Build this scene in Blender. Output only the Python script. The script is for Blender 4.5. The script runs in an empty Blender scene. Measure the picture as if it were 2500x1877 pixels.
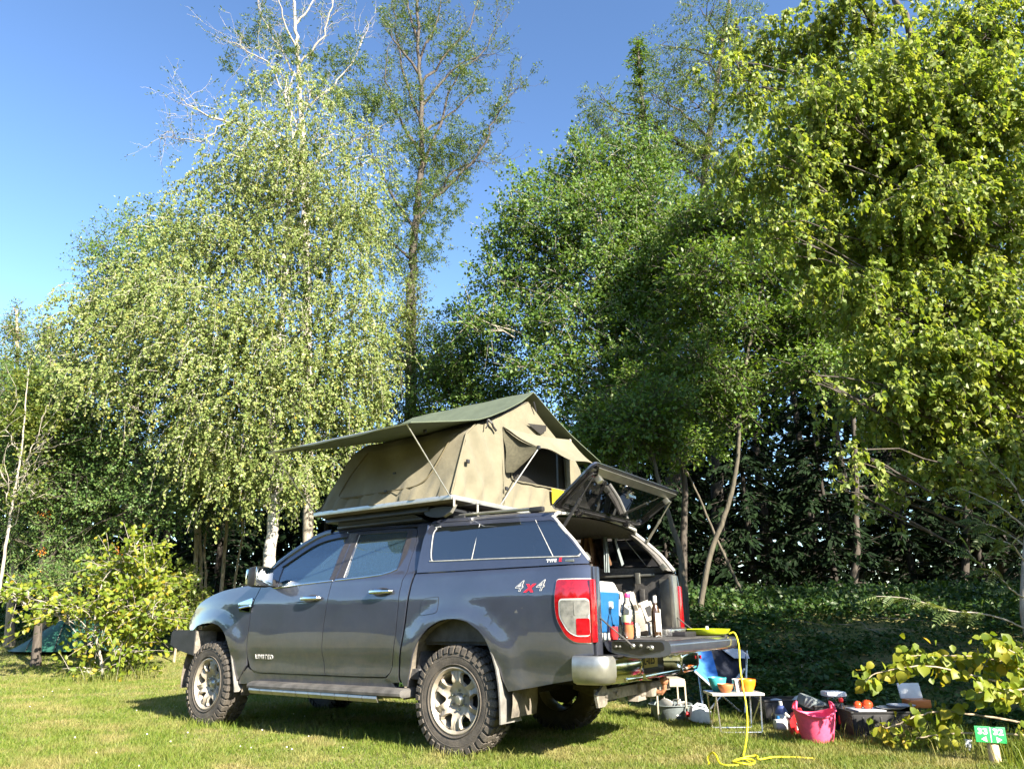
import bpy, bmesh, math, random
import numpy as np
from mathutils import Vector, Matrix, Quaternion
from mathutils.geometry import tessellate_polygon

random.seed(7)
rng = np.random.default_rng(7)
SC = bpy.context.scene
COL = SC.collection

# ---------------------------------------------------------------- camera
CAM = Vector((-3.7411, 5.5615, 0.9822))
YAW, PIT, ROL, FPX = -0.97406, 0.32141, -0.009678, 1720.82
fw = Vector((math.cos(PIT)*math.cos(YAW), math.cos(PIT)*math.sin(YAW), math.sin(PIT)))
rt = fw.cross(Vector((0, 0, 1))).normalized()
up = rt.cross(fw)
rt2 = math.cos(ROL)*rt + math.sin(ROL)*up
up2 = -math.sin(ROL)*rt + math.cos(ROL)*up
cd = bpy.data.cameras.new('camera')
cam = bpy.data.objects.new('camera', cd)
COL.objects.link(cam)
m3 = Matrix((rt2, up2, -fw)).transposed()
cam.matrix_world = Matrix.Translation(CAM) @ m3.to_4x4()
cd.sensor_width = 36.0
cd.lens = FPX/2500.0*36.0
cd.clip_start = 0.05
cd.clip_end = 2000.0
SC.camera = cam
HF = Vector((math.cos(YAW), math.sin(YAW), 0))          # horizontal heading
HR = Vector((math.sin(YAW), -math.cos(YAW), 0))         # horizontal right

def at(px, py, depth):
    """point of the place seen at a pixel of the 2500x1877 photograph, at a horizontal depth in metres"""
    d = fw + rt2*((px-1250.0)/FPX) - up2*((py-938.5)/FPX)
    return CAM + d*(depth/d.dot(HF))

# ---------------------------------------------------------------- sky, sun, exposure
LIGHT = Vector((1.65, -0.48, -1.0)).normalized()       # travel direction of the sunlight
SUN_EL = math.asin(-LIGHT.z)
SUN_AZ = math.atan2(-LIGHT.x, -LIGHT.y)                 # clockwise from +Y
world = bpy.data.worlds.new('World')
SC.world = world
world.use_nodes = True
wn = world.node_tree.nodes
wl = world.node_tree.links
wn.clear()
wo = wn.new('ShaderNodeOutputWorld')
wb = wn.new('ShaderNodeBackground')
sky = wn.new('ShaderNodeTexSky')
sky.sky_type = 'NISHITA'
sky.sun_disc = False
sky.sun_elevation = SUN_EL
sky.sun_rotation = SUN_AZ
sky.altitude = 100
sky.air_density = 1.0
sky.dust_density = 0.6
sky.ozone_density = 1.4
wb.inputs['Strength'].default_value = 0.057
sg = wn.new('ShaderNodeGamma')
sg.inputs[1].default_value = 1.32
wl.new(sky.outputs[0], sg.inputs[0])
st = wn.new('ShaderNodeMix')
st.data_type = 'RGBA'
st.blend_type = 'MULTIPLY'
st.inputs[0].default_value = 1.0
st.inputs[7].default_value = (0.98, 1.0, 0.99, 1)
wl.new(sg.outputs[0], st.inputs[6])
wl.new(st.outputs[2], wb.inputs[0])
wl.new(wb.outputs[0], wo.inputs[0])
sl = bpy.data.lights.new('sun', 'SUN')
sl.energy = 5.0
sl.angle = math.radians(0.53)
sl.color = (1.0, 0.9, 0.74)
sun = bpy.data.objects.new('sun', sl)
sun.rotation_euler = LIGHT.to_track_quat('-Z', 'Y').to_euler()
sun.location = (-20, 6, 14)
COL.objects.link(sun)
SC.view_settings.view_transform = 'Standard'
SC.view_settings.look = 'None'
SC.view_settings.exposure = 2.15
SC.view_settings.gamma = 1.0
SC.view_settings.use_curve_mapping = False
try:
    SC.cycles.max_bounces = 8
    SC.cycles.transparent_max_bounces = 16
    SC.cycles.caustics_reflective = False
    SC.cycles.caustics_refractive = False
    SC.cycles.sample_clamp_indirect = 4.0
except Exception:
    pass

# ---------------------------------------------------------------- materials
def inp(n, *names):
    for k in names:
        if k in n.inputs:
            return n.inputs[k]

def mat(name, color, rough=0.5, metal=0.0, coat=0.0, coat_rough=0.05, var=0.0, vscale=20.0, bump=0.0, bscale=80.0,
        spec=0.5, trans=0.0, color2=None, detail=4.0, ior=1.45, sheen=0.0, stretch=None):
    """one procedural principled material: base colour broken by noise, optional fine bump"""
    m = bpy.data.materials.new(name)
    m.use_nodes = True
    nt = m.node_tree
    b = nt.nodes['Principled BSDF']
    b.inputs['Base Color'].default_value = (*color, 1)
    b.inputs['Roughness'].default_value = rough
    b.inputs['Metallic'].default_value = metal
    b.inputs['Coat Weight'].default_value = coat
    b.inputs['Coat Roughness'].default_value = coat_rough
    b.inputs['Specular IOR Level'].default_value = spec
    b.inputs['Transmission Weight'].default_value = trans
    b.inputs['IOR'].default_value = ior
    b.inputs['Sheen Weight'].default_value = sheen
    tc = nt.nodes.new('ShaderNodeTexCoord')
    co = tc.outputs['Object']
    if stretch:
        mp = nt.nodes.new('ShaderNodeMapping')
        mp.inputs['Scale'].default_value = stretch
        nt.links.new(co, mp.inputs[0]); co = mp.outputs[0]
    if var > 0 or color2:
        nz = nt.nodes.new('ShaderNodeTexNoise')
        nz.inputs['Scale'].default_value = vscale
        nz.inputs['Detail'].default_value = detail
        nz.inputs['Roughness'].default_value = 0.6
        nt.links.new(co, nz.inputs['Vector'])
        cr = nt.nodes.new('ShaderNodeValToRGB')
        c2 = color2 or tuple(min(1, c*(1+var)) for c in color)
        c1 = color if color2 else tuple(c*(1-var) for c in color)
        cr.color_ramp.elements[0].position = 0.36
        cr.color_ramp.elements[1].position = 0.66
        cr.color_ramp.elements[0].color = (*c1, 1)
        cr.color_ramp.elements[1].color = (*c2, 1)
        nt.links.new(nz.outputs['Fac'], cr.inputs[0])
        nt.links.new(cr.outputs[0], b.inputs['Base Color'])
        rr = nt.nodes.new('ShaderNodeMapRange')
        rr.inputs['To Min'].default_value = max(0.02, rough-0.06)
        rr.inputs['To Max'].default_value = min(1, rough+0.08)
        nt.links.new(nz.outputs['Fac'], rr.inputs[0])
        nt.links.new(rr.outputs[0], b.inputs['Roughness'])
    if bump > 0:
        n2 = nt.nodes.new('ShaderNodeTexNoise')
        n2.inputs['Scale'].default_value = bscale
        n2.inputs['Detail'].default_value = 3
        nt.links.new(co, n2.inputs['Vector'])
        bp = nt.nodes.new('ShaderNodeBump')
        bp.inputs['Strength'].default_value = bump
        bp.inputs['Distance'].default_value = 0.01
        nt.links.new(n2.outputs['Fac'], bp.inputs['Height'])
        nt.links.new(bp.outputs[0], b.inputs['Normal'])
    return m

def glass_mat(name, tint, reflect=1.0, rough=0.0, ior=1.5, film=None):
    m = bpy.data.materials.new(name)
    m.use_nodes = True
    nt = m.node_tree
    nt.nodes.clear()
    o = nt.nodes.new('ShaderNodeOutputMaterial')
    t = nt.nodes.new('ShaderNodeBsdfTransparent')
    t.inputs[0].default_value = (*tint, 1)
    g = nt.nodes.new('ShaderNodeBsdfGlossy')
    g.inputs['Roughness'].default_value = rough
    g.inputs[0].default_value = (reflect, reflect, reflect, 1)
    f = nt.nodes.new('ShaderNodeFresnel')
    f.inputs[0].default_value = ior
    mx = nt.nodes.new('ShaderNodeMixShader')
    nt.links.new(f.outputs[0], mx.inputs[0])
    nt.links.new(t.outputs[0], mx.inputs[1])
    nt.links.new(g.outputs[0], mx.inputs[2])
    last = mx.outputs[0]
    if film:                                # dust film coloured blue to stand in for reflected sky and haze
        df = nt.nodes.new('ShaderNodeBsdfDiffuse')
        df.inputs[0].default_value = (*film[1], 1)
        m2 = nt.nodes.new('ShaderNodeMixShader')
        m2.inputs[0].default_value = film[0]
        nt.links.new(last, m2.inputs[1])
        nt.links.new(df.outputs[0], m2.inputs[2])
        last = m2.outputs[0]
    nt.links.new(last, o.inputs[0])
    return m

def leaf_mat(name, stops, trans=0.35, rough=0.45, spec=0.35, tcol=None):
    """leaf: colour differs from leaf to leaf (random per island), light passes through"""
    m = bpy.data.materials.new(name)
    m.use_nodes = True
    nt = m.node_tree
    b = nt.nodes['Principled BSDF']
    out = nt.nodes['Material Output']
    b.inputs['Roughness'].default_value = rough
    b.inputs['Specular IOR Level'].default_value = spec
    ge = nt.nodes.new('ShaderNodeNewGeometry')
    cr = nt.nodes.new('ShaderNodeValToRGB')
    els = cr.color_ramp.elements
    while len(els) < len(stops):
        els.new(0.5)
    for e, (p, c) in zip(els, stops):
        e.position = p
        e.color = (*c, 1)
    nt.links.new(ge.outputs['Random Per Island'], cr.inputs[0])
    nt.links.new(cr.outputs[0], b.inputs['Base Color'])
    tr = nt.nodes.new('ShaderNodeBsdfTranslucent')
    mul = nt.nodes.new('ShaderNodeMix')
    mul.data_type = 'RGBA'
    mul.blend_type = 'MULTIPLY'
    mul.inputs[0].default_value = 1.0
    nt.links.new(cr.outputs[0], mul.inputs[6])
    mul.inputs[7].default_value = (*(tcol or (1.25, 1.2, 0.5)), 1)
    nt.links.new(mul.outputs[2], tr.inputs[0])
    mx = nt.nodes.new('ShaderNodeMixShader')
    mx.inputs[0].default_value = trans
    nt.links.new(b.outputs[0], mx.inputs[1])
    nt.links.new(tr.outputs[0], mx.inputs[2])
    nt.links.new(mx.outputs[0], out.inputs[0])
    return m

# ---------------------------------------------------------------- object helpers
def link(o, parent=None):
    COL.objects.link(o)
    if parent is not None:
        o.parent = parent
    return o

def thing(name, label, cat, loc=(0, 0, 0), rot=(0, 0, 0), group=None):
    o = bpy.data.objects.new(name, None)
    o.empty_display_size = 0.1
    o.location = loc
    o.rotation_euler = rot
    return tag(link(o), label, cat, group)

def tag(o, label, cat, group=None):
    o['label'] = label
    o['category'] = cat
    if group:
        o['group'] = group
    return o

def copy_tree(o, parent=None):
    c = o.copy()
    COL.objects.link(c)
    if parent is not None:
        c.parent = parent
    for ch in list(o.children):
        copy_tree(ch, c)
    return c

def mesh_obj(name, verts, faces, material, parent=None, smooth=None):
    me = bpy.data.meshes.new(name)
    me.from_pydata([tuple(v) for v in verts], [], faces)
    me.validate()
    if material is not None:
        me.materials.append(material)
    if smooth is not None:
        me.polygons.foreach_set('use_smooth', [True]*len(me.polygons))
        me.set_sharp_from_angle(angle=math.radians(smooth))
    me.update()
    return link(bpy.data.objects.new(name, me), parent)

class MB:
    """collects simple shaped pieces into one mesh"""
    def __init__(self):
        self.v = []
        self.f = []
    def add(self, vs, fs):
        n = len(self.v)
        self.v += [tuple(p) for p in vs]
        self.f += [tuple(i+n for i in f) for f in fs]
        return self
    def box(self, c, s, rot=None, bev=0.0):
        bm = bmesh.new()
        bmesh.ops.create_cube(bm, size=1.0)
        for v in bm.verts:
            v.co = Vector((v.co.x*s[0], v.co.y*s[1], v.co.z*s[2]))
        if bev > 0:
            bmesh.ops.bevel(bm, geom=list(bm.edges), offset=bev, segments=2, profile=0.6, affect='EDGES')
        M = (rot.to_4x4() if isinstance(rot, Matrix) else (Matrix.Identity(4) if rot is None else
             Matrix.Rotation(rot[2], 4, 'Z') @ Matrix.Rotation(rot[1], 4, 'Y') @ Matrix.Rotation(rot[0], 4, 'X')))
        M = Matrix.Translation(c) @ M
        bm.verts.index_update()
        self.add([M @ v.co for v in bm.verts], [[v.index for v in f.verts] for f in bm.faces])
        bm.free()
        return self
    def tube(self, pts, r, n=8, cap=True):
        pts = [Vector(p) for p in pts]
        rs = r if isinstance(r, (list, tuple)) else [r]*len(pts)
        vs, fs = [], []
        prev = None
        for i, p in enumerate(pts):
            d = (pts[min(i+1, len(pts)-1)]-pts[max(i-1, 0)])
            d = d.normalized() if d.length > 1e-9 else Vector((0, 0, 1))
            if prev is None:
                a = d.orthogonal().normalized()
            else:
                a = prev - d*prev.dot(d)
                a = a.normalized() if a.length > 1e-6 else d.orthogonal().normalized()
            prev = a
            b = d.cross(a)
            for k in range(n):
                t = 2*math.pi*k/n
                vs.append(p + (a*math.cos(t)+b*math.sin(t))*rs[i])
        for i in range(len(pts)-1):
            for k in range(n):
                k2 = (k+1) % n
                fs.append((i*n+k, i*n+k2, (i+1)*n+k2, (i+1)*n+k))
        if cap:
            fs.append(tuple(range(n-1, -1, -1)))
            fs.append(tuple((len(pts)-1)*n+k for k in range(n)))
        return self.add(vs, fs)
    def lathe(self, prof, M=None, n=32, closed=False, arc=2*math.pi):
        """prof: (r, h) list turned about local Z, then moved by M"""
        M = M or Matrix.Identity(4)
        vs, fs = [], []
        full = abs(arc-2*math.pi) < 1e-6
        cols = n if full else n+1
        for k in range(cols):
            t = arc*k/n
            for r, h in prof:
                vs.append(M @ Vector((r*math.cos(t), r*math.sin(t), h)))
        L = len(prof)
        for k in range(n):
            k2 = (k+1) % cols
            for j in range(L-1 if not closed else L):
                j2 = (j+1) % L
                fs.append((k*L+j, k2*L+j, k2*L+j2, k*L+j2))
        return self.add(vs, fs)
    def prism(self, poly, a, b, axis='y'):
        """poly of 2D points extruded from a to b along axis"""
        def P(p, t):
            if axis == 'y':
                return (p[0], t, p[1])
            if axis == 'x':
                return (t, p[0], p[1])
            return (p[0], p[1], t)
        n = len(poly)
        vs = [P(p, a) for p in poly]+[P(p, b) for p in poly]
        fs = [tuple(range(n)), tuple(range(2*n-1, n-1, -1))]
        for i in range(n):
            j = (i+1) % n
            fs.append((i, i+n, j+n, j))
        return self.add(vs, fs)
    def grid(self, P):
        """P: 2D list of points -> quads"""
        r, c = len(P), len(P[0])
        vs = [p for row in P for p in row]
        fs = [(i*c+j, i*c+j+1, (i+1)*c+j+1, (i+1)*c+j) for i in range(r-1) for j in range(c-1)]
        return self.add(vs, fs)
    def build(self, name, material, parent=None, smooth=35, kind=None, fix=True):
        o = mesh_obj(name, self.v, self.f, material, parent, smooth)
        if fix:
            bm = bmesh.new()
            bm.from_mesh(o.data)
            bmesh.ops.recalc_face_normals(bm, faces=bm.faces)
            bm.to_mesh(o.data)
            bm.free()
            if smooth is not None:
                o.data.set_sharp_from_angle(angle=math.radians(smooth))
        if kind:
            o['kind'] = kind
        return o

def catmull(pts, n=6, closed=False):
    P = [np.array(p, float) for p in pts]
    out = []
    N = len(P)
    rngi = range(N if closed else N-1)
    for i in rngi:
        p0 = P[(i-1) % N] if closed or i > 0 else P[0]
        p1, p2 = P[i], P[(i+1) % N]
        p3 = P[(i+2) % N] if closed or i+2 < N else P[-1]
        for k in range(n):
            t = k/n
            out.append(0.5*((2*p1)+(-p0+p2)*t+(2*p0-5*p1+4*p2-p3)*t*t+(-p0+3*p1-3*p2+p3)*t**3))
    if not closed:
        out.append(P[-1])
    return [tuple(p) for p in out]

def round_poly(pts, r, n=4):
    """rounds the corners of a 2D polygon; r one radius or one per corner"""
    out = []
    N = len(pts)
    for i in range(N):
        p = Vector(pts[i]); a = Vector(pts[i-1]); b = Vector(pts[(i+1) % N])
        rr = r[i] if isinstance(r, (list, tuple)) else r
        da, db = (a-p), (b-p)
        k = min(rr, da.length*0.45, db.length*0.45)
        if k < 1e-5:
            out.append(tuple(p)); continue
        s, e = p+da.normalized()*k, p+db.normalized()*k
        for j in range(n+1):
            t = j/n
            q = s*(1-t)**2 + p*2*t*(1-t) + e*t*t
            out.append((q.x, q.y))
    return out

def text_mesh(name, body, size, M, material, parent, depth=0.002, align='CENTER', xs=1.0, shear=0.0, bold=0.0, space=1.0):
    cu = bpy.data.curves.new(name, 'FONT')
    cu.body = body
    cu.size = size
    cu.extrude = depth
    cu.align_x = align
    cu.align_y = 'CENTER'
    cu.shear = shear
    cu.space_character = space
    cu.offset = bold
    cu.resolution_u = 3
    t = bpy.data.objects.new(name, cu)
    COL.objects.link(t)
    dg = bpy.context.evaluated_depsgraph_get()
    me = bpy.data.meshes.new_from_object(t.evaluated_get(dg))
    bpy.data.objects.remove(t)
    me.transform(Matrix.Diagonal((xs, 1, 1, 1)))
    me.transform(M)
    me.materials.clear()
    me.materials.append(material)
    return link(bpy.data.objects.new(name, me), parent)

def sst(a, b, t):
    t = min(max((t-a)/(b-a), 0.0), 1.0)
    return t*t*(3-2*t)
# ================================================================= GROUND
def foot(s):
    return float(np.interp(s, [-9, -6, -2.7, 0.0, 1.0, 1.8, 2.5, 3.1, 4.5, 7], [13.6, 13.8, 12.3, 10.2, 9.3, 8.75, 8.0, 7.35, 6.7, 6.2]))
def gz(x, y):
    dx, dy = x-CAM.x, y-CAM.y
    D = dx*HF.x+dy*HF.y
    s = dx*HR.x+dy*HR.y
    t = D-foot(s)
    h = 0.0
    if t > 0:
        k = float(np.interp(s, [-9, -4, 0, 3], [0.13, 0.13, 0.19, 0.235]))
        h = k*(math.sqrt(t*t+0.6)-0.7746) if t < 6 else k*(math.sqrt(36.6)-0.7746)+0.04*(t-6)
    h += 0.016*math.sin(x*1.3+0.5)*math.sin(y*1.1)*min(1.0, max(0.0, abs(D-7)/6)) 
    return h
def gp(px, py, depth):
    """point on the ground in the photograph's direction px at a depth"""
    p = at(px, py, depth)
    return Vector((p.x, p.y, gz(p.x, p.y)))
SOIL = mat('lawn_soil', (0.10, 0.13, 0.025), rough=0.95, color2=(0.24, 0.20, 0.09), vscale=2.2, detail=8, bump=0.5, bscale=60)
n = 120
ax = np.concatenate([-np.geomspace(400, 26, 22)-0, np.linspace(-25, 27, n), np.geomspace(28, 400, 22)])
ay = np.concatenate([-np.geomspace(400, 31, 22)-0, np.linspace(-30, 14, n), np.geomspace(15, 400, 22)])
V = [(x, y, gz(x, y)) for y in ay for x in ax]
nx = len(ax)
F = [(j*nx+i, j*nx+i+1, (j+1)*nx+i+1, (j+1)*nx+i) for j in range(len(ay)-1) for i in range(nx-1)]
ground = mesh_obj('lawn', V, F, SOIL, None, 60)
ground['kind'] = 'structure'
# ================================================================= FOLIAGE TOOLS
def unit(a):
    return a/np.maximum(np.linalg.norm(a, axis=-1, keepdims=True), 1e-9)

def np_mesh(name, V, tri, material, parent=None, kind=None, quad=False, smooth=False):
    me = bpy.data.meshes.new(name)
    k = 4 if quad else 3
    V = np.ascontiguousarray(V.reshape(-1, 3), dtype=np.float32)
    tri = np.ascontiguousarray(tri.reshape(-1, k), dtype=np.int32)
    me.vertices.add(len(V))
    me.vertices.foreach_set('co', V.ravel())
    me.loops.add(tri.size)
    me.loops.foreach_set('vertex_index', tri.ravel())
    me.polygons.add(len(tri))
    me.polygons.foreach_set('loop_start', np.arange(0, tri.size, k, dtype=np.int32))
    if smooth:
        me.polygons.foreach_set('use_smooth', np.ones(len(tri), dtype=bool))
    me.materials.append(material)
    me.update(calc_edges=True)
    o = bpy.data.objects.new(name, me)
    if kind:
        o['kind'] = kind
    return link(o, parent)

def leaves(name, P, A, N, L, W, material, parent=None, kind='stuff', shape='leaf'):
    """one folded blade per point: P stem end, A axis, N face normal, L length, W width"""
    A = unit(A)
    N = unit(N - A*np.sum(A*N, -1, keepdims=True))
    B = np.cross(N, A)
    L = L[:, None]; W = W[:, None]
    n = len(P)
    if shape == 'leaf':
        v1 = P+A*L*0.42+B*W*0.5+N*W*0.14
        v2 = P+A*L-N*L*0.06
        v3 = P+A*L*0.42-B*W*0.5+N*W*0.14
        V = np.stack([P, v1, v2, v3], 1)
        T = np.arange(n)[:, None, None]*4+np.array([[0, 1, 2], [0, 2, 3]])[None]
    else:                                   # round: six corners
        c = P+A*L*0.45
        vs = [P]
        for t, w in ((0.28, 0.46), (0.62, 0.42)):
            vs.append(P+A*L*t+B*W*w+N*W*0.13)
        vs.append(P+A*L-N*L*0.08)
        for t, w in ((0.62, 0.42), (0.28, 0.46)):
            vs.append(P+A*L*t-B*W*w+N*W*0.13)
        V = np.stack(vs, 1)
        T = np.arange(n)[:, None, None]*6+np.array([[0, 1, 2], [0, 2, 3], [0, 3, 4], [0, 4, 5]])[None]
    return np_mesh(name, V, T, material, parent, kind)

def twig_tubes(P, R, sides=3):
    """P (K, M, 3) polylines, R (K, M) radii -> vertices and quads of thin tubes"""
    K, M, _ = P.shape
    d = np.gradient(P, axis=1)
    d = unit(d)
    ref = np.where(np.abs(d[..., 2:3]) > 0.9, np.array([1.0, 0, 0]), np.array([0, 0, 1.0]))
    a = unit(np.cross(d, ref)); b = np.cross(d, a)
    ang = np.arange(sides)*2*np.pi/sides
    V = P[:, :, None, :]+(a[:, :, None, :]*np.cos(ang)[None, None, :, None]+b[:, :, None, :]*np.sin(ang)[None, None, :, None])*R[:, :, None, None]
    idx = np.arange(K*M*sides).reshape(K, M, sides)
    q = np.stack([idx[:, :-1], np.roll(idx, -1, 2)[:, :-1], np.roll(idx, -1, 2)[:, 1:], idx[:, 1:]], -1)
    return V.reshape(-1, 3), q.reshape(-1, 4)

class Wood:
    """trunk, limbs and twigs of one tree in one mesh"""
    def __init__(self):
        self.V = []; self.Q = []; self.n = 0
    def add(self, P, R, sides=6):
        P = np.asarray(P, float)
        if P.ndim == 2:
            P = P[None]
        R = np.asarray(R, float)
        if R.ndim == 1:
            R = R[None]
        v, q = twig_tubes(P, R, sides)
        self.V.append(v); self.Q.append(q+self.n); self.n += len(v)
    def build(self, name, m, parent):
        return np_mesh(name, np.concatenate(self.V), np.concatenate(self.Q), m, parent, None, True, True)

def bez(a, b, c, d, n):
    t = np.linspace(0, 1, n)[:, None]
    return a*(1-t)**3+3*b*t*(1-t)**2+3*c*t*t*(1-t)+d*t**3

def wob(P, amp, seed=0):
    """slight natural wander along a polyline"""
    P = np.array(P, float)
    n = len(P)
    g = rng.normal(0, amp, (n, 3)); g[0] = 0; g[-1] *= 0.3
    g[:, 2] *= 0.3
    return P+g

def in_ball(n, shell=0.55):
    v = unit(rng.normal(size=(n, 3)))
    r = (shell**3+(1-shell**3)*rng.random(n))**(1/3) if shell < 1 else np.ones(n)
    return v*r[:, None]

def nv(v):
    return np.array([v.x, v.y, v.z])

SUNV = np.array([-LIGHT.x, -LIGHT.y, -LIGHT.z])     # leaves turn towards the light
FWD = np.array([HF.x, HF.y, 0.0]); RGT = np.array([HR.x, HR.y, 0.0]); UPV = np.array([0, 0, 1.0])

def bark_mat(name, c1, c2, scale=(1, 1, 0.25), vs=22, rough=0.85, marks=None):
    m = mat(name, c1, rough=rough, color2=c2, vscale=vs, bump=0.5, bscale=50, stretch=scale)
    return m

def clump_spec(c, depth):
    """(px, py, rx, ry[, density[, depth offset]]) in photograph pixels at the tree's depth -> centre and radii in metres"""
    px, py, rx, ry = c[:4]
    den = c[4] if len(c) > 4 else 1.0
    off = c[5] if len(c) > 5 else rng.uniform(-0.5, 0.5)
    d = depth+off
    s = d/FPX
    return nv(at(px, py, d)), np.array([rx*s, ry*s, (rx+ry)*0.5*s*1.15]), den

def orient(q, rad):
    """ball point -> world offset for radii (right, up, forward)"""
    return RGT*(q[:, :1]*rad[0])+UPV*(q[:, 1:2]*rad[1])+FWD*(q[:, 2:3]*rad[2])

def tree(name, label, depth, trunk_px, r0, clumps, leaf, bark, count, size=(0.06, 0.045), style='spread', group=None, cat='tree',
         twigs=0.5, strand=(0.5, 1.4), shape='leaf', limb_r=0.35, shell=0.5, aspect=None, base_depth=None, up_bias=0.5, trunk_sides=10, spacing=0.042, lean_in=0.0, limbs=True, crown='crown', rtop=0.25):
    tp = [nv(gp(trunk_px[0][0], trunk_px[0][1], base_depth or depth))-np.array([0, 0, 0.15])]
    tp += [nv(at(p[0], p[1], depth+(p[2] if len(p) > 2 else 0))) for p in trunk_px[1:]]
    root = thing(name, label, cat, tuple(tp[0]+np.array([0, 0, 0.15])), group=group)
    org = tp[0]+np.array([0, 0, 0.15])
    T = np.array(catmull(tp, 6)) - org
    rr = r0*(1-(1-rtop)*np.linspace(0, 1, len(T))**0.85)
    rr[:2] *= (1.35, 1.12)
    w = Wood()
    Tw = wob(T, r0*0.12)
    w.add(Tw, rr, trunk_sides)
    Ps, As, Ns = [], [], []
    specs = [clump_spec(c, depth) for c in clumps]
    vol = np.array([s[1].prod()**0.67*s[2] for s in specs])
    cnt = (vol/vol.sum()*count).astype(int)
    for (cen, rad, den), k in zip(specs, cnt):
        c = cen-org
        # limb from the trunk to the clump
        if limbs:
            hz = np.linalg.norm((T-c)[:, :2], axis=1)
            want = c[2]-hz*(0.55 if style != 'conifer' else -0.1)
            i = int(np.argmin(np.abs(T[:, 2]-want)+0.15*hz))
            a = Tw[i]; dvec = c-a
            ln = np.linalg.norm(dvec)
            if ln > 0.25:
                br = bez(a, a+dvec*0.3+UPV*ln*0.18, c-dvec*0.25+UPV*ln*(0.16 if style == 'weep' else 0.02), c+UPV*rad[1]*(0.35 if style == 'weep' else 0), 9)
                rb = max(0.008, min(rr[i]*0.6, r0*limb_r))
                w.add(wob(br, ln*0.015), np.linspace(rb, 0.008, 9), 6)
            # sub-branches inside the clump
            ns = max(4, int(7*den))
            e = c+orient(in_ball(ns, 0.6), rad*0.85)
            s0 = c+(a-c)*rng.uniform(0.0, 0.35, (ns, 1))
            t = np.linspace(0, 1, 6)[None, :, None]
            sub = s0[:, None]*(1-t)+e[:, None]*t+UPV*(np.sin(t*np.pi)*0.12*np.mean(rad))
            sub += rng.normal(0, 0.02*np.mean(rad), sub.shape)
            w.add(sub, np.linspace(0.012, 0.003, 6)[None].repeat(ns, 0)*(1+depth/30), 4)
        if style in ('weep', 'spread', 'tuft'):
            if style == 'weep':
                m = 22
                K = max(1, int(k/m))
                q = rng.normal(0, 0.52, (K, 3))          # loose cloud: neighbouring clumps run into each other
                q *= np.minimum(1, 1.25/np.maximum(1e-6, np.linalg.norm(q, axis=1)))[:, None]
                q[:, 1] += 0.25
                s = c+orient(q, rad)
                ln = rng.uniform(strand[0], strand[1], K)[:, None]
                drop = rng.uniform(0.35, 1.05, K)[:, None, None]
                out = orient(q, rad); out[:, 2] = 0
                out = unit(out+rng.normal(0, 0.3, out.shape)*np.array([1, 1, 0]))
                t = np.linspace(0, 1, 8)[None, :, None]
                S = s[:, None]+out[:, None]*(ln[:, :, None]*(0.75-0.5*drop)*(1-(1-t)**2))+UPV*(ln[:, :, None]*(0.10*t-drop*t**1.5))
                S += np.cumsum(rng.normal(0, 0.012, S.shape), 1)
                sel = rng.random(K) < twigs
                if sel.any():
                    w.add(S[sel][:, [0, 2, 4, 7]], np.linspace(0.0035, 0.0016, 4)[None].repeat(sel.sum(), 0)*(1+depth/22), 3)
                u = rng.random((K, m))*0.98+0.02
                f = u*7; i0 = np.minimum(f.astype(int), 6); fr = (f-i0)[..., None]
                kk = np.arange(K)[:, None]
                P = S[kk, i0]*(1-fr)+S[kk, i0+1]*fr
                tn = unit(S[kk, i0+1]-S[kk, i0])
                side = unit(rng.normal(size=P.shape)*np.array([1, 1, 0.25]))
                A = tn*0.45+side*0.75+np.array([0, 0, -0.55])
                Nn = side*rng.choice([-0.2, 0.8], size=(K, m, 1))+rng.normal(0, 0.5, P.shape)+UPV*up_bias*0.6+SUNV*0.7
                P = P+side*0.012
            else:
                m = 14 if style == 'spread' else 22
                K = max(1, int(k/m))
                q = in_ball(K, shell)
                s = c+orient(q, rad)
                out = unit(orient(q, rad))
                d = unit(out*0.8+rng.normal(0, 0.45, out.shape)+UPV*(0.35 if style == 'spread' else 0.1))
                ln = rng.uniform(strand[0], strand[1], K)[:, None]
                t = np.linspace(0, 1, 5)[None, :, None]
                S = s[:, None]+d[:, None]*(t-0.35)*ln[:, None]-UPV*(t*t*ln[:, None]*0.15)
                sel = rng.random(K) < twigs
                if sel.any():
                    w.add(S[sel], np.linspace(0.004, 0.0018, 5)[None].repeat(sel.sum(), 0)*(1+depth/22), 3)
                u = rng.random((K, m))**0.8
                f = u*4; i0 = np.minimum(f.astype(int), 3); fr = (f-i0)[..., None]
                kk = np.arange(K)[:, None]
                P = S[kk, i0]*(1-fr)+S[kk, i0+1]*fr
                side = unit(rng.normal(size=P.shape))
                A = d[:, None]*0.5+side*0.9-UPV*0.15
                P = P+side*(size[0]*0.5)
                Nn = UPV*up_bias*0.7+out[:, None]*0.4+rng.normal(0, 0.5, P.shape)+SUNV*0.6
            Ps.append(P.reshape(-1, 3)); As.append(A.reshape(-1, 3)); Ns.append(Nn.reshape(-1, 3))
    w.build('trunk', bark, root).location = (0, 0, 0)
    P = np.concatenate(Ps); A = np.concatenate(As); N = np.concatenate(Ns)
    n = len(P)
    sc = rng.uniform(0.65, 1.2, n)
    leaves(crown, P, A, N, size[0]*sc, size[1]*sc*rng.uniform(0.8, 1.1, n), leaf, root, 'stuff', shape)
    return root

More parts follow.
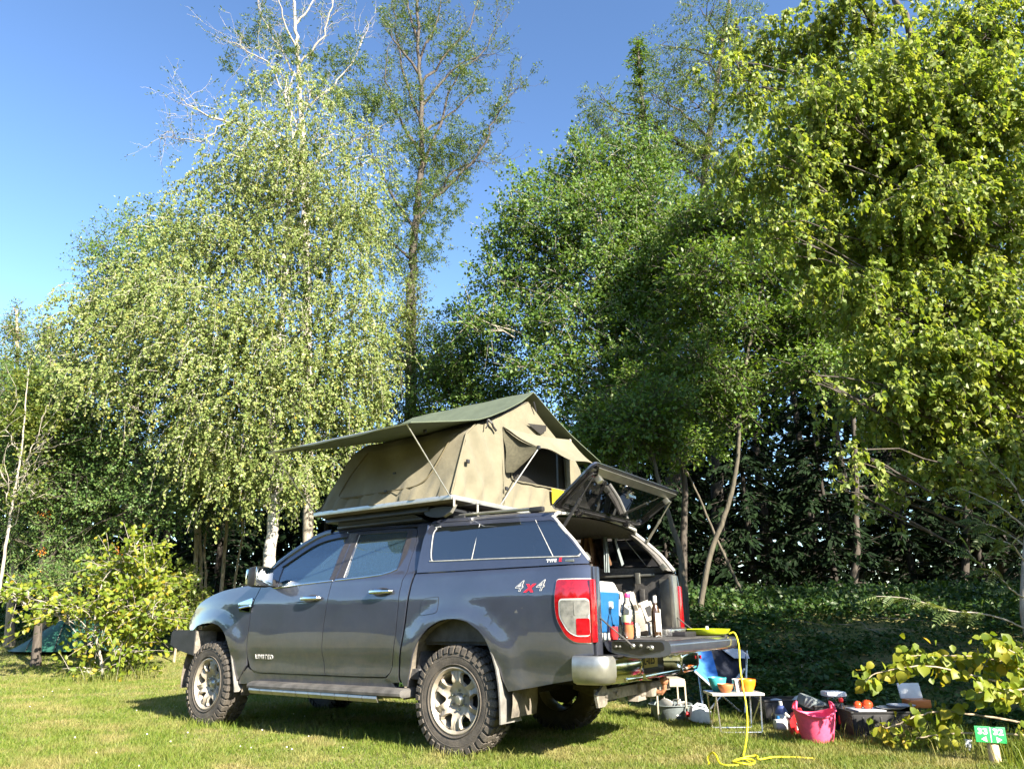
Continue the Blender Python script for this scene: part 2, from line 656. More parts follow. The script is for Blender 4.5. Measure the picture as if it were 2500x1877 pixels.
def conifer(name, label, px, py_top, depth, width, leaf, bark, count=6000, group=None, droop=0.35, bare=0.08, spray=0.34, ragged=0.0):
    """spruce: straight stem, whorls of drooping boughs carrying flat sprays"""
    base = nv(gp(px, 1500, depth))
    top = nv(at(px, py_top, depth))
    H = top[2]-base[2]
    root = thing(name, label, 'tree', tuple(base), group=group)
    w = Wood()
    T = np.array([[0, 0, -0.15], [0, 0, H*0.3], [0, 0, H*0.65], [0, 0, H]])
    w.add(wob(T, 0.03), H*np.array([0.016, 0.012, 0.007, 0.002]), 8)
    nb = int(60+H*9)
    z = H*(bare+(1-bare)*rng.random(nb)**0.9)
    ang = rng.uniform(0, 2*np.pi, nb)
    ln = width*(1-z/H)**0.8*rng.uniform(0.65, 1.1, nb)+0.15
    ln = ln*(1+ragged*(rng.random(nb)-0.5)*2)
    t = np.linspace(0, 1, 6)[None, :, None]
    dirv = np.stack([np.cos(ang), np.sin(ang), np.zeros(nb)], -1)
    S = np.stack([np.zeros(nb), np.zeros(nb), z], -1)[:, None]+dirv[:, None]*(ln[:, None, None]*t)+UPV*(ln[:, None, None]*(0.12*t-droop*t*t))
    w.add(S, np.linspace(0.02, 0.005, 6)[None].repeat(nb, 0), 4)
    m = max(4, count//nb)
    u = rng.random((nb, m))**0.7
    f = u*5; i0 = np.minimum(f.astype(int), 4); fr = (f-i0)[..., None]
    kk = np.arange(nb)[:, None]
    P = S[kk, i0]*(1-fr)+S[kk, i0+1]*fr
    tn = unit(S[kk, i0+1]-S[kk, i0])
    sd = np.cross(tn, UPV)*rng.choice([-1, 1], size=(nb, m, 1))
    A = tn*0.8+sd*rng.uniform(0.2, 1.0, (nb, m, 1))+rng.normal(0, 0.15, P.shape)-UPV*0.25
    N = UPV*0.5+SUNV*0.55+rng.normal(0, 0.5, P.shape)
    P = P+rng.normal(0, 0.05, P.shape)
    n = nb*m
    sc = rng.uniform(0.6, 1.25, n)*(0.6+0.5*np.repeat(1-z/H, m))
    leaves('crown', P.reshape(-1, 3), A.reshape(-1, 3), N.reshape(-1, 3), spray*sc, spray*0.38*sc, leaf, root, 'stuff')
    w.build('trunk', bark, root)
    return root
# ================================================================= PICKUP TRUCK
PAINT = mat('slate_paint', (0.052, 0.060, 0.090), rough=0.38, metal=0.5, coat=1.0, coat_rough=0.015, var=0.10, vscale=3.0, spec=0.5)
PAINT.node_tree.nodes['Principled BSDF'].inputs['Coat IOR'].default_value = 1.8
PLASTIC = mat('black_plastic', (0.018, 0.018, 0.02), rough=0.5, var=0.3, vscale=9, bump=0.15, bscale=300)
def add_dust(m, z0, z1, amount, col):
    """road dust caught on the lower bodywork, broken up by noise"""
    nt = m.node_tree
    b = nt.nodes['Principled BSDF']
    tc = nt.nodes.new('ShaderNodeTexCoord')
    sp_ = nt.nodes.new('ShaderNodeSeparateXYZ')
    nt.links.new(tc.outputs['Object'], sp_.inputs[0])
    mr = nt.nodes.new('ShaderNodeMapRange')
    mr.inputs['From Min'].default_value = z1
    mr.inputs['From Max'].default_value = z0
    nt.links.new(sp_.outputs['Z'], mr.inputs[0])
    nz = nt.nodes.new('ShaderNodeTexNoise')
    nz.inputs['Scale'].default_value = 9
    nz.inputs['Detail'].default_value = 8
    nz.inputs['Roughness'].default_value = 0.7
    nt.links.new(tc.outputs['Object'], nz.inputs['Vector'])
    r = nt.nodes.new('ShaderNodeMapRange')
    r.inputs['From Min'].default_value = 0.35
    r.inputs['From Max'].default_value = 0.75
    nt.links.new(nz.outputs['Fac'], r.inputs[0])
    a1 = nt.nodes.new('ShaderNodeMath'); a1.operation = 'MULTIPLY_ADD'
    nt.links.new(mr.outputs[0], a1.inputs[0]); a1.inputs[1].default_value = amount; a1.inputs[2].default_value = 0.05
    mu = nt.nodes.new('ShaderNodeMath'); mu.operation = 'MULTIPLY'
    nt.links.new(a1.outputs[0], mu.inputs[0]); nt.links.new(r.outputs[0], mu.inputs[1])
    mx = nt.nodes.new('ShaderNodeMix'); mx.data_type = 'RGBA'
    nt.links.new(mu.outputs[0], mx.inputs[0])
    src = b.inputs['Base Color'].links[0].from_socket
    nt.links.new(src, mx.inputs[6])
    mx.inputs[7].default_value = (*col, 1)
    nt.links.new(mx.outputs[2], b.inputs['Base Color'])
    iv = nt.nodes.new('ShaderNodeMath'); iv.operation = 'SUBTRACT'; iv.inputs[0].default_value = 1.0
    nt.links.new(mu.outputs[0], iv.inputs[1])
    nt.links.new(iv.outputs[0], b.inputs['Coat Weight'])
add_dust(PAINT, 0.40, 1.05, 0.55, (0.17, 0.155, 0.125))
DUSTY = mat('dusty_plastic', (0.07, 0.067, 0.063), rough=0.75, var=0.35, vscale=7, bump=0.2, bscale=160)
DUST_STEEL = mat('dusty_steel', (0.26, 0.235, 0.20), rough=0.6, metal=0.35, var=0.35, vscale=14, bump=0.25, bscale=90)
LINER = mat('muddy_liner', (0.20, 0.175, 0.14), rough=0.9, color2=(0.06, 0.055, 0.05), vscale=7, bump=0.4, bscale=40)
DARK = mat('dark_underbody', (0.02, 0.019, 0.017), rough=0.8, var=0.5, vscale=6)
BLACKGLOSS = mat('black_gloss', (0.012, 0.012, 0.014), rough=0.12, coat=0.5)
PILLAR = mat('black_pillar_film', (0.035, 0.033, 0.036), rough=0.4, var=0.2, vscale=40)
CHROME = mat('chrome', (0.62, 0.63, 0.62), rough=0.09, metal=1.0, var=0.05, vscale=8)
SATIN = mat('satin_silver', (0.33, 0.33, 0.30), rough=0.32, metal=0.8, var=0.12, vscale=12)
ALLOY = mat('dusty_alloy', (0.40, 0.365, 0.30), rough=0.5, metal=0.3, color2=(0.28, 0.24, 0.19), vscale=9)
RUBBER = mat('tyre_rubber', (0.055, 0.049, 0.043), rough=0.86, color2=(0.10, 0.086, 0.07), vscale=11, bump=0.3, bscale=120)
REDLENS = mat('red_lens', (0.27, 0.004, 0.008), rough=0.16, coat=1.0, var=0.25, vscale=30)
CLEARLENS = mat('clear_lens', (0.45, 0.44, 0.41), rough=0.2, metal=0.55, coat=1.0, color2=(0.22, 0.22, 0.21), vscale=16)
LENSRIM = mat('lens_rim', (0.5, 0.49, 0.47), rough=0.25, coat=0.6)
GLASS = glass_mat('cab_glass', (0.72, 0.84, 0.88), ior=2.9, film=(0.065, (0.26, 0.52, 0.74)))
PRIVACY = glass_mat('privacy_glass', (0.05, 0.055, 0.07), ior=2.5, film=(0.015, (0.4, 0.5, 0.6)))
FABRIC_D = mat('dark_seat_fabric', (0.075, 0.075, 0.08), rough=0.95, var=0.3, vscale=30, bump=0.2)
CARPET = mat('grey_lining', (0.115, 0.11, 0.105), rough=0.98, var=0.25, vscale=60, bump=0.3, bscale=220)
BEDLINER = mat('bed_liner', (0.05, 0.048, 0.047), rough=0.6, var=0.35, vscale=12, bump=0.2, bscale=60)
WHITE = mat('white_print', (0.8, 0.8, 0.78), rough=0.45)
REDP = mat('red_print', (0.65, 0.02, 0.04), rough=0.4)
BLACKP = mat('black_print', (0.02, 0.02, 0.02), rough=0.5)
PLATE = mat('plate_yellow', (0.62, 0.52, 0.16), rough=0.45, var=0.1, vscale=20)
SEAL = mat('grey_seal', (0.34, 0.34, 0.33), rough=0.5, var=0.15, vscale=30)
MIRROR = mat('mirror_glass', (0.85, 0.87, 0.87), rough=0.02, metal=1.0)
RUST = mat('rusty_ball', (0.33, 0.15, 0.08), rough=0.7, var=0.3, vscale=60)

def S_low(x, z):
    y = 0.865 + 0.06*sst(0.35, 0.85, z) - 0.030*sst(1.12, 1.36, z) - 0.012*math.exp(-((z-0.63)/0.07)**2)
    for xc in (0.0, 3.22):
        y += 0.026*sst(0.74, 0.55, math.hypot(x-xc, z-0.42))
    return y

def S_taper(x):
    t = 0.0
    if x > 2.9:
        t += 0.115*((x-2.9)/1.0)**2
    if x < -1.0:
        t += 0.06*((-1.0-x)/0.22)**2
    return t

def S_cab(x, z):
    lo = S_low(x, z)
    hi = 0.885 - 0.42*(z-1.34) - 0.12*max(0.0, z-1.6)
    k = sst(1.30, 1.40, z)
    return lo*(1-k) + hi*k - S_taper(x)

def S_can(x, z):
    return 0.895 - 0.27*(z-1.35) - 0.25*max(0.0, z-1.70) - S_taper(x)

def panel(name, outline, surf, material, parent, side=1, holes=(), off=0.0, rim=0.014, grid=0.07, flat=False):
    """a sheet of bodywork: (x, z) outline with holes, lying on the curved side surface, edges turned in"""
    loops = [outline]+list(holes)
    flatpts = [Vector((p[0], p[1], 0)) for l in loops for p in l]
    tris = tessellate_polygon([[Vector((p[0], p[1], 0)) for p in l] for l in loops])
    bm = bmesh.new()
    bv = [bm.verts.new(p) for p in flatpts]
    for t in tris:
        try:
            bm.faces.new([bv[i] for i in t])
        except ValueError:
            pass
    xs = [p.x for p in flatpts]; zs = [p.y for p in flatpts]
    for ax, lo, hi in ((0, min(xs), max(xs)), (1, min(zs), max(zs))):
        k = math.floor(lo/grid)+1
        while k*grid < hi:
            co = Vector((0, 0, 0)); co[ax] = k*grid
            no = Vector((0, 0, 0)); no[ax] = 1
            bmesh.ops.bisect_plane(bm, geom=bm.verts[:]+bm.edges[:]+bm.faces[:], dist=1e-5, plane_co=co, plane_no=no)
            k += 1
    bmesh.ops.dissolve_degenerate(bm, dist=1e-5, edges=bm.edges[:])
    bm.verts.index_update()
    vs, ns, fs = [], [], []
    e = 0.004
    for v in bm.verts:
        x, z = v.co.x, v.co.y
        y = surf(x, z)+off
        n = Vector((-(surf(x+e, z)-surf(x-e, z))/(2*e), 1, -(surf(x, z+e)-surf(x, z-e))/(2*e))).normalized()
        vs.append((x, y*side, z)); ns.append((n.x, n.y*side, n.z))
    for f in bm.faces:
        idx = [v.index for v in f.verts]
        a, b, c = [Vector(vs[i]) for i in idx[:3]]
        if (b-a).cross(c-a).y*side < 0:
            idx.reverse()
        fs.append(idx)
    if rim > 0:
        for ed in bm.edges:
            if len(ed.link_faces) == 1:
                a, b = ed.verts
                cen = ed.link_faces[0].calc_center_median()
                d = (b.co-a.co); pn = Vector((d.y, -d.x, 0))
                if pn.length < 1e-9:
                    continue
                pn.normalize()
                if pn.dot(cen-a.co) > 0:
                    pn = -pn
                base = len(vs)
                for q in (a, b):
                    p = vs[q.index]
                    vs.append(p); ns.append((pn.x, 0, pn.y))
                    vs.append((p[0], p[1]-rim*side, p[2])); ns.append((pn.x, 0, pn.y))
                quad = [base, base+1, base+3, base+2]
                p0, p1, p2 = [Vector(vs[i]) for i in quad[:3]]
                if (p1-p0).cross(p2-p0).dot(Vector((pn.x, 0, pn.y))) < 0:
                    quad.reverse()
                fs.append(quad)
    bm.free()
    me = bpy.data.meshes.new(name)
    me.from_pydata(vs, [], fs)
    me.materials.append(material)
    me.polygons.foreach_set('use_smooth', [True]*len(me.polygons))
    me.update()
    me.normals_split_custom_set_from_vertices(ns)
    return link(bpy.data.objects.new(name, me), parent)

truck = thing('pickup_truck', 'dark slate double cab pickup with canopy, open rear hatch and lowered tailgate', 'pickup truck', (0, 0, 0))

B_SEAM = [(1.451, 1.803), (1.432, 1.591), (1.441, 1.368), (1.477, 1.315), (1.49, 1.12), (1.515, 0.946), (1.524, 0.717), (1.500, 0.526)]
FD = [(2.500, 1.312), (2.455, 1.42), (2.408, 1.505), (2.274, 1.596), (2.186, 1.652), (2.098, 1.704), (1.959, 1.770), (1.853, 1.798), (1.674, 1.808), (1.60, 1.808)] + \
     [(p[0]+0.004, p[1]) for p in B_SEAM] + [(2.0, 0.522), (2.434, 0.52)] + round_poly([(2.434, 0.52), (2.555, 0.54), (2.601, 0.654)], 0.12)[6:9] + \
     [(2.601, 0.654), (2.600, 0.825), (2.588, 1.044), (2.552, 1.203)]
RD_SEAM = [(0.640, 1.774), (0.617, 1.745), (0.585, 1.65), (0.573, 1.55), (0.573, 1.459), (0.566, 1.363), (0.592, 1.307), (0.604, 1.21), (0.606, 1.09), (0.622, 0.863), (0.655, 0.70), (0.676, 0.62), (0.705, 0.566), (0.756, 0.534)]
RD = [(p[0]-0.004, p[1]) for p in B_SEAM[::-1]] + [(1.199, 1.80), (0.95, 1.793), (0.755, 1.786), (0.68, 1.782)] + RD_SEAM + [(1.1, 0.527)]
FWG = [(2.291, 1.496), (2.176, 1.567), (2.052, 1.642), (1.98, 1.68), (1.911, 1.707), (1.83, 1.728), (1.749, 1.742), (1.64, 1.752), (1.529, 1.756), (1.524, 1.55), (1.522, 1.348), (1.841, 1.330), (2.24, 1.308), (2.28, 1.40)]
RWG = [(1.354, 1.765), (1.10, 1.762), (0.745, 1.749), (0.729, 1.742), (0.711, 1.666), (0.694, 1.50), (0.694, 1.418), (0.704, 1.408), (0.861, 1.377), (1.065, 1.363), (1.329, 1.362), (1.336, 1.55)]
CABREAR = [(0.505, 1.806), (0.475, 1.642), (0.444, 1.387), (0.456, 1.365), (0.469, 1.361), (0.493, 1.265), (0.513, 1.076), (0.547, 0.811), (0.588, 0.615), (0.588, 0.537), (0.575, 0.50)]
CABP = CABREAR + [(0.66, 0.49), (0.745, 0.524)] + [(p[0]-0.008, p[1]) for p in RD_SEAM[::-1][1:]] + [(0.62, 1.800)]
SILL = [(0.60, 0.425), (2.72, 0.41), (2.70, 0.46), (2.60, 0.56), (2.572, 0.545), (2.43, 0.512), (2.0, 0.515), (1.1, 0.519), (0.75, 0.524), (0.665, 0.486)]
ARCH_F = [(2.745, 0.43), (2.775, 0.479), (2.807, 0.556), (2.838, 0.655), (2.867, 0.744), (2.895, 0.803), (2.933, 0.856), (2.99, 0.91), (3.07, 0.951), (3.165, 0.972), (3.266, 0.977), (3.40, 0.968), (3.511, 0.948), (3.56, 0.92)]
HOODL = [(2.56, 1.345), (2.80, 1.335), (3.009, 1.315), (3.16, 1.296), (3.305, 1.265), (3.44, 1.228), (3.554, 1.183), (3.62, 1.135), (3.675, 1.08), (3.73, 1.02), (3.764, 0.94)]
FEND = ARCH_F + [(3.60, 0.905), (3.70, 0.905)] + [(p[0]-0.004, p[1]-0.006) for p in HOODL[::-1]] + [(2.515, 1.330), (2.510, 1.312), (2.562, 1.203), (2.598, 1.044), (2.610, 0.825), (2.611, 0.654), (2.612, 0.58), (2.70, 0.47)]
ARCH_R = [(-0.515, 0.476), (-0.469, 0.555), (-0.44, 0.63), (-0.412, 0.701), (-0.378, 0.775), (-0.335, 0.843), (-0.270, 0.906), (-0.163, 0.966), (-0.095, 0.984), (-0.029, 0.992), (0.04, 0.991), (0.109, 0.979), (0.175, 0.957), (0.240, 0.924), (0.292, 0.884), (0.340, 0.835), (0.378, 0.782), (0.411, 0.722), (0.438, 0.663), (0.461, 0.595), (0.476, 0.535), (0.489, 0.47)]
BED = [(0.446, 1.361), (-0.336, 1.358), (-1.195, 1.360), (-1.212, 1.345), (-1.216, 1.25), (-1.216, 0.74), (-1.208, 0.735), (-1.097, 0.735), (-1.090, 0.70), (-1.067, 0.572), (-0.90, 0.545), (-0.732, 0.513)] + ARCH_R + \
      [(0.53, 0.472), (0.566, 0.537), (0.566, 0.615), (0.525, 0.811), (0.491, 1.076), (0.471, 1.265)]
LAMP = round_poly([(-0.968, 1.258), (-1.214, 1.256), (-1.214, 0.821), (-1.105, 0.824), (-1.040, 0.866), (-0.962, 0.984), (-0.953, 1.124)], [0.02, 0.004, 0.004, 0.03, 0.05, 0.06, 0.05])
LAMPC = round_poly([(-0.990, 1.122), (-1.213, 1.122), (-1.213, 0.862), (-1.112, 0.862), (-1.052, 0.900), (-0.990, 0.998)], 0.03)
LAMPR = round_poly([(-1.122, 0.985), (-1.2125, 0.985), (-1.2125, 0.873), (-1.122, 0.873)], 0.012)
LAMPD = round_poly([(-1.108, 1.105), (-1.2122, 1.105), (-1.2122, 1.005), (-1.108, 1.005)], 0.012)
CANS = [(0.433, 1.366), (0.440, 1.487), (0.437, 1.646), (0.420, 1.755), (0.395, 1.785), (0.30, 1.790), (-0.074, 1.780), (-0.519, 1.766), (-0.835, 1.752), (-0.862, 1.745),
        (-0.940, 1.672), (-1.010, 1.604), (-1.075, 1.540), (-1.130, 1.472), (-1.166, 1.425), (-1.196, 1.388), (-1.199, 1.368), (-0.336, 1.366)]
CANW = [(0.275, 1.752), (0.312, 1.735), (0.330, 1.690), (0.318, 1.56), (0.300, 1.487), (0.283, 1.464), (0.254, 1.456), (-0.48, 1.441), (-1.075, 1.424), (-1.12, 1.427), (-1.135, 1.442), (-1.125, 1.465), (-1.05, 1.548), (-0.95, 1.652), (-0.895, 1.704), (-0.86, 1.716), (-0.40, 1.734)]

def ins(poly, d):
    """grows (d>0) a polygon outward by d"""
    n = len(poly)
    A = sum(poly[i][0]*poly[(i+1) % n][1]-poly[(i+1) % n][0]*poly[i][1] for i in range(n))
    s = 1 if A > 0 else -1
    out = []
    for i in range(n):
        a, p, b = Vector(poly[i-1]), Vector(poly[i]), Vector(poly[(i+1) % n])
        e1, e2 = (p-a).normalized(), (b-p).normalized()
        n1, n2 = Vector((e1.y, -e1.x))*s, Vector((e2.y, -e2.x))*s
        m = n1+n2
        m = m.normalized()*(1/max(0.5, math.sqrt(max(0.05, (1+n1.dot(n2))/2)))) if m.length > 1e-6 else n1
        q = p+m*d
        out.append((q.x, q.y))
    return out

for sd in (1, -1):
    fd = panel('front_door', FD, S_cab, PAINT, truck, sd, [FWG])
    panel('window', FWG, S_cab, GLASS, fd, sd, off=-0.009, rim=0)
    rd = panel('rear_door', RD, S_cab, PAINT, truck, sd, [RWG])
    panel('window', RWG, S_cab, GLASS, rd, sd, off=-0.009, rim=0)
    panel('cab_pillar', CABP, S_cab, PAINT, truck, sd)
    panel('sill', SILL, S_cab, PAINT, truck, sd, off=-0.006)
    fe = panel('front_fender', FEND, S_cab, PAINT, truck, sd)
    bs = panel('bed_side', BED, S_cab, PAINT, truck, sd)
    cs = panel('canopy_side', CANS, S_can, PAINT, truck, sd, [CANW])
    # canopy window: dark glass flush in a pale rubber edge
    panel('canopy_window', ins(CANW, -0.004), S_can, PRIVACY, cs, sd, off=-0.002, rim=0)
    panel('canopy_lining', ins(CANS, -0.012), S_can, CARPET, truck, sd, [ins(CANW, -0.005)], off=-0.034, rim=0)
    mb = MB()
    wl_ = [Vector((p[0], (S_can(*p)+0.002)*sd, p[1])) for p in catmull(ins(CANW, 0.002), 4, True)]
    mb.tube(wl_[:40]+[wl_[40]], 0.005, 5)
    mb.build('window_seal', SEAL, cs)
    for (xa, za, xb, zb) in ((-0.153, 1.742, -0.138, 1.450), (-0.711, 1.728, -0.918, 1.428)):
        MB().tube([(xa, (S_can(xa, za)+0.001)*sd, za), (xb, (S_can(xb, zb)+0.001)*sd, zb)], 0.0035, 5).build('window_divider', SEAL, cs)
    # black pillar films between the door windows
    panel('pillar_film', [(1.518, 1.775), (1.462, 1.780), (1.442, 1.591), (1.452, 1.352), (1.514, 1.347)], S_cab, PILLAR, fd, sd, off=0.0015, rim=0)
    panel('pillar_film', [(1.430, 1.780), (1.362, 1.775), (1.338, 1.366), (1.431, 1.358), (1.421, 1.591)], S_cab, PILLAR, rd, sd, off=0.0015, rim=0)
    panel('pillar_film', [(0.722, 1.765), (0.672, 1.758), (0.640, 1.65), (0.632, 1.55), (0.662, 1.455), (0.688, 1.412), (0.688, 1.50), (0.704, 1.666)], S_cab, PILLAR, rd, sd, off=0.0015, rim=0)
    # window edges: dark top rubber and bright belt line
    def strip(pts, r, name, m, par, off=0.003):
        MB().tube([(x, (S_cab(x, z)+off)*sd, z) for x, z in pts], r, 6).build(name, m, par)
    strip([(2.30, 1.502)]+[(p[0], p[1]+0.004) for p in FWG[1:9]], 0.006, 'window_rubber', PLASTIC, fd)
    strip([(p[0], p[1]+0.004) for p in RWG[:3]], 0.006, 'window_rubber', PLASTIC, rd)
    strip([(2.30, 1.298), (2.212, 1.303), (1.841, 1.323), (1.462, 1.340)], 0.008, 'belt_trim', CHROME, fd)
    strip([(1.430, 1.341), (1.065, 1.356), (0.861, 1.369), (0.76, 1.388), (0.690, 1.412)], 0.008, 'belt_trim', CHROME, rd)
    strip([(1.358, 1.768), (1.330, 1.362)], 0.004, 'window_guide', SEAL, rd)
    # handles
    for par, xa, xb, z in ((fd, 1.826, 1.583, 1.187), (rd, 0.934, 0.683, 1.223)):
        xm = (xa+xb)/2
        ell = [(xm+0.105*math.cos(t), z-0.006+0.040*math.sin(t)) for t in np.linspace(0, 2*math.pi, 20)[:-1]]
        panel('handle_recess', ell, S_cab, PILLAR, par, sd, off=0.0012, rim=0)
        hm = MB()
        pts = [(xm+dx, (S_cab(xm+dx, z)+o)*sd, z) for dx, o in ((-0.125, 0.006), (-0.11, 0.028), (-0.05, 0.040), (0.05, 0.040), (0.11, 0.028), (0.125, 0.006))]
        hm.tube(pts, [0.014, 0.019, 0.02, 0.02, 0.019, 0.014], 10)
        hm.build('handle', CHROME, par)
    # fuel flap on the left only
    if sd == 1:
        fl = round_poly([(0.338, 1.150), (0.156, 1.163), (0.160, 1.040), (0.352, 1.018)], [0.05, 0.02, 0.03, 0.03])
        panel('flap_gap', ins(fl, 0.004), S_cab, BLACKP, bs, sd, off=0.0008, rim=0)
        panel('fuel_flap', fl, S_cab, PAINT, bs, sd, off=0.003, rim=0.002)
    # fender vent
    vt = round_poly([(2.806, 1.165), (2.580, 1.214), (2.580, 1.055), (2.756, 1.070)], 0.02)
    vo = panel('fender_vent', vt, S_cab, CHROME, truck, sd, [ins(vt, -0.026)], off=0.010, rim=0.012)
    panel('vent_grille', ins(vt, -0.024), S_cab, PLASTIC, vo, sd, off=0.003, rim=0)
    MB().tube([(2.765, (S_cab(2.765, 1.118)+0.012)*sd, 1.118), (2.60, (S_cab(2.60, 1.136)+0.012)*sd, 1.136)], 0.010, 6).build('vent_bar', CHROME, vo)
    # tail lamp
    lp = panel('tail_light', LAMP, S_cab, REDLENS, truck, sd, off=0.010, rim=0.012)
    panel('lamp_edge', ins(LAMP, 0.006), S_cab, LENSRIM, lp, sd, off=0.004, rim=0.006)
    panel('clear_lens', LAMPC, S_cab, LENSRIM, lp, sd, off=0.0115, rim=0)
    panel('reflector', ins(LAMPC, -0.010), S_cab, CLEARLENS, lp, sd, off=0.013, rim=0)
    panel('lower_red_lens', LAMPR, S_cab, REDLENS, lp, sd, off=0.0155, rim=0.002)
    panel('reverse_lens', LAMPD, S_cab, CLEARLENS, lp, sd, off=0.0150, rim=0.002)
    yr = S_cab(-1.214, 1.0)
    MB().box((-1.222, (yr-0.030)*sd, 1.039), (0.014, 0.078, 0.432), bev=0.004).build('inner_lens', REDLENS, lp)
    # rear post beside the opening
    MB().box((-1.196, 0.758*sd, 1.03), (0.045, 0.10, 0.64), bev=0.008).build('rear_post', SATIN if sd < 0 else PAINT, truck)

for sd in (1, -1):     # inner shell behind the door gaps
    panel('inner_shell', [(2.64, 1.29), (2.64, 0.60), (2.58, 0.47), (0.62, 0.455), (0.56, 0.60), (0.50, 1.0), (0.46, 1.29)], S_cab, BLACKP, truck, sd, off=-0.030, rim=0)

# lettering on the left flank
def flank(x, z, surf=S_cab, off=0.003):
    e = 0.03
    dz = (surf(x, z+e)-surf(x, z-e))/(2*e)
    dx = (surf(x+e, z)-surf(x-e, z))/(2*e)
    n = Vector((-dx, 1, -dz)).normalized()
    ex = (Vector((-1, -dx, 0))).normalized()
    ey = n.cross(ex).normalized()
    M = Matrix((ex, ey, n)).transposed().to_4x4()
    return Matrix.Translation((x, surf(x, z)+off, z)) @ M
text_mesh('badge', 'LIMITED', 0.058, flank(2.352, 0.660), LENSRIM, truck, 0.003, xs=1.08, bold=0.0008, space=1.22)
dc = text_mesh('decal', '4', 0.112, flank(-0.625, 1.218), LENSRIM, truck, 0.0005, xs=1.25, shear=0.3, bold=0.0025)
text_mesh('decal_fill', '4', 0.112, flank(-0.625, 1.218, off=0.0042), PAINT, dc, 0.0003, xs=1.25, shear=0.3, bold=-0.0022)
text_mesh('decal', 'x', 0.125, flank(-0.722, 1.215, off=0.0042), REDP, truck, 0.0005, xs=1.2, shear=0.3, bold=0.003)
dc = text_mesh('decal', '4', 0.112, flank(-0.815, 1.218), LENSRIM, truck, 0.0005, xs=1.25, shear=0.3, bold=0.0025)
text_mesh('decal_fill', '4', 0.112, flank(-0.815, 1.218, off=0.0042), PAINT, dc, 0.0003, xs=1.25, shear=0.3, bold=-0.0022)
text_mesh('decal', 'TYPE', 0.032, flank(-0.907, 1.399, S_can), WHITE, truck, 0.0005, xs=1.25, bold=0.001)
text_mesh('decal', 'E', 0.042, flank(-0.985, 1.402, S_can), REDP, truck, 0.0005, xs=1.2, bold=0.001)
MB().box((-1.062, S_can(-1.062, 1.393)+0.002, 1.393), (0.075, 0.004, 0.018), bev=0.001).build('logo_badge', SATIN, truck)

# ---- roof, windscreen, bonnet
def prof(pts, x):
    pts = sorted(pts)
    xs = [p[0] for p in pts]; zs = [p[1] for p in pts]
    return float(np.interp(x, xs, zs))
DT = [(2.408, 1.505), (2.274, 1.596), (2.186, 1.652), (2.098, 1.704), (1.959, 1.770), (1.853, 1.798), (1.674, 1.808), (1.451, 1.806), (1.199, 1.803), (0.755, 1.789), (0.44, 1.79)]
def across(x, z0, h, surf, crown, n=14, edge=0.035):
    """cross-section of a roof: rises from the side at z0 by h with a rounded edge, then crowns"""
    y0 = surf(x, z0)
    pts = [(y0, z0), (y0-0.012, z0+h*0.55), (y0-edge, z0+h*0.92), (y0-edge*2.2, z0+h+crown*0.15)]
    yi = y0-edge*2.2
    for k in range(1, n):
        y = yi*(1-2*k/n)
        pts.append((y, z0+h+crown*(1-(y/yi)**2)*0.85+crown*0.15))
    return pts + [(-a, b) for a, b in pts[3::-1]]
rows = []
for x in np.concatenate([np.linspace(0.445, 1.55, 10), np.linspace(1.62, 1.86, 5)]):
    rows.append([(x, y, z) for y, z in across(x, prof(DT, x)+0.006, 0.034, S_cab, 0.035)])
MB().grid(rows).build('cab_roof', PAINT, truck, 60)
for sd in (1, -1):
    pl = MB()
    pts = [(x, (S_cab(x, z)-0.022)*sd, z+0.022) for x, z in DT[:6]]
    pl.tube([(2.56, (S_cab(2.5, 1.36)-0.05)*sd, 1.385)]+pts+[(1.80, (S_cab(1.80, 1.803)-0.03)*sd, 1.826)], 0.034, 10)
    pl.build('windscreen_pillar', PAINT, truck)
rows = []
for t in np.linspace(0, 1, 8):
    x = 2.62*(1-t)+1.855*t; z = 1.355*(1-t)+1.838*t+0.03*math.sin(t*math.pi)
    yw = (S_cab(x-0.05, min(z, 1.8))-0.05)
    rows.append([(x+0.16*(1-(y/yw)**2)*(1-0.6*t), y, z) for y in np.linspace(yw, -yw, 12)])
MB().grid(rows).build('windscreen', GLASS, truck, 60)
rows = []
for x, z in catmull(HOODL, 3):
    ye = S_cab(x, min(z, 1.33))-0.012
    k = sst(3.45, 3.764, x)
    row = []
    for u in np.linspace(1, -1, 25):
        a = abs(u)
        row.append((x+0.10*(1-u*u)*k, ye*u, z-0.01+0.052*(1-a**3.2)*(1-0.5*k)+0.012*math.exp(-((a-0.72)/0.06)**2)))
    rows.append(row)
MB().grid(rows).build('bonnet', PAINT, truck, 50)
# nose: grille and headlights
ns = MB()
ns.box((3.80, 0, 1.02), (0.10, 1.05, 0.24), bev=0.02)
gr = ns.build('grille', PLASTIC, truck)
for k in range(3):
    MB().box((3.855, 0, 0.95+0.07*k), (0.02, 1.0, 0.022), bev=0.006).build('grille_bar', CHROME, gr)
for sd in (1, -1):
    hl = MB().box((3.735, 0.655*sd, 1.02), (0.12, 0.27, 0.15), bev=0.03).build('headlight', CLEARLENS, truck)
    MB().lathe([(0, 0.01), (0.05, 0.0), (0.055, -0.03)], Matrix.Translation((3.80, 0.66*sd, 1.02)) @ Matrix.Rotation(math.pi/2, 4, 'Y'), 18).build('headlight_lens', LENSRIM, hl)
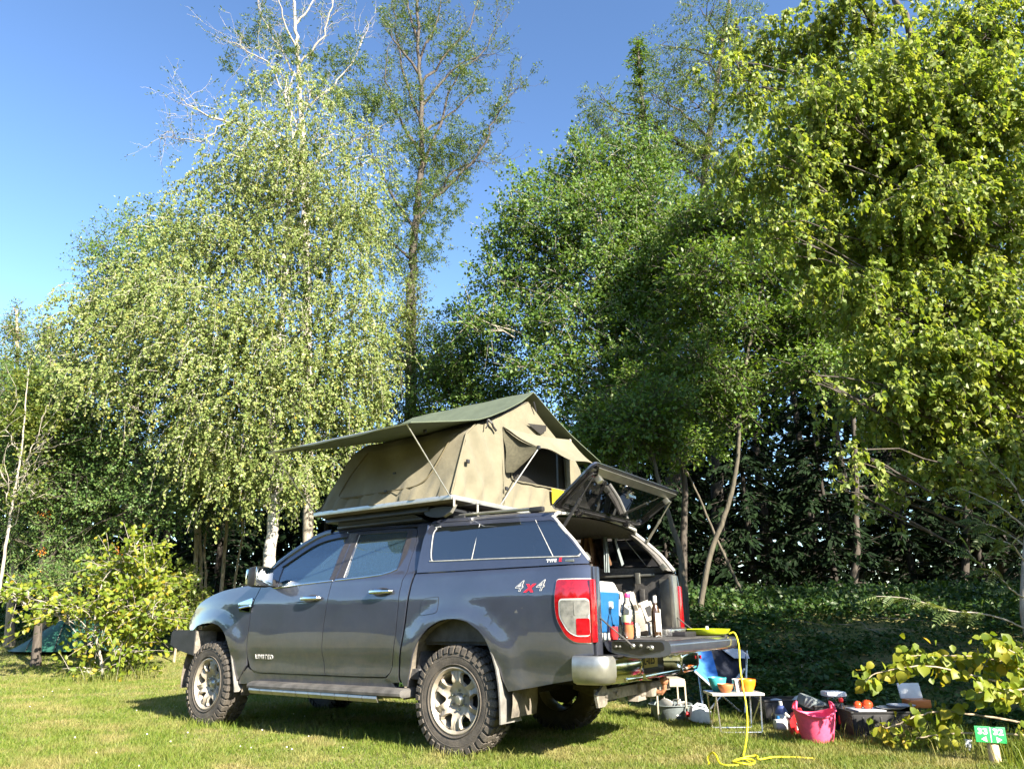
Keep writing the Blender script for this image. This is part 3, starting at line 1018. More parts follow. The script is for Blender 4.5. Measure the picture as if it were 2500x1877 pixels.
# ---- front bumper: dark steel with angled wings
fb = MB()
prf = [(3.52, 0.905), (3.93, 0.905), (3.955, 0.88), (3.955, 0.755), (3.78, 0.70), (3.51, 0.655)]
fb.prism(prf, -0.91, 0.91)
fb.build('front_bumper', PLASTIC, truck, 30)
for sd in (1, -1):
    MB().prism([(0.905, 0.895), (0.905, 0.675), (0.66, 0.675), (0.66, 0.895)], 3.500, 3.517, 'x').build('bumper_end_plate', DUST_STEEL, truck) if sd == 1 else \
        MB().prism([(-0.905, 0.895), (-0.905, 0.675), (-0.66, 0.675), (-0.66, 0.895)], 3.500, 3.517, 'x').build('bumper_end_plate', DUST_STEEL, truck)

# ---- cab interior
it = MB()
it.box((1.55, 0, 0.56), (2.2, 1.62, 0.08))
it.box((0.475, 0, 0.95), (0.03, 1.56, 0.80))
it.box((2.40, 0, 1.10), (0.34, 1.52, 0.34), bev=0.06)
for sd in (1, -1):
    it.box((1.53, 0.80*sd, 0.93), (1.9, 0.05, 0.72), bev=0.02)
    it.box((1.44, 0.735*sd, 1.55), (0.10, 0.05, 0.48), (0.24*sd, 0, 0), bev=0.015)
it.box((1.15, 0, 1.795), (1.30, 1.24, 0.015))
it.build('cab_interior', FABRIC_D, truck)
for sx, sy in ((1.55, 0.38), (1.55, -0.38), (0.75, 0.42), (0.75, -0.42)):
    st = MB()
    st.box((sx+0.25, sy, 0.86), (0.50, 0.50, 0.16), bev=0.05)
    st.box((sx-0.06, sy, 1.15), (0.15, 0.50, 0.62), (0, -0.22, 0), bev=0.06)
    st.box((sx-0.15, sy, 1.54), (0.11, 0.27, 0.19), (0, -0.15, 0), bev=0.045)
    st.tube([(sx-0.13, sy-0.05, 1.40), (sx-0.15, sy-0.05, 1.50)], 0.007, 6)
    st.tube([(sx-0.13, sy+0.05, 1.40), (sx-0.15, sy+0.05, 1.50)], 0.007, 6)
    st.build('seat', FABRIC_D, truck)
sw = MB()
Msw = Matrix.Translation((2.06, 0.38, 1.20)) @ Matrix.Rotation(-1.15, 4, 'Y')
sw.lathe([(0.185+0.014*math.cos(t), 0.014*math.sin(t)) for t in np.linspace(0, 2*math.pi, 8, endpoint=False)], Msw, 28, closed=True)
for a in (0, 2.2, -2.2):
    sw.tube([Msw @ Vector((0, 0, 0)), Msw @ Vector((0.18*math.cos(a), 0.18*math.sin(a), 0))], 0.016, 6)
sw.build('steering_wheel', PLASTIC, truck)
gh = MB().tube([(2.02, 0.55, 1.50), (1.98, 0.58, 1.53), (1.86, 0.60, 1.585), (1.80, 0.62, 1.595)], 0.012, 8).build('grab_handle', SEAL, truck)
rwin = MB().grid([[(0.475, y, z) for y in np.linspace(0.62, -0.62, 2)] for z in (1.36, 1.74)]).build('rear_window', PRIVACY, truck)

# ---- underbody
ub = MB()
for sd in (1, -1):
    ub.box((1.2, 0.42*sd, 0.565), (4.7, 0.10, 0.13))
    ub.tube([(0.62, 0.50*sd, 0.60), (0.0, 0.50*sd, 0.47), (-0.68, 0.50*sd, 0.58)], 0.03, 6)
    ub.tube([(0.05, 0.40*sd, 0.42), (-0.12, 0.36*sd, 0.80)], 0.035, 8)
    ub.tube([(3.22, 0.42*sd, 0.46), (3.22, 0.62*sd, 0.40)], 0.05, 8)
ub.tube([(0, -0.66, 0.40), (0, 0.66, 0.40)], 0.05, 10)
ub.lathe([(0, -0.13), (0.09, -0.11), (0.15, 0), (0.09, 0.11), (0, 0.13)], Matrix.Translation((0, 0.1, 0.40)) @ Matrix.Rotation(math.pi/2, 4, 'X'), 16)
ub.tube([(0.1, 0.08, 0.42), (2.3, 0.05, 0.50)], 0.04, 8)
ub.box((1.5, 0.05, 0.50), (0.8, 0.5, 0.12), bev=0.03)
ub.box((1.05, -0.25, 0.56), (0.9, 0.5, 0.16), bev=0.04)
ub.box((3.15, 0, 0.78), (1.10, 1.02, 0.56), bev=0.04)
ub.box((-1.02, 0, 0.60), (0.16, 1.30, 0.14), bev=0.03)
ub.tube([(2.6, -0.45, 0.45), (0.6, -0.52, 0.48), (0.35, -0.48, 0.62), (-0.3, -0.5, 0.66), (-1.05, -0.58, 0.50)], 0.028, 8)
ub.build('chassis', DARK, truck)
tk = MB()
tk.lathe([(0.12, -0.10), (0.36, -0.10), (0.39, -0.05), (0.39, 0.05), (0.36, 0.10), (0.12, 0.10)], Matrix.Translation((-0.70, 0.0, 0.63)), 28)
tk.build('spare_tyre', RUBBER, truck)
for sd in (1, -1):
    for xc, r, a0, a1 in ((0.0, 0.545, -0.12, math.pi+0.25), (3.22, 0.53, -0.2, math.pi+0.25)):
        lm = MB()
        rows = []
        for t in np.linspace(a0, a1, 22):
            rows.append([(xc+r*math.cos(t), y*sd, 0.435+r*math.sin(t)*1.03) for y in (0.885 if xc == 0 else 0.86, 0.78, 0.66, 0.54)])
        lm.grid(rows)
        n0 = len(lm.v)
        rows = [[(xc+rr*math.cos(t), 0.54*sd, 0.435+rr*math.sin(t)*1.03) for rr in (r, r*0.45)] for t in np.linspace(a0, a1, 22)]
        lm.grid(rows)
        lm.build('wheel_arch_liner', LINER, truck)

# ---- load bed
bd = MB()
bd.box((-0.40, 0, 0.805), (1.62, 1.56, 0.03))
bd.box((0.40, 0, 1.09), (0.03, 1.56, 0.55))
for sd in (1, -1):
    bd.box((-0.40, 0.795*sd, 1.09), (1.60, 0.03, 0.55))
    bd.box((-0.03, 0.66*sd, 0.93), (0.85, 0.24, 0.22), bev=0.04)
    for k in range(9):
        bd.box((-1.05+0.17*k, 0.775*sd, 1.06), (0.05, 0.016, 0.36), bev=0.006)
for k in range(9):
    bd.box((-0.40, -0.56+0.14*k, 0.823), (1.58, 0.06, 0.012), bev=0.004)
bd.build('bed_liner', BEDLINER, truck)
for sd in (1, -1):
    MB().box((-0.72, 0.765*sd, 1.362), (0.60, 0.03, 0.02), bev=0.004).build('bed_rail', SATIN, truck)
MB().box((-0.86, -0.745, 1.335), (0.045, 0.03, 0.10), bev=0.006).build('rail_clamp', SATIN, truck)
MB().box((-1.115, -0.772, 1.10), (0.11, 0.012, 0.44), bev=0.004).build('corner_plate', SATIN, truck)

# ---- canopy roof, rear frame
CT = [(0.44, 1.755), (0.395, 1.786), (0.30, 1.792), (-0.074, 1.782), (-0.519, 1.768), (-0.862, 1.747)]
for nm, off, m in (('canopy_roof', 0.0, PAINT), ('canopy_ceiling', -0.045, CARPET)):
    rows = []
    for x in [0.44, 0.42, 0.395, 0.30, 0.1, -0.1, -0.3, -0.5, -0.7, -0.80, -0.872]:
        z0 = prof(CT, x)+0.003
        sec = across(x, z0, 0.034, S_can, 0.05, edge=0.03)
        if off:
            sec = [(y*0.965, z+off) for y, z in sec]
        rows.append([(x, y, z) for y, z in sec])
    MB().grid(rows).build(nm, m, truck, 60)
MB().prism([(0.865, 1.37), (-0.865, 1.37), (-0.77, 1.78), (0.77, 1.78)], 0.415, 0.43, 'x').build('canopy_front', PAINT, truck)
REAR = [(-1.196, 1.390), (-1.166, 1.425), (-1.130, 1.472), (-1.075, 1.540), (-1.010, 1.604), (-0.940, 1.672), (-0.862, 1.745)]
fr = MB()
pl = [(x+0.004, S_can(x, z)-0.016, z) for x, z in REAR]
topc = [(-0.873, y, 1.772+0.05*(1-(y/0.76)**2)) for y in np.linspace(0.72, -0.72, 12)]
fr.tube(pl+topc+[(a, -b, c) for a, b, c in pl[::-1]], 0.017, 8)
cfr = fr.build('canopy_rear_frame', SEAL, truck)
for sd in (1, -1):
    rows = []
    for x, z in REAR:
        y = S_can(x, z)
        rows.append([(x+0.02, (y-0.02)*sd, z), (x+0.03, (y-0.10)*sd, z), (x+0.075, (y-0.105)*sd, z+0.02), (x+0.12, (y-0.036)*sd, z+0.02)])
    MB().grid(rows).build('canopy_post', CARPET, truck, 50)
    lt = MB().box((-1.125, 0.735*sd, 1.425), (0.05, 0.035, 0.055), (0, 0.7, 0), bev=0.006).build('latch_keeper', SATIN, truck)
    rr = MB()
    rr.tube([(0.13, 0.70*sd, 1.842), (0.08, 0.70*sd, 1.846), (-0.60, 0.70*sd, 1.835), (-0.66, 0.70*sd, 1.826)], 0.014, 8)
    ro = rr.build('roof_rail', SATIN, truck)
    for xf in (0.12, -0.67):
        MB().box((xf, 0.70*sd, 1.826), (0.13, 0.05, 0.042), bev=0.014).build('rail_foot', PLASTIC, ro)

# ---- rear hatch, raised
Hh = Vector((-0.885, 0, 1.800)); Ht = Vector((-1.300, 0, 2.090))
hv = (Ht-Hh).normalized(); hn = Vector((hv.z, 0, -hv.x)).normalized()   # hn points up and back
if hn.z < 0:
    hn = -hn
HM = Matrix.Translation(Hh) @ Matrix((Vector((0, -1, 0)), hv, Vector((0, -1, 0)).cross(hv))).transposed().to_4x4()
HL = (Ht-Hh).length
HO = round_poly([(-0.80, 0.0), (0.80, 0.0), (0.845, HL), (-0.845, HL)], [0.06, 0.06, 0.05, 0.05])
HI = round_poly([(-0.73, 0.055), (0.73, 0.055), (0.765, HL-0.085), (-0.765, HL-0.085)], 0.06)
zs = 1 if (HM.to_3x3() @ Vector((0, 0, 1))).z > 0 else -1
def ring(name, o, i, z0, z1, m, par):
    n = len(o)
    mb = MB()
    vs = [HM @ Vector((p[0], p[1], z*zs)) for z in (z0, z1) for p in (*o, *i)]
    fs = []
    for k in range(n):
        j = (k+1) % n
        fs += [(k, j, n+j, n+k), (2*n+k, 3*n+k, 3*n+j, 2*n+j), (k, 2*n+k, 2*n+j, j), (n+k, n+j, 3*n+j, 3*n+k)]
    mb.add(vs, fs)
    return mb.build(name, m, par, 30)
hat = ring('rear_hatch', HO, round_poly([(-0.73, 0.055), (0.73, 0.055), (0.765, HL-0.085), (-0.765, HL-0.085)], [0.06]*4), 0.004, 0.026, BLACKGLOSS, truck)
MB().add([HM @ Vector((p[0], p[1], 0.020*zs)) for p in HI], [tuple(range(len(HI)))]).build('hatch_glass', PRIVACY, hat, None)
ring('hatch_seal', ins(HI, 0.028), ins(HI, 0.012), -0.008, 0.003, PLASTIC, hat)
MB().add(*(lambda q: ([HM @ Vector((x, y, z*zs)) for x, y, z in q], [(0, 1, 2, 3), (4, 7, 6, 5), (0, 4, 5, 1), (1, 5, 6, 2), (2, 6, 7, 3), (3, 7, 4, 0)]))(
    [(-0.70, HL-0.085, 0.000), (0.70, HL-0.085, 0.000), (0.78, HL-0.012, 0.000), (-0.78, HL-0.012, 0.000),
     (-0.70, HL-0.085, -0.010), (0.70, HL-0.085, -0.010), (0.78, HL-0.012, -0.010), (-0.78, HL-0.012, -0.010)])).build('hatch_edge_plate', SATIN, hat)
ring('hatch_lip', ins(HO, 0.012), ins(HO, -0.004), 0.014, 0.030, PAINT, hat)
hd = MB()
hd.lathe([(0.0, -0.02), (0.035, -0.02), (0.045, -0.005), (0.045, 0.01)], HM @ Matrix.Translation((0.0, HL-0.16, -0.01*zs)), 16)
hd.box(HM @ Vector((0, HL-0.16, -0.035*zs)), (0.02, 0.13, 0.02))
hd.build('hatch_handle', CHROME, hat)
for hx in (-0.68, 0.66):
    MB().box(HM @ Vector((hx, HL-0.10, -0.03*zs)), (0.05, 0.05, 0.06), (0, 0.6, 0), bev=0.008).build('hatch_latch', SATIN, hat)
for hx in (-0.45, 0.45):
    hb = MB().box(HM @ Vector((hx, 0.035, -0.022*zs)), (0.06, 0.08, 0.03), (0, 0.6, 0), bev=0.006)
    hb.tube([HM @ Vector((hx, 0.02, -0.01*zs)), (-0.87, -hx, 1.795)], 0.012, 6)
    hb.build('hatch_hinge', BLACKGLOSS, hat)
for sd in (1, -1):
    a = Vector((-0.965, 0.775*sd, 1.665)); b = HM @ Vector((-0.77*sd, HL-0.09, -0.02*zs))
    mid = a.lerp(b, 0.52)
    g = MB().tube([a, mid], 0.0125, 8)
    g.tube([mid, b], 0.006, 8)
    g.tube([mid+(a-b).normalized()*0.03, mid+(b-a).normalized()*0.012], 0.0155, 8)
    g.build('gas_strut', SATIN if sd < 0 else PLASTIC, hat)

# ---- tailgate, lowered
TG0, TG1, TGZ = -1.235, -1.715, 0.832
tp = round_poly([(TG0, TGZ), (TG1, TGZ), (TG1-0.022, TGZ-0.02), (TG1-0.022, TGZ-0.085), (TG1+0.05, TGZ-0.105), (-1.45, TGZ-0.118), (TG0-0.03, TGZ-0.075), (TG0, TGZ-0.03)], [0.01, 0.012, 0.012, 0.02, 0.03, 0.08, 0.02, 0.01])
tg = MB().prism(tp, -0.715, 0.715).build('tailgate', PAINT, truck, 40)
MB().box((-1.475, 0, TGZ+0.004), (0.42, 1.36, 0.008), bev=0.003).build('tailgate_liner', BEDLINER, tg)
te = round_poly([(TG0-0.06, TGZ-0.004), (TG1+0.03, TGZ-0.006), (TG1+0.02, TGZ-0.06), (-1.50, TGZ-0.095), (TG0-0.06, TGZ-0.06)], 0.02)
MB().prism(te, 0.715, 0.722).build('tailgate_side', BLACKGLOSS, tg)
for kx, kz, r in ((-1.33, -0.04, 0.010), (-1.36, -0.04, 0.010), (-1.46, -0.035, 0.018), (-1.52, -0.032, 0.013), (-1.60, -0.045, 0.018), (-1.575, -0.042, 0.010)):
    MB().lathe([(0, 0.012), (r*0.6, 0.012), (r, 0.004), (r, -0.004)], Matrix.Translation((kx, 0.724, TGZ+kz)) @ Matrix.Rotation(-math.pi/2, 4, 'X'), 12).build('tailgate_bolt', SATIN, tg)
MB().tube([(-1.215, 0.735, 0.99), (-1.30, 0.74, 0.925), (-1.40, 0.738, 0.85), (-1.46, 0.735, 0.80)], 0.006, 6).build('tailgate_cable', DUSTY, tg)
MB().tube([(-1.215, -0.735, 0.99), (-1.30, -0.74, 0.92), (-1.40, -0.738, 0.85), (-1.46, -0.735, 0.80)], 0.006, 6).build('tailgate_cable', DUSTY, tg)

# ---- rear bumper
BP = [(-1.085, 0.935), (-1.17, 0.940), (-1.265, 0.925), (-1.330, 0.875), (-1.352, 0.79)]
def bumper_section(pts, prof_):
    rows = []
    for i, (x, y) in enumerate(pts):
        a = Vector(pts[max(i-1, 0)]); b = Vector(pts[min(i+1, len(pts)-1)])
        d = (b-a).normalized(); n = Vector((d.y, -d.x))
        if n.y*1 + (-n.x)*0.2 < 0:
            n = -n
        rows.append([(x+n.x*o, y+n.y*o, z) for o, z in prof_])
    return rows
PR = [(-0.05, 0.735), (-0.012, 0.733), (0.0, 0.715), (0.006, 0.66), (0.004, 0.60), (-0.012, 0.560), (-0.05, 0.545)]
rb = MB()
inner = [(-1.352, 0.79), (-1.372, 0.60), (-1.378, 0.42), (-1.36, 0.345), (-1.285, 0.315), (-1.245, 0.30)]
for sd in (1, -1):
    rows = [[(x, y*sd, z) for x, y, z in r] for r in bumper_section(catmull(BP, 5), PR)]
    MB().grid(rows).build('bumper_end', SATIN, truck, 50)
    rows = [[(x, y*sd, z) for x, y, z in r] for r in bumper_section(catmull(inner, 5), [(o-0.003, z) for o, z in PR])]
    MB().grid(rows).build('bumper_face', CHROME, truck, 50)
    if sd == -1:
        MB().box((-1.353, -0.86, 0.655), (0.012, 0.09, 0.03), (0, 0, 0.5), bev=0.004).build('bumper_reflector', REDLENS, truck)
MB().box((-1.225, 0, 0.645), (0.03, 0.70, 0.17), bev=0.01).build('bumper_recess', PLASTIC, truck)
MB().prism([(-1.08, 0.737), (-1.375, 0.737), (-1.375, 0.725), (-1.08, 0.725)], -0.80, 0.80).build('bumper_step', PLASTIC, truck)
MB().box((-1.34, 0, 0.567), (0.06, 1.30, 0.035), bev=0.012).build('bumper_lower_bar', CHROME, truck)
lpt = MB().box((-1.248, 0.05, 0.665), (0.006, 0.44, 0.108), bev=0.002).build('licence_plate', PLATE, truck)
Mp = Matrix.Translation((-1.2525, 0.05, 0.668)) @ Matrix((Vector((0, -1, 0)), Vector((0, 0, 1)), Vector((-1, 0, 0)))).transposed().to_4x4()
text_mesh('plate_lettering', 'PCL-025', 0.105, Mp, BLACKP, lpt, 0.001, xs=0.86, bold=0.0012)
MB().box((-1.2525, 0.05, 0.603), (0.004, 0.44, 0.014)).build('plate_strip', BLACKP, lpt)
# ---- tow bar
tb = MB()
tb.box((-1.13, 0.10, 0.458), (0.075, 1.10, 0.078), bev=0.008)
tb.prism([(0.64, 0.530), (0.76, 0.470), (0.735, 0.385), (0.64, 0.385), (0.60, 0.40), (0.60, 0.515)], -1.175, -1.155, 'x')
tb.box((-1.16, 0.02, 0.455), (0.09, 0.09, 0.10), bev=0.015)
tb.box((-1.20, -0.12, 0.45), (0.10, 0.20, 0.12), bev=0.03)
tb.box((-1.175, -0.42, 0.452), (0.014, 0.26, 0.088), bev=0.003)
tb.prism([(0.10, 0.41), (-0.12, 0.42), (-0.06, 0.375), (0.12, 0.372)], -1.19, -1.10, 'x')
to = tb.build('tow_bar', DUST_STEEL, truck)
bl = MB()
bl.tube([(-1.22, -0.12, 0.43), (-1.29, -0.12, 0.42), (-1.315, -0.12, 0.45), (-1.315, -0.12, 0.485)], 0.018, 8)
bl.lathe([(0, 0.035), (0.02, 0.030), (0.033, 0.012), (0.035, 0), (0.028, -0.02), (0.016, -0.03)], Matrix.Translation((-1.315, -0.12, 0.51)), 16)
bl.build('tow_ball', RUST, to)
for k, y in enumerate((0.45, 0.62)):
    MB().lathe([(0, 0.01), (0.014, 0.01), (0.016, 0)], Matrix.Translation((-1.176, y, 0.455)) @ Matrix.Rotation(-math.pi/2, 4, 'Y'), 6).build('tow_bolt', SATIN, to)

# ---- side steps, mud flaps
for sd in (1, -1):
    rows = []
    sec = [(0.80, 0.452), (0.92, 0.450), (0.975, 0.436), (0.988, 0.415), (0.985, 0.395), (0.955, 0.378), (0.80, 0.372)]
    for x, k in ((2.60, 0.0), (2.55, 0.55), (2.47, 0.95), (2.3, 1.0), (1.5, 1.0), (0.74, 1.0), (0.58, 1.0), (0.50, 0.93), (0.47, 0.5)):
        rows.append([(x, (0.80+(y-0.80)*k)*sd, 0.41+(z-0.41)*(0.55+0.45*k)-0.012*(x-1.5)/2) for y, z in sec])
    m = MB().grid(rows)
    m.f.append(tuple(range(len(m.v)-len(sec), len(m.v))))
    stp = m.build('side_step', DUSTY, truck, 32)
    for k in range(10):
        x0, x1 = 2.43-0.1685*k, 2.43-0.1685*(k+1)+0.006
        MB().prism([(0.978, 0.392), (0.984, 0.372), (0.962, 0.342), (0.940, 0.350)] if sd == 1 else [(-0.978, 0.392), (-0.984, 0.372), (-0.962, 0.342), (-0.940, 0.350)], x1, x0, 'x').build('step_trim', SATIN, stp)
    fl = MB()
    for (xs_, zs_, ws_, y0) in (((-0.315, -0.365, -0.405, -0.437, -0.458, -0.470, -0.474, -0.474), (0.880, 0.80, 0.72, 0.63, 0.53, 0.43, 0.33, 0.255), (0.012, 0.022, 0.035, 0.055, 0.105, 0.165, 0.235, 0.275), 0.942),):
        A = [(x, y0*sd, z) for x, z in zip(xs_, zs_)]
        Bv = [(x-0.004, (y0-w)*sd, z) for x, z, w in zip(xs_, zs_, ws_)]
        fl.grid([[a, b] for a, b in zip(A, Bv)])
        fl.grid([[(a[0]+0.012, a[1], a[2]), (b[0]+0.012, b[1], b[2])] for a, b in zip(A, Bv)])
        fl.grid([[a, (a[0]+0.012, a[1], a[2])] for a in A])
        fl.grid([[a, (a[0]+0.012, a[1], a[2])] for a in Bv])
        fl.grid([[A[-1], Bv[-1]], [(A[-1][0]+0.012, A[-1][1], A[-1][2]), (Bv[-1][0]+0.012, Bv[-1][1], Bv[-1][2])]])
    fl.build('mud_flap', DUSTY if sd < 0 else mat('dusty_flap', (0.15, 0.145, 0.135), rough=0.7, var=0.25, vscale=9), truck, 40)
    fl = MB()
    xs_ = (2.905, 2.865, 2.830, 2.800, 2.770, 2.745, 2.725, 2.72); zs_ = (0.83, 0.74, 0.66, 0.58, 0.50, 0.43, 0.37, 0.335); ws_ = (0.01, 0.02, 0.03, 0.045, 0.07, 0.10, 0.085, 0.05)
    A = [(x, 0.925*sd, z) for x, z in zip(xs_, zs_)]
    Bv = [(x-0.004, (0.925-w)*sd, z) for x, z, w in zip(xs_, zs_, ws_)]
    fl.grid([[a, b] for a, b in zip(A, Bv)])
    fl.grid([[(a[0]+0.012, a[1], a[2]), (b[0]+0.012, b[1], b[2])] for a, b in zip(A, Bv)])
    fl.grid([[a, (a[0]+0.012, a[1], a[2])] for a in A])
    fl.build('mud_flap', mat('dusty_flap', (0.15, 0.145, 0.135), rough=0.7, var=0.25, vscale=9), truck, 40)
    # door mirror
    mm = MB().box((2.315, 1.060*sd, 1.398), (0.13, 0.225, 0.195), bev=0.045)
    mm.box((2.33, 0.93*sd, 1.345), (0.09, 0.10, 0.07), bev=0.02)
    mo = mm.build('door_mirror', PLASTIC, truck, 50)
    MB().box((2.253, 1.060*sd, 1.40), (0.012, 0.20, 0.172), bev=0.005).build('mirror_frame', CHROME, mo)
    Mm = Matrix.Rotation(-0.05*sd, 3, 'Z')
    MB().box((2.2445, 1.060*sd, 1.40), (0.005, 0.176, 0.148), Mm, bev=0.002).build('mirror_glass', MIRROR, mo)
    MB().box((2.385, 1.065*sd, 1.40), (0.05, 0.20, 0.15), bev=0.024).build('mirror_cap', CHROME, mo)

# ---- wheels
R_T = 0.402
def wheel_meshes():
    t = MB()
    prf = [(0.232, -0.105), (0.245, -0.118), (0.285, -0.128), (0.330, -0.130), (0.365, -0.124), (0.384, -0.110), (0.388, -0.06), (0.390, 0.0),
           (0.388, 0.06), (0.384, 0.110), (0.365, 0.124), (0.330, 0.130), (0.285, 0.128), (0.245, 0.118), (0.232, 0.105)]
    t.lathe(prf, None, 72)
    # raised rib rings on the outer sidewall
    for r in (0.262, 0.322):
        t.lathe([(r-0.004, 0.124 if r < 0.3 else 0.1285), (r-0.002, 0.1315), (r+0.002, 0.1315), (r+0.004, 0.124 if r < 0.3 else 0.1285)], None, 72)
    N = 38
    def blk(a0, a1, w0, w1, rb, rtp, skew=0.0, side=False, wz=0.0):
        vs = []
        for rr in (rb, rtp):
            for a, w in ((a0, w0), (a1-wz, w0), (a1, (w0+w1)/2), (a1-wz, w1), (a0, w1), (a0+wz, (w0+w1)/2)):
                aa = a+skew*(w-w0)
                vs.append((rr*math.cos(aa), rr*math.sin(aa), w))
        fs = [(6, 7, 8, 9, 10, 11)]+[(i, (i+1) % 6, 6+(i+1) % 6, 6+i) for i in range(6)]
        t.add(vs, fs)
    for k in range(N):
        st_ = 2*math.pi/N
        a = k*st_
        for s in (1, -1):
            # shoulder block and the lug that wraps onto the sidewall
            blk(a, a+st_*0.78, 0.064*s, 0.119*s, 0.378, R_T, 0.15*s, wz=0.02)
            long_ = 0.342 if k % 2 else 0.352
            vs = []
            for rr, w in ((R_T, 0.116), (0.388, 0.1305), (long_, 0.1375), (long_-0.006, 0.124), (0.380, 0.112)):
                for aa in (a+0.01+0.02*(rr < 0.37), a+st_*0.78-0.01):
                    vs.append((rr*math.cos(aa), rr*math.sin(aa), w*s))
            t.add(vs, [(0, 1, 3, 2), (2, 3, 5, 4), (4, 5, 7, 6), (0, 2, 4, 6, 8), (1, 9, 7, 5, 3)])
        blk(a+0.04, a+0.04+st_*0.80, 0.012, 0.056, 0.380, R_T+0.001, -0.4, wz=0.035)
        blk(a+0.10, a+0.10+st_*0.80, -0.056, -0.012, 0.380, R_T+0.001, 0.4, wz=0.035)
    bm_o = t.build('tyre', RUBBER, None, 32)
    # alloy: barrel and a face with six openings
    rm = MB()
    rm.lathe([(0.225, -0.11), (0.218, -0.09), (0.205, -0.06), (0.200, 0.02), (0.205, 0.07), (0.222, 0.095), (0.236, 0.110), (0.243, 0.116), (0.243, 0.122), (0.235, 0.124), (0.228, 0.116), (0.222, 0.104)], None, 72)
    outer = [(0.226*math.cos(a), 0.226*math.sin(a)) for a in np.linspace(0, 2*math.pi, 72, endpoint=False)]
    holes = []
    for k in range(6):
        c = k*math.pi/3+math.pi/6
        pts = []
        for r, da in ((0.120, -0.12), (0.138, -0.235), (0.185, -0.315), (0.210, -0.27), (0.217, 0.0), (0.210, 0.27), (0.185, 0.315), (0.138, 0.235), (0.120, 0.12), (0.116, 0.0)):
            pts.append((r*math.cos(c+da), r*math.sin(c+da)))
        holes.append(pts)
    cen = [(0.05*math.cos(a), 0.05*math.sin(a)) for a in np.linspace(0, 2*math.pi, 24, endpoint=False)]
    loops = [outer]+holes+[cen]
    flat_ = [Vector((p[0], p[1], 0)) for l in loops for p in l]
    tris = tessellate_polygon([[Vector((p[0], p[1], 0)) for p in l] for l in loops])
    bm = bmesh.new()
    bv = [bm.verts.new(p) for p in flat_]
    for tr in tris:
        try: bm.faces.new([bv[i] for i in tr])
        except ValueError: pass
    for k in range(-14, 15):
        for ax in (0, 1):
            co = Vector((0, 0, 0)); co[ax] = k*0.016+0.001
            no = Vector((0, 0, 0)); no[ax] = 1
            bmesh.ops.bisect_plane(bm, geom=bm.verts[:]+bm.edges[:]+bm.faces[:], dist=1e-6, plane_co=co, plane_no=no)
    def face_h(x, y):
        r = math.hypot(x, y); a = math.atan2(y, x)
        h = 0.045 + 0.048*sst(0.075, 0.150, r) - 0.006*sst(0.19, 0.226, r)
        # groove along each spoke, raised edges around the openings
        sp = math.cos(6*a)
        h += 0.012*sst(0.75, 0.1, sp)*sst(0.10, 0.15, r)*sst(0.225, 0.20, r)
        h -= 0.014*sst(0.93, 0.995, sp)*sst(0.12, 0.16, r)
        return h
    bm.verts.index_update()
    base = len(rm.v)
    rm.v += [(v.co.x, v.co.y, face_h(v.co.x, v.co.y)) for v in bm.verts]
    for f in bm.faces:
        rm.f.append(tuple(base+v.index for v in f.verts))
    for ed in bm.edges:
        if len(ed.link_faces) == 1:
            a, b = ed.verts
            if min(a.co.length, b.co.length) > 0.224 or max(a.co.length, b.co.length) < 0.06:
                continue
            n0 = len(rm.v)
            for q in (a, b):
                h = face_h(q.co.x, q.co.y)
                # the wall of an opening slopes inward
                k = min(range(6), key=lambda i: (q.co.x-0.18*math.cos(i*math.pi/3+math.pi/6))**2+(q.co.y-0.18*math.sin(i*math.pi/3+math.pi/6))**2)
                cx_, cy_ = 0.178*math.cos(k*math.pi/3+math.pi/6), 0.178*math.sin(k*math.pi/3+math.pi/6)
                rm.v.append((q.co.x, q.co.y, h))
                rm.v.append((q.co.x+(cx_-q.co.x)*0.20, q.co.y+(cy_-q.co.y)*0.20, h-0.030))
            rm.f.append((n0, n0+1, n0+3, n0+2))
    bm.free()
    rim_o = rm.build('rim', ALLOY, None, 38)
    cp = MB().lathe([(0, 0.082), (0.022, 0.080), (0.036, 0.068), (0.044, 0.055), (0.050, 0.040)], None, 24).build('centre_cap', SATIN, None)
    nt = []
    for k in range(6):
        a = k*math.pi/3
        nt.append(MB().lathe([(0, 0.078), (0.006, 0.077), (0.0105, 0.068), (0.0105, 0.045)], Matrix.Translation((0.068*math.cos(a), 0.068*math.sin(a), 0)), 6).build('wheel_nut', CHROME, None))
    br = MB().lathe([(0.02, -0.02), (0.165, -0.02), (0.165, 0.0), (0.02, 0.0)], None, 32).build('brake_disc', DARK, None)
    return [bm_o, rim_o, cp, br]+nt
proto = wheel_meshes()
first = True
for (wx, wy) in ((0, 1), (3.22, 1), (0, -1), (3.22, -1)):
    w = bpy.data.objects.new('wheel', None)
    w.empty_display_size = 0.1
    link(w, truck)
    steer = -0.06 if wx > 1 else 0
    # local Z of the wheel points outward
    w.rotation_euler = (-math.pi/2*wy, random.uniform(0, 0.0), 0)
    w.rotation_euler = (Matrix.Rotation(steer, 4, 'Z') @ Matrix.Rotation(-math.pi/2*wy, 4, 'X') @ Matrix.Rotation(math.pi/2 if wx == 0 else 0.35, 4, 'Z')).to_euler()
    w.location = (wx, 0.775*wy, R_T-0.012)
    for o in proto:
        c = o if first else o.copy()
        if not first:
            COL.objects.link(c)
        c.parent = w
    first = False
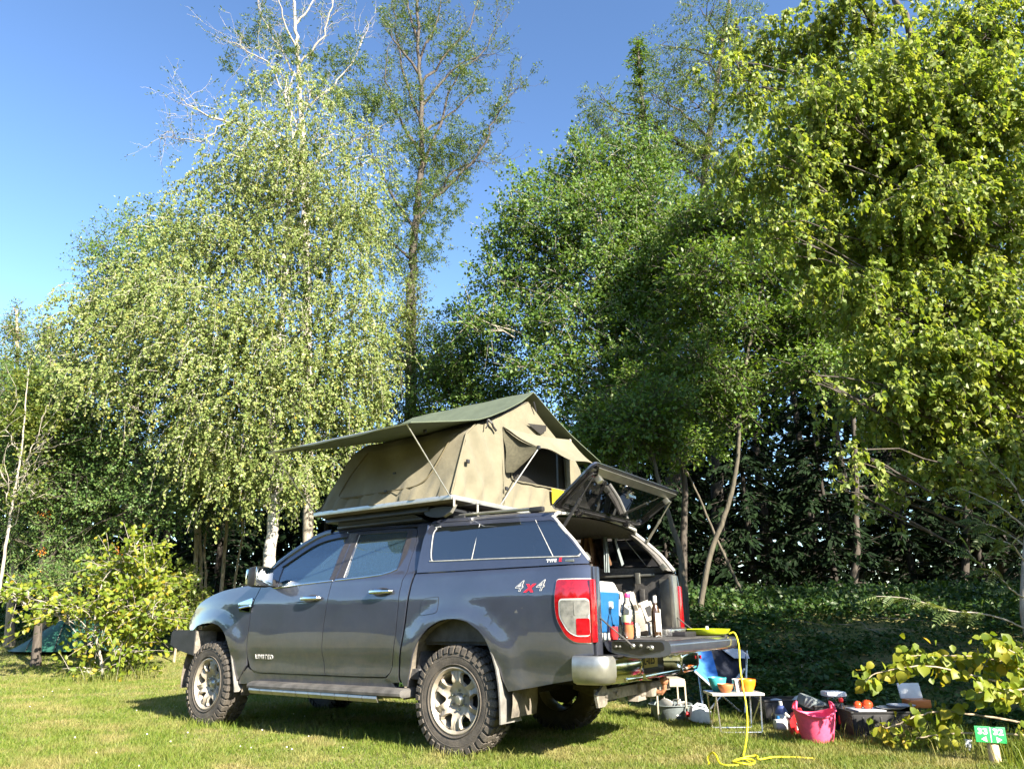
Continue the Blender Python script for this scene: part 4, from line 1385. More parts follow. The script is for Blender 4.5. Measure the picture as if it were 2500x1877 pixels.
# ================================================================= ROOF TENT
CANVAS = mat('tan_canvas', (0.128, 0.117, 0.080), rough=0.92, color2=(0.160, 0.145, 0.100), vscale=5, bump=0.55, bscale=13, sheen=0.1)
FLY = mat('green_fly', (0.068, 0.085, 0.056), rough=0.72, color2=(0.085, 0.105, 0.070), vscale=6, bump=0.12, bscale=18)
ALU = mat('aluminium', (0.5, 0.5, 0.48), rough=0.35, metal=0.75, var=0.08, vscale=20)
BOARD = mat('tent_board', (0.13, 0.11, 0.085), rough=0.8, var=0.2, vscale=14)
NET = mat('window_net', (0.018, 0.017, 0.015), rough=0.95, var=0.3, vscale=60)
PVC = mat('black_pvc', (0.022, 0.023, 0.026), rough=0.42, var=0.3, vscale=7, bump=0.2, bscale=30)
BOXBLK = mat('roof_box_black', (0.03, 0.033, 0.04), rough=0.36, var=0.2, vscale=9, bump=0.05, bscale=200)
YELLOW = mat('yellow_tag', (0.6, 0.44, 0.01), rough=0.55)
STRAP = mat('grey_strap', (0.28, 0.27, 0.24), rough=0.8, var=0.15, vscale=60)

# black tray box between the tent and the cab roof
rbx = thing('roof_box', 'flat black roof box on the cab roof under the tent', 'roof box', (1.25, 0, 1.86))
def lbox(name, x0, x1, y, z0, z1, tx, ty, m, par, org, bev=0.02):
    bm = bmesh.new()
    bmesh.ops.create_cube(bm, size=1.0)
    for v in bm.verts:
        topv = v.co.z > 0
        xx = (x0 if v.co.x < 0 else x1)
        if topv:
            xx += (-tx if v.co.x < 0 else tx)
        v.co = Vector((xx-org[0], (math.copysign(y+(ty if topv else 0), v.co.y))-org[1], (z1 if topv else z0)-org[2]))
    bmesh.ops.bevel(bm, geom=bm.edges[:], offset=bev, segments=3, profile=0.6, affect='EDGES')
    me = bpy.data.meshes.new(name)
    bm.to_mesh(me); bm.free()
    me.materials.append(m)
    me.polygons.foreach_set('use_smooth', [True]*len(me.polygons))
    me.set_sharp_from_angle(angle=math.radians(40))
    return link(bpy.data.objects.new(name, me), par)
o_ = (1.25, 0, 1.86)
lbox('box_base', 0.56, 1.76, 0.62, 1.838, 1.902, -0.10, 0.09, BOXBLK, rbx, o_, 0.012)
lbox('box_lid', 0.44, 1.79, 0.755, 1.905, 1.955, -0.010, -0.010, BOXBLK, rbx, o_, 0.014)
for sd in (1, -1):
    MB().box((1.15-1.25, 0.655*sd, 1.862-1.86), (1.12, 0.022, 0.022), bev=0.005).build('mount_rail', PVC, rbx)
    for k in (0.72, 1.05, 1.30, 1.62):
        MB().box((k-1.25, 0.60*sd, 1.868-1.86), (0.10, 0.09, 0.022), bev=0.005).build('mount_foot', PVC, rbx)

O = Vector((0.97, 0.0, 1.95))
rtent = thing('roof_tent', 'tan canvas roof tent with green fly opened above the truck cab', 'roof tent', O)
def L(p):
    return (p[0]-O.x, p[1]-O.y, p[2]-O.z)
def tube_(name, pts, r, m, n=6, par=None):
    return MB().tube([L(p) for p in pts], r, n).build(name, m, par or rtent)
MB().box(L((0.97, 0.215, 1.967)), (1.72, 1.25, 0.014), bev=0.004).build('base_board', BOARD, rtent)
MB().box(L((0.97, -1.075, 1.958)), (1.72, 1.27, 0.03), bev=0.004).build('base_board', BOARD, rtent)
for p, s in (((0.97, 0.852, 1.985), (1.75, 0.018, 0.040)), ((0.97, -1.722, 1.985), (1.75, 0.018, 0.040)), ((0.095, 0.215, 1.985), (0.018, 1.255, 0.040)), ((0.095, -1.078, 1.985), (0.018, 1.27, 0.040)),
             ((1.845, 0.215, 1.985), (0.018, 1.255, 0.040)), ((1.845, -1.078, 1.985), (0.018, 1.27, 0.040))):
    MB().box(L(p), s, bev=0.003).build('base_frame', ALU, rtent)
for y in (0.55, -0.25):
    MB().box(L((0.97, y, 1.9575)), (1.9, 0.04, 0.004), bev=0.004).build('support_bar', ALU, rtent)
def wr(x, y, z, a=0.006):
    return a*(math.sin(9*x+5*z)+0.6*math.sin(23*y-14*z+3*x)+0.4*math.sin(31*x+17*y))
HALF = [(1.285, 2.0), (1.19, 2.25), (1.065, 2.60), (0.93, 2.71), (0.745, 2.762), (0.40, 2.945), (0.0, 3.165)]
YC = -0.435
GAB = [(YC+a, b) for a, b in HALF]+[(YC-a, b) for a, b in HALF[-2::-1]]
WIN = round_poly([(-0.06, 2.27), (-0.12, 2.72), (-1.12, 2.75), (-1.14, 2.31)], 0.07)
def gable(name, xz, side, holes, m):
    def surf(a, b):
        # a: across (stored as x), b: height; returned as the panel depth
        return 0.0
    loops = [GAB]+holes
    fl = [Vector((p[0], p[1], 0)) for l in loops for p in l]
    tris = tessellate_polygon([[Vector((p[0], p[1], 0)) for p in l] for l in loops])
    bm = bmesh.new()
    bv = [bm.verts.new(p) for p in fl]
    for t in tris:
        try: bm.faces.new([bv[i] for i in t])
        except ValueError: pass
    for axn, lo, hi in ((0, -1.75, 0.9), (1, 1.98, 3.2)):
        k = lo
        while k < hi:
            co = Vector((0, 0, 0)); co[axn] = k
            no = Vector((0, 0, 0)); no[axn] = 1
            bmesh.ops.bisect_plane(bm, geom=bm.verts[:]+bm.edges[:]+bm.faces[:], dist=1e-5, plane_co=co, plane_no=no)
            k += 0.045
    bm.verts.index_update()
    vs = []
    for v in bm.verts:
        y, z = v.co.x, v.co.y
        # cloth pulled towards the frame legs, slack near the base
        fold = 0.026*math.sin(30*(y*0.8+z*0.35))*math.exp(-((z-2.08)/0.14)**2)+0.022*math.exp(-((y-0.10)/0.05)**2)*sst(3.0, 2.7, z)
        fold += 0.020*math.sin(22*(y-0.6*(z-2.0)))*math.exp(-((y-0.5)/0.35)**2)
        vs.append(L((xz(z)-side*fold-side*wr(0, y, z, 0.004), y, z)))
    fs = [[v.index for v in f.verts] for f in bm.faces]
    bm.free()
    return mesh_obj(name, vs, fs, m, rtent, 70)
gable('gable_wall', lambda z: 0.105+0.02*(z-2.0), 1, [WIN], CANVAS)
gable('gable_wall', lambda z: 1.835-0.50*(z-2.0)+0.12*(z-2.0)**2, -1, [], CANVAS)
# end walls and inner roof
def end_wall(name, s):
    rows = []
    hh = [HALF[0]]+[tuple(np.array(HALF[i])*(1-t)+np.array(HALF[i+1])*t) for i in range(0, 4) for t in (0.25, 0.5, 0.75, 1.0)]
    for a, z in hh:
        xf = 1.835-0.50*(z-2.0)+0.12*(z-2.0)**2
        row = []
        for t in np.linspace(0, 1, 30):
            x = 0.105+0.02*(z-2.0)+t*(xf-0.105-0.02*(z-2.0))
            f = 0.022*math.sin(38*x+6*z)*math.exp(-((z-2.05)/0.12)**2)+0.020*math.sin(13*x-9*z)*math.sin(math.pi*t)-0.03*math.sin(math.pi*t)*sst(2.0, 2.3, z)
            row.append(L((x, YC+s*(a+f), z)))
        rows.append(row)
    return MB().grid(rows).build(name, CANVAS, rtent, 70)
end_wall('end_wall', 1); end_wall('end_wall', -1)
rows = []
for a, z in [(YC+a, b) for a, b in HALF[4:]]+[(YC-a, b) for a, b in HALF[-2:3:-1]]:
    xf = 1.835-0.50*(z-2.0)+0.12*(z-2.0)**2
    rows.append([L((0.12+t*(xf-0.12), a, z)) for t in np.linspace(0, 1, 6)])
MB().grid(rows).build('inner_roof', CANVAS, rtent, 70)
# window: net, side wing, awning
mn = [L((0.135, y, z)) for y, z in ins(WIN, 0.02)]
MB().add(mn, [tuple(range(len(mn)))]).build('window_net', NET, rtent, None)
tube_('window_hem', [(0.098, y, z) for y, z in WIN+[WIN[0]]], 0.007, CANVAS)
MB().grid([[L((0.13, -0.98, z)), L((0.13, -1.02, z))] for z in (2.3, 2.74)]).build('window_strip', PVC, rtent, None)
rows = []
for t in np.linspace(0, 1, 16):
    top = Vector((0.10, 0.085-1.34*t, 2.775+0.135*t-0.02*math.sin(math.pi*t)))
    out = Vector((-0.20-0.11*t, -0.10-1.04*t, 2.555-0.03*t+0.02*math.sin(3*math.pi*t)))
    rows.append([L(top.lerp(out, u)+Vector((0, 0, -0.035*math.sin(math.pi*u)))) for u in np.linspace(0, 1, 8)])
MB().grid(rows).build('window_awning', CANVAS, rtent, 70)
rows = []
for u in np.linspace(0, 1, 10):
    a = Vector((0.085, 0.085-0.05*u, 2.765-0.44*u))
    b = Vector((0.10, 0.085, 2.775)).lerp(Vector((-0.20, -0.10, 2.55)), u**0.8) if u < 1 else Vector((-0.20, -0.10, 2.55))
    b = Vector((0.10, 0.085, 2.775)).lerp(Vector((-0.20, -0.10, 2.55)), min(1, u*1.25)) if u < 0.8 else Vector((-0.20, -0.10, 2.55)).lerp(Vector((0.04, -0.03, 2.33)), (u-0.8)/0.2)
    rows.append([L(a.lerp(b, v)+Vector((0.012*math.sin(9*u+4*v), -0.045*math.sin(math.pi*v)*math.sin(math.pi*min(1, u+0.1)), 0))) for v in np.linspace(0, 1, 8)])
MB().grid(rows).build('awning_side', mat('shaded_olive_net', (0.060, 0.056, 0.036), rough=0.95, var=0.2, vscale=40), rtent, 70)  # olive mesh, coloured darker to paint in the shade on the wing
tube_('awning_pole', [(0.10, 0.115, 2.01), (-0.20, -0.10, 2.552)], 0.0065, ALU)
tube_('awning_pole', [(0.10, -1.15, 2.02), (-0.305, -1.14, 2.52)], 0.0065, ALU)
MB().box(L((-0.20, -0.10, 2.56)), (0.03, 0.03, 0.035), bev=0.006).build('pole_tip', PVC, rtent)
# small vent flap over the window
MB().add([L((0.095, -0.36, 2.905)), L((0.095, -0.74, 2.965)), L((0.09, -0.72, 2.90)), L((0.085, -0.60, 2.835))], [(0, 1, 2, 3)]).build('vent_gap', NET, rtent, None)
# seams and ties
tube_('corner_seam', [(0.103, 0.853, 2.01), (0.108, 0.765, 2.25), (0.112, 0.638, 2.595), (0.113, 0.50, 2.715)], 0.007, CANVAS)
tube_('leg_seam', [(0.085, 0.07, 2.02), (0.088, 0.095, 2.35), (0.10, 0.09, 2.74)], 0.005, CANVAS)
zp = [(1.37, 2.58), (1.50, 2.36), (1.56, 2.20), (1.56, 2.145), (1.48, 2.118), (1.2, 2.118), (0.9, 2.122), (0.62, 2.13), (0.50, 2.16), (0.42, 2.24), (0.36, 2.38), (0.30, 2.55)]
def yw(x, z):
    return YC+float(np.interp(z, [h[1] for h in HALF[:5]], [h[0] for h in HALF[:5]]))
tube_('door_zip', [(x, yw(x, z)+0.004, z) for x, z in catmull(zp, 4)], 0.007, mat('zip_brown', (0.10, 0.085, 0.05), rough=0.8))
for x, z in ((0.92, 2.125), (0.88, 2.30)):
    MB().box(L((x, yw(x, z)+0.014, z)), (0.035, 0.012, 0.02), bev=0.004).build('toggle', PVC, rtent)
for y, z in ((0.645, 2.33), (0.04, 2.17)):
    MB().box(L((0.085, y, z)), (0.022, 0.035, 0.035), bev=0.006).build('toggle', PVC, rtent)
tie = MB()
tie.tube([L(p) for p in ((0.10, 0.335, 2.80), (0.07, 0.30, 2.76), (0.085, 0.255, 2.73), (0.075, 0.22, 2.70))], 0.012, 6)
tie.tube([L(p) for p in ((0.08, 0.36, 2.78), (0.07, 0.37, 2.72), (0.08, 0.385, 2.69))], 0.007, 5)
tie.build('tie_strap', PVC, rtent)
tube_('tie_strap', [(0.08, -0.47, 3.16), (0.09, -0.53, 3.07)], 0.009, PVC)
MB().box(L((0.085, -1.235, 2.86)), (0.008, 0.035, 0.10), bev=0.002).build('tie_strap', STRAP, rtent)
MB().grid([[L((0.078, -0.79, z)), L((0.074, -0.92, z+0.004)), L((0.078, -1.05, z))] for z in (2.128, 2.21, 2.29)]).build('yellow_tag', YELLOW, rtent, None)
# fly sheet
PFL = [(1.445, 2.520), (1.28, 2.556), (1.12, 2.592), (0.92, 2.640), (0.71, 2.700), (0.52, 2.752), (0.33, 2.825), (0.10, 2.932), (-0.06, 3.02), (-0.21, 3.108), (-0.34, 3.20), (-0.43, 3.262),
       (-0.54, 3.215), (-0.72, 3.135), (-0.95, 3.045), (-1.2, 2.96), (-1.45, 2.885), (-1.7, 2.815), (-1.9, 2.765)]
rows = []
for i, (y, z) in enumerate(PFL):
    row = []
    for t in np.linspace(0, 1, 18):
        x = 0.055+1.85*t
        ridge = math.exp(-((y+0.43)/0.25)**2)
        sag = -0.045*math.sin(math.pi*t)*(1-ridge)*sst(-2.2, -1.0, y)*(1 if y < 1.3 else 0.45)
        row.append((x-0.30*ridge*sst(0.55, 1.0, t)*0.5, y, z+sag+0.004*math.sin(11*x+7*y)))
    rows.append(row)
fl = MB()
fl.grid([[L(p) for p in r] for r in rows])
fl.grid([[L((p[0], p[1], p[2]-0.006)) for p in r] for r in rows])
for edge in ([r[0] for r in rows], [r[-1] for r in rows], rows[0], rows[-1]):
    fl.grid([[L(p) for p in edge], [L((p[0], p[1], p[2]-0.010)) for p in edge]])
fl.build('fly_sheet', FLY, rtent, 60, fix=False)
for xx, ya in ((0.115, 1.435), (1.835, 1.42)):
    tube_('fly_pole', [(xx, 0.86, 2.0), (xx, ya, 2.515)], 0.0065, ALU)
tube_('fly_spreader', [(0.10, 1.43, 2.512), (1.86, 1.43, 2.506)], 0.008, ALU)
for x in (0.35, 0.36):
    MB().box(L((x, 0.93, 2.60)), (0.02, 0.02, 0.05), bev=0.004).build('toggle', PVC, rtent)
# straps and rolled travel cover under the rear edge
for y, zb in ((0.835, 1.905), (0.50, 1.86)):
    MB().box(L((0.082, y, (1.99+zb)/2)), (0.006, 0.025, 1.99-zb), bev=0.002).build('strap', STRAP, rtent)
MB().grid([[L((0.10, 0.80, 1.93)), L((0.10, 0.765, 1.93))], [L((0.16, 0.79, 1.87)), L((0.16, 0.755, 1.86))], [L((0.26, 0.76, 1.845)), L((0.27, 0.725, 1.835))]]).build('strap', STRAP, rtent, None)
rc = MB()
rows = []
for t in np.linspace(0, 1, 14):
    y = 0.74-1.4*t
    rows.append([L((0.33+(0.17+0.01*math.sin(9*y))*math.cos(a), y, 1.895+(0.046+0.006*math.sin(13*y+a))*math.sin(a))) for a in np.linspace(0, 2*math.pi, 14)])
rc.grid(rows)
rc.f.append(tuple(range(14)))
rc.build('travel_cover', PVC, rtent, 60)
# ================================================================= TREES
L_BIRCH = leaf_mat('birch_leaf', [(0, (0.105, 0.16, 0.038)), (0.4, (0.165, 0.215, 0.06)), (0.8, (0.225, 0.26, 0.09)), (0.98, (0.27, 0.29, 0.12)), (1.0, (0.42, 0.33, 0.03))], trans=0.36)
L_BIRCH2 = leaf_mat('near_birch_leaf', [(0, (0.115, 0.18, 0.028)), (0.5, (0.18, 0.24, 0.042)), (1.0, (0.27, 0.30, 0.08))], trans=0.47)
L_POPLAR = leaf_mat('poplar_leaf', [(0, (0.052, 0.108, 0.020)), (0.6, (0.095, 0.17, 0.032)), (1.0, (0.165, 0.22, 0.06))], trans=0.40, rough=0.45, spec=0.28)
L_ASH = leaf_mat('ash_leaf', [(0, (0.05, 0.095, 0.022)), (0.6, (0.085, 0.135, 0.03)), (1.0, (0.14, 0.17, 0.05))], trans=0.40)
L_MAPLE = leaf_mat('hornbeam_leaf', [(0, (0.050, 0.108, 0.015)), (0.6, (0.10, 0.175, 0.025)), (1.0, (0.16, 0.22, 0.042))], trans=0.35)
L_FRESH = leaf_mat('fresh_leaf', [(0, (0.075, 0.12, 0.022)), (0.6, (0.12, 0.165, 0.028)), (1.0, (0.19, 0.20, 0.045))], trans=0.40)
L_YELLOW = leaf_mat('yellow_leaf', [(0, (0.11, 0.175, 0.02)), (0.55, (0.18, 0.235, 0.026)), (0.88, (0.26, 0.28, 0.035)), (1.0, (0.38, 0.27, 0.03))], trans=0.45)
L_ROWAN = leaf_mat('rowan_leaf', [(0, (0.055, 0.115, 0.03)), (0.6, (0.095, 0.165, 0.042)), (1.0, (0.16, 0.21, 0.06))], trans=0.35)
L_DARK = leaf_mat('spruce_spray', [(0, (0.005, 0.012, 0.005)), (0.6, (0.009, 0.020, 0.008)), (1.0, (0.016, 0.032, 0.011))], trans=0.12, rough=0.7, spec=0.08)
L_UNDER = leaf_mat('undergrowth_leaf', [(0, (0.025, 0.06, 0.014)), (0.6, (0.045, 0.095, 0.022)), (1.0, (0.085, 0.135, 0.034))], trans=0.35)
L_LARCH = leaf_mat('larch_spray', [(0, (0.06, 0.10, 0.022)), (0.6, (0.10, 0.14, 0.03)), (1.0, (0.16, 0.18, 0.05))], trans=0.35)
BK_BIRCH = bark_mat('birch_bark', (0.10, 0.09, 0.08), (0.62, 0.58, 0.52), scale=(1.2, 1.2, 3.5), vs=5)
BK_PALE = bark_mat('pale_bark', (0.20, 0.18, 0.15), (0.36, 0.33, 0.28))
BK_TAN = bark_mat('tan_bark', (0.20, 0.16, 0.11), (0.40, 0.33, 0.24))
BK_DARK = bark_mat('dark_bark', (0.040, 0.033, 0.028), (0.085, 0.072, 0.060))
BK_SPRUCE = bark_mat('spruce_bark', (0.018, 0.015, 0.012), (0.04, 0.033, 0.027))
BK_GREY = bark_mat('grey_bark', (0.06, 0.054, 0.040), (0.115, 0.10, 0.075))

# the big weeping birch behind the bonnet
birch = tree('weeping_birch', 'tall weeping birch with white leaning trunk behind the truck bonnet', 14.5,
     [(650, 1500), (652, 1400), (668, 1260), (674, 1130), (662, 960), (690, 760), (700, 560), (715, 330)], 0.145,
     [(690, 200, 70, 70, 0.35), (760, 240, 80, 90, 0.3), (640, 320, 110, 90, 0.55), (800, 330, 110, 90, 0.5), (900, 400, 60, 80, 0.35), (690, 400, 120, 90, 0.8),
      (560, 470, 110, 95, 0.8), (700, 490, 140, 110), (850, 520, 100, 110, 0.9), (480, 590, 110, 95), (620, 640, 150, 120), (810, 640, 120, 120, 0.9),
      (390, 700, 110, 90), (280, 770, 95, 80), (215, 790, 70, 70, 0.7), (300, 870, 140, 100), (480, 820, 160, 130), (670, 830, 150, 130), (860, 770, 90, 110, 0.7),
      (420, 970, 150, 120), (600, 990, 170, 130), (780, 960, 130, 130), (880, 910, 75, 100), (560, 1110, 110, 95), (700, 1120, 100, 90), (840, 1050, 85, 80),
      (485, 1120, 60, 90), (590, 1210, 60, 60, 0.8), (715, 1180, 60, 70, 0.8), (250, 950, 90, 70)],
     L_BIRCH, BK_BIRCH, 200000, (0.066, 0.052), 'weep', twigs=0.3, strand=(0.35, 1.25), shell=0.12)

def sparse(name, label, depth, trunk_px, r0, limbs_px, tufts, leaf, bark, count, size, group=None, nt=3, tl=1.0):
    """a thin half-bare tree: drawn limbs that fork into bare twigs, tufts of leaves on some"""
    tp = [nv(gp(trunk_px[0][0], 1500, depth))-np.array([0, 0, 0.15])]+[nv(at(p[0], p[1], depth)) for p in trunk_px[1:]]
    org = tp[0]+np.array([0, 0, 0.15])
    root = thing(name, label, 'tree', tuple(org), group=group)
    w = Wood()
    T = np.array(catmull(tp, 8))-org
    w.add(wob(T, min(0.03, r0*0.15)), np.linspace(r0, r0*0.22, len(T)), 8)
    ends = []
    for lm in limbs_px:
        off = rng.uniform(-1.2, 1.2)
        pts = [nv(at(px, py, depth+off*k/(len(lm)-1)))-org for k, (px, py) in enumerate(lm)]
        Lp = np.array(catmull(pts, 5))
        w.add(wob(Lp, 0.035), np.linspace(r0*0.30, 0.008, len(Lp)), 6)
        for j in range(2, len(Lp)):
            for _ in range(nt):
                if rng.random() < 0.8:
                    d = unit(Lp[min(j+1, len(Lp)-1)]-Lp[j-2]+rng.normal(0, 0.35, 3))
                    d = unit(d+rng.normal(0, 0.55, 3)+UPV*0.35)
                    l = rng.uniform(0.4, 1.5)*tl
                    t = np.linspace(0, 1, 6)[:, None]
                    S = Lp[j]+d*l*t+np.cumsum(rng.normal(0, 0.05*l, (6, 3)), 0)
                    w.add(S, np.linspace(0.008, 0.003, 6), 4)
                    ends.append(S)
                    for _ in range(2):
                        a = S[rng.integers(2, 6)]
                        d2 = unit(d+rng.normal(0, 0.6, 3)+UPV*0.2)
                        l2 = rng.uniform(0.25, 0.7)
                        S2 = a+d2*l2*t+np.cumsum(rng.normal(0, 0.05*l2, (6, 3)), 0)
                        w.add(S2, np.linspace(0.005, 0.002, 6), 3)
                        ends.append(S2)
    w.build('trunk', bark, root)
    Ps, As, Ns = [], [], []
    specs = [clump_spec(c, depth) for c in tufts]
    vol = np.array([s[1].prod()**0.67*s[2] for s in specs])
    for (cen, rad, den), k in zip(specs, (vol/vol.sum()*count*0.72).astype(int)):
        m = 26
        K = max(1, k//m)
        q = in_ball(K, 0.2)
        s = cen-org+orient(q, rad)
        d = unit(rng.normal(0, 1, s.shape)+unit(orient(q, rad))*0.6)
        u = rng.random((K, m, 1))
        side = unit(rng.normal(size=(K, m, 3)))
        P = s[:, None]+d[:, None]*u*0.34+side*0.03
        Ps.append(P.reshape(-1, 3)); As.append((d[:, None]*0.6+side).reshape(-1, 3)); Ns.append((UPV*0.5+rng.normal(0, 0.6, P.shape)).reshape(-1, 3))
    m = int(count*0.28/max(1, len(ends)))
    for S in ends:
        if rng.random() < 0.55:
            k = max(2, int(m*1.6))
            i = rng.integers(2, 6, k)
            P = S[i]+rng.normal(0, 0.07, (k, 3))
            Ps.append(P); As.append(rng.normal(size=(k, 3))); Ns.append(UPV*0.5+rng.normal(0, 0.6, (k, 3)))
    P = np.concatenate(Ps); n = len(P); sc = rng.uniform(0.6, 1.2, n)
    leaves('crown', P, np.concatenate(As), np.concatenate(Ns), size[0]*sc, size[1]*sc, leaf, root, 'stuff')
    return root

sparse('ash_tree', 'half bare pale ash rising above the weeping birch', 19.5,
    [(760, 1500), (752, 900), (745, 500), (738, 330), (730, 180), (722, 60), (716, -60)], 0.15,
    [[(738, 330), (690, 230), (660, 160), (610, 130), (565, 100)], [(736, 270), (800, 220), (860, 150), (900, 60)], [(730, 200), (680, 110), (640, 40), (620, -40)],
     [(728, 160), (780, 100), (810, 20), (815, -60)], [(726, 120), (690, 40), (670, -40)], [(745, 480), (690, 380), (640, 330), (560, 300), (500, 345), (440, 340), (395, 330)], [(560, 300), (500, 280), (440, 240)],
     [(742, 420), (820, 360), (900, 330), (960, 290)], [(722, 60), (760, 10), (780, -60)]],
    [(640, 55, 40, 22), (600, 95, 40, 26), (690, 115, 38, 26), (720, 130, 30, 25), (790, 150, 45, 30), (860, 140, 50, 40), (560, 150, 30, 20), (870, 250, 60, 45), (800, 230, 50, 40), (620, 210, 45, 35), (930, 260, 55, 50)],
    L_ASH, BK_PALE, 15000, (0.11, 0.034), 'tall half bare trees', nt=2)
sparse('ash_tree', 'dark branched ash with feathery foliage right of the weeping birch', 20.5,
    [(1000, 1500), (1002, 900), (1005, 700), (1010, 600), (1028, 420), (1030, 300), (1022, 150), (1018, -60)], 0.19,
    [[(1028, 420), (1075, 300), (1110, 200), (1190, 110), (1215, 40)], [(1010, 560), (960, 480), (930, 420), (900, 330), (930, 230)], [(1012, 560), (1060, 480), (1110, 420), (1160, 395), (1205, 400)],
     [(1060, 480), (1150, 400), (1200, 310), (1240, 240), (1265, 215)], [(1030, 300), (990, 200), (970, 90), (960, -20)], [(1024, 220), (1090, 130), (1150, 60), (1170, -30)],
     [(1022, 150), (1060, 70), (1085, -30)], [(1020, 100), (995, 20), (985, -50)], [(1028, 380), (975, 290), (945, 200), (950, 110)], [(1020, 640), (960, 600), (920, 560)], [(1030, 260), (1120, 160), (1210, 130)],
     [(1021, 180), (970, 110), (935, 60)], [(1026, 330), (1110, 270), (1180, 200)]],
    [(1000, 640, 60, 60), (1050, 590, 60, 60), (1060, 500, 90, 70), (1000, 480, 60, 60), (950, 560, 60, 70), (1060, 360, 110, 45), (1010, 350, 60, 50), (1140, 340, 70, 50), (1000, 250, 60, 50),
     (1100, 120, 90, 60, 0.7), (1000, 90, 50, 60, 0.7), (1150, 200, 60, 40), (1210, 270, 40, 30), (1080, 420, 80, 50), (1030, 30, 60, 40), (960, 30, 40, 40), (930, 640, 50, 60), (880, 560, 40, 50)],
    L_ASH, BK_DARK, 42000, (0.11, 0.034), 'tall half bare trees', nt=2)
# ivy-clad lower stem with dense growth
tree('ivy_thicket', 'bright leafy thicket climbing below the dark branched ash', 18.5,
     [(1010, 1500), (1012, 1100), (1008, 760)], 0.10,
     [(1005, 740, 40, 70), (960, 800, 80, 70), (1030, 850, 90, 80), (940, 900, 80, 80), (1010, 960, 100, 90), (950, 1050, 90, 90), (1090, 920, 70, 70), (1000, 1120, 110, 80)],
     L_FRESH, BK_DARK, 26000, (0.075, 0.05), strand=(0.4, 0.9))
tree('hazel_tree', 'rounded dark green tree between the thicket and the tent ridge', 16.5,
     [(1150, 1500), (1150, 1200), (1140, 950)], 0.08,
     [(1130, 790, 60, 50, 0.7), (1180, 830, 80, 60), (1100, 870, 80, 70), (1190, 920, 110, 80), (1100, 980, 100, 90), (1220, 1010, 110, 90), (1120, 1090, 110, 90)],
     L_POPLAR, BK_GREY, 27000, (0.082, 0.060), strand=(0.35, 0.8))

# broad poplar behind the tent
tree('poplar_tree', 'broad grey green poplar with round leaves behind the roof tent', 15.0,
     [(1560, 1500), (1535, 1250), (1528, 1030), (1505, 830), (1480, 620), (1500, 450)], 0.11,
     [(1410, 370, 40, 60, 0.6), (1340, 440, 50, 55, 0.6), (1270, 470, 45, 60, 0.5), (1430, 440, 90, 80), (1540, 400, 110, 90), (1330, 540, 110, 85), (1240, 570, 70, 70, 0.7), (1460, 540, 120, 100), (1590, 510, 110, 100),
      (1210, 680, 80, 60, 0.7), (1320, 660, 110, 90), (1450, 660, 120, 100, 0.9), (1580, 650, 120, 100), (1170, 780, 60, 55, 0.6), (1270, 780, 100, 75, 0.8), (1400, 790, 120, 90, 0.8), (1540, 780, 120, 90, 0.9), (1650, 620, 90, 100),
      (1330, 900, 100, 75, 0.8), (1470, 910, 110, 85, 0.9), (1590, 900, 100, 90), (1520, 1010, 120, 90), (1420, 1020, 80, 60, 0.8), (1620, 1030, 80, 70)],
     L_POPLAR, BK_PALE, 84000, (0.086, 0.07), 'spread', twigs=0.35, strand=(0.35, 1.0), shape='leaf', shell=0.2)
# conifer leader and tall ashes at the back right
conifer('spruce_tree', 'dark ragged spruce top standing above the poplar', 1672, 95, 20.0, 2.3, L_POPLAR, BK_DARK, 5600, None, droop=0.1, bare=0.40, spray=0.22, ragged=0.75)
tree('ash_tree', 'tall feathery ash behind the near birch at top right', 20.0,
     [(1760, 1500), (1740, 900), (1720, 450), (1760, 150), (1790, -60)], 0.20,
     [(1720, 40, 90, 60, 0.8), (1800, 60, 80, 70), (1640, 170, 80, 70, 0.8), (1730, 150, 100, 80), (1610, 110, 60, 50, 0.5), (1590, 230, 70, 50, 0.7), (1700, 260, 100, 70), (1650, 340, 90, 80), (1760, 360, 120, 90), (1850, 200, 100, 100), (1580, 330, 60, 60), (1490, 290, 70, 60, 0.8), (1460, 250, 60, 50, 0.6), (1450, 330, 60, 60), (1690, 430, 110, 90)],
     L_ASH, BK_DARK, 34000, (0.105, 0.036), 'tuft', group='tall half bare trees', strand=(0.3, 0.7))
# hornbeams over the bank, right of the hatch
tree('hornbeam_tree', 'dark green hornbeam with crooked pale trunk rising from the bank', 12.5,
     [(1700, 1470), (1730, 1370), (1775, 1240), (1800, 1130), (1806, 1000), (1822, 880), (1843, 780), (1860, 690), (1880, 600)], 0.052,
     [(1700, 560, 90, 70), (1790, 520, 100, 80), (1880, 560, 110, 80), (1730, 660, 100, 60, 0.9), (1830, 650, 100, 70), (1940, 680, 110, 80), (1680, 760, 80, 50, 0.7), (1790, 780, 110, 60, 0.8), (1920, 800, 110, 70), (2030, 760, 110, 80), (1700, 870, 80, 50, 0.7), (1760, 930, 90, 50, 0.8), (1870, 900, 90, 50, 0.7), (1660, 990, 90, 50, 0.9), (1800, 1010, 70, 35, 0.6), (2000, 900, 90, 60)],
     L_MAPLE, BK_GREY, 46000, (0.085, 0.056), 'spread', twigs=0.7, strand=(0.35, 0.9), shape='leaf', shell=0.15, up_bias=1.1, rtop=0.35)
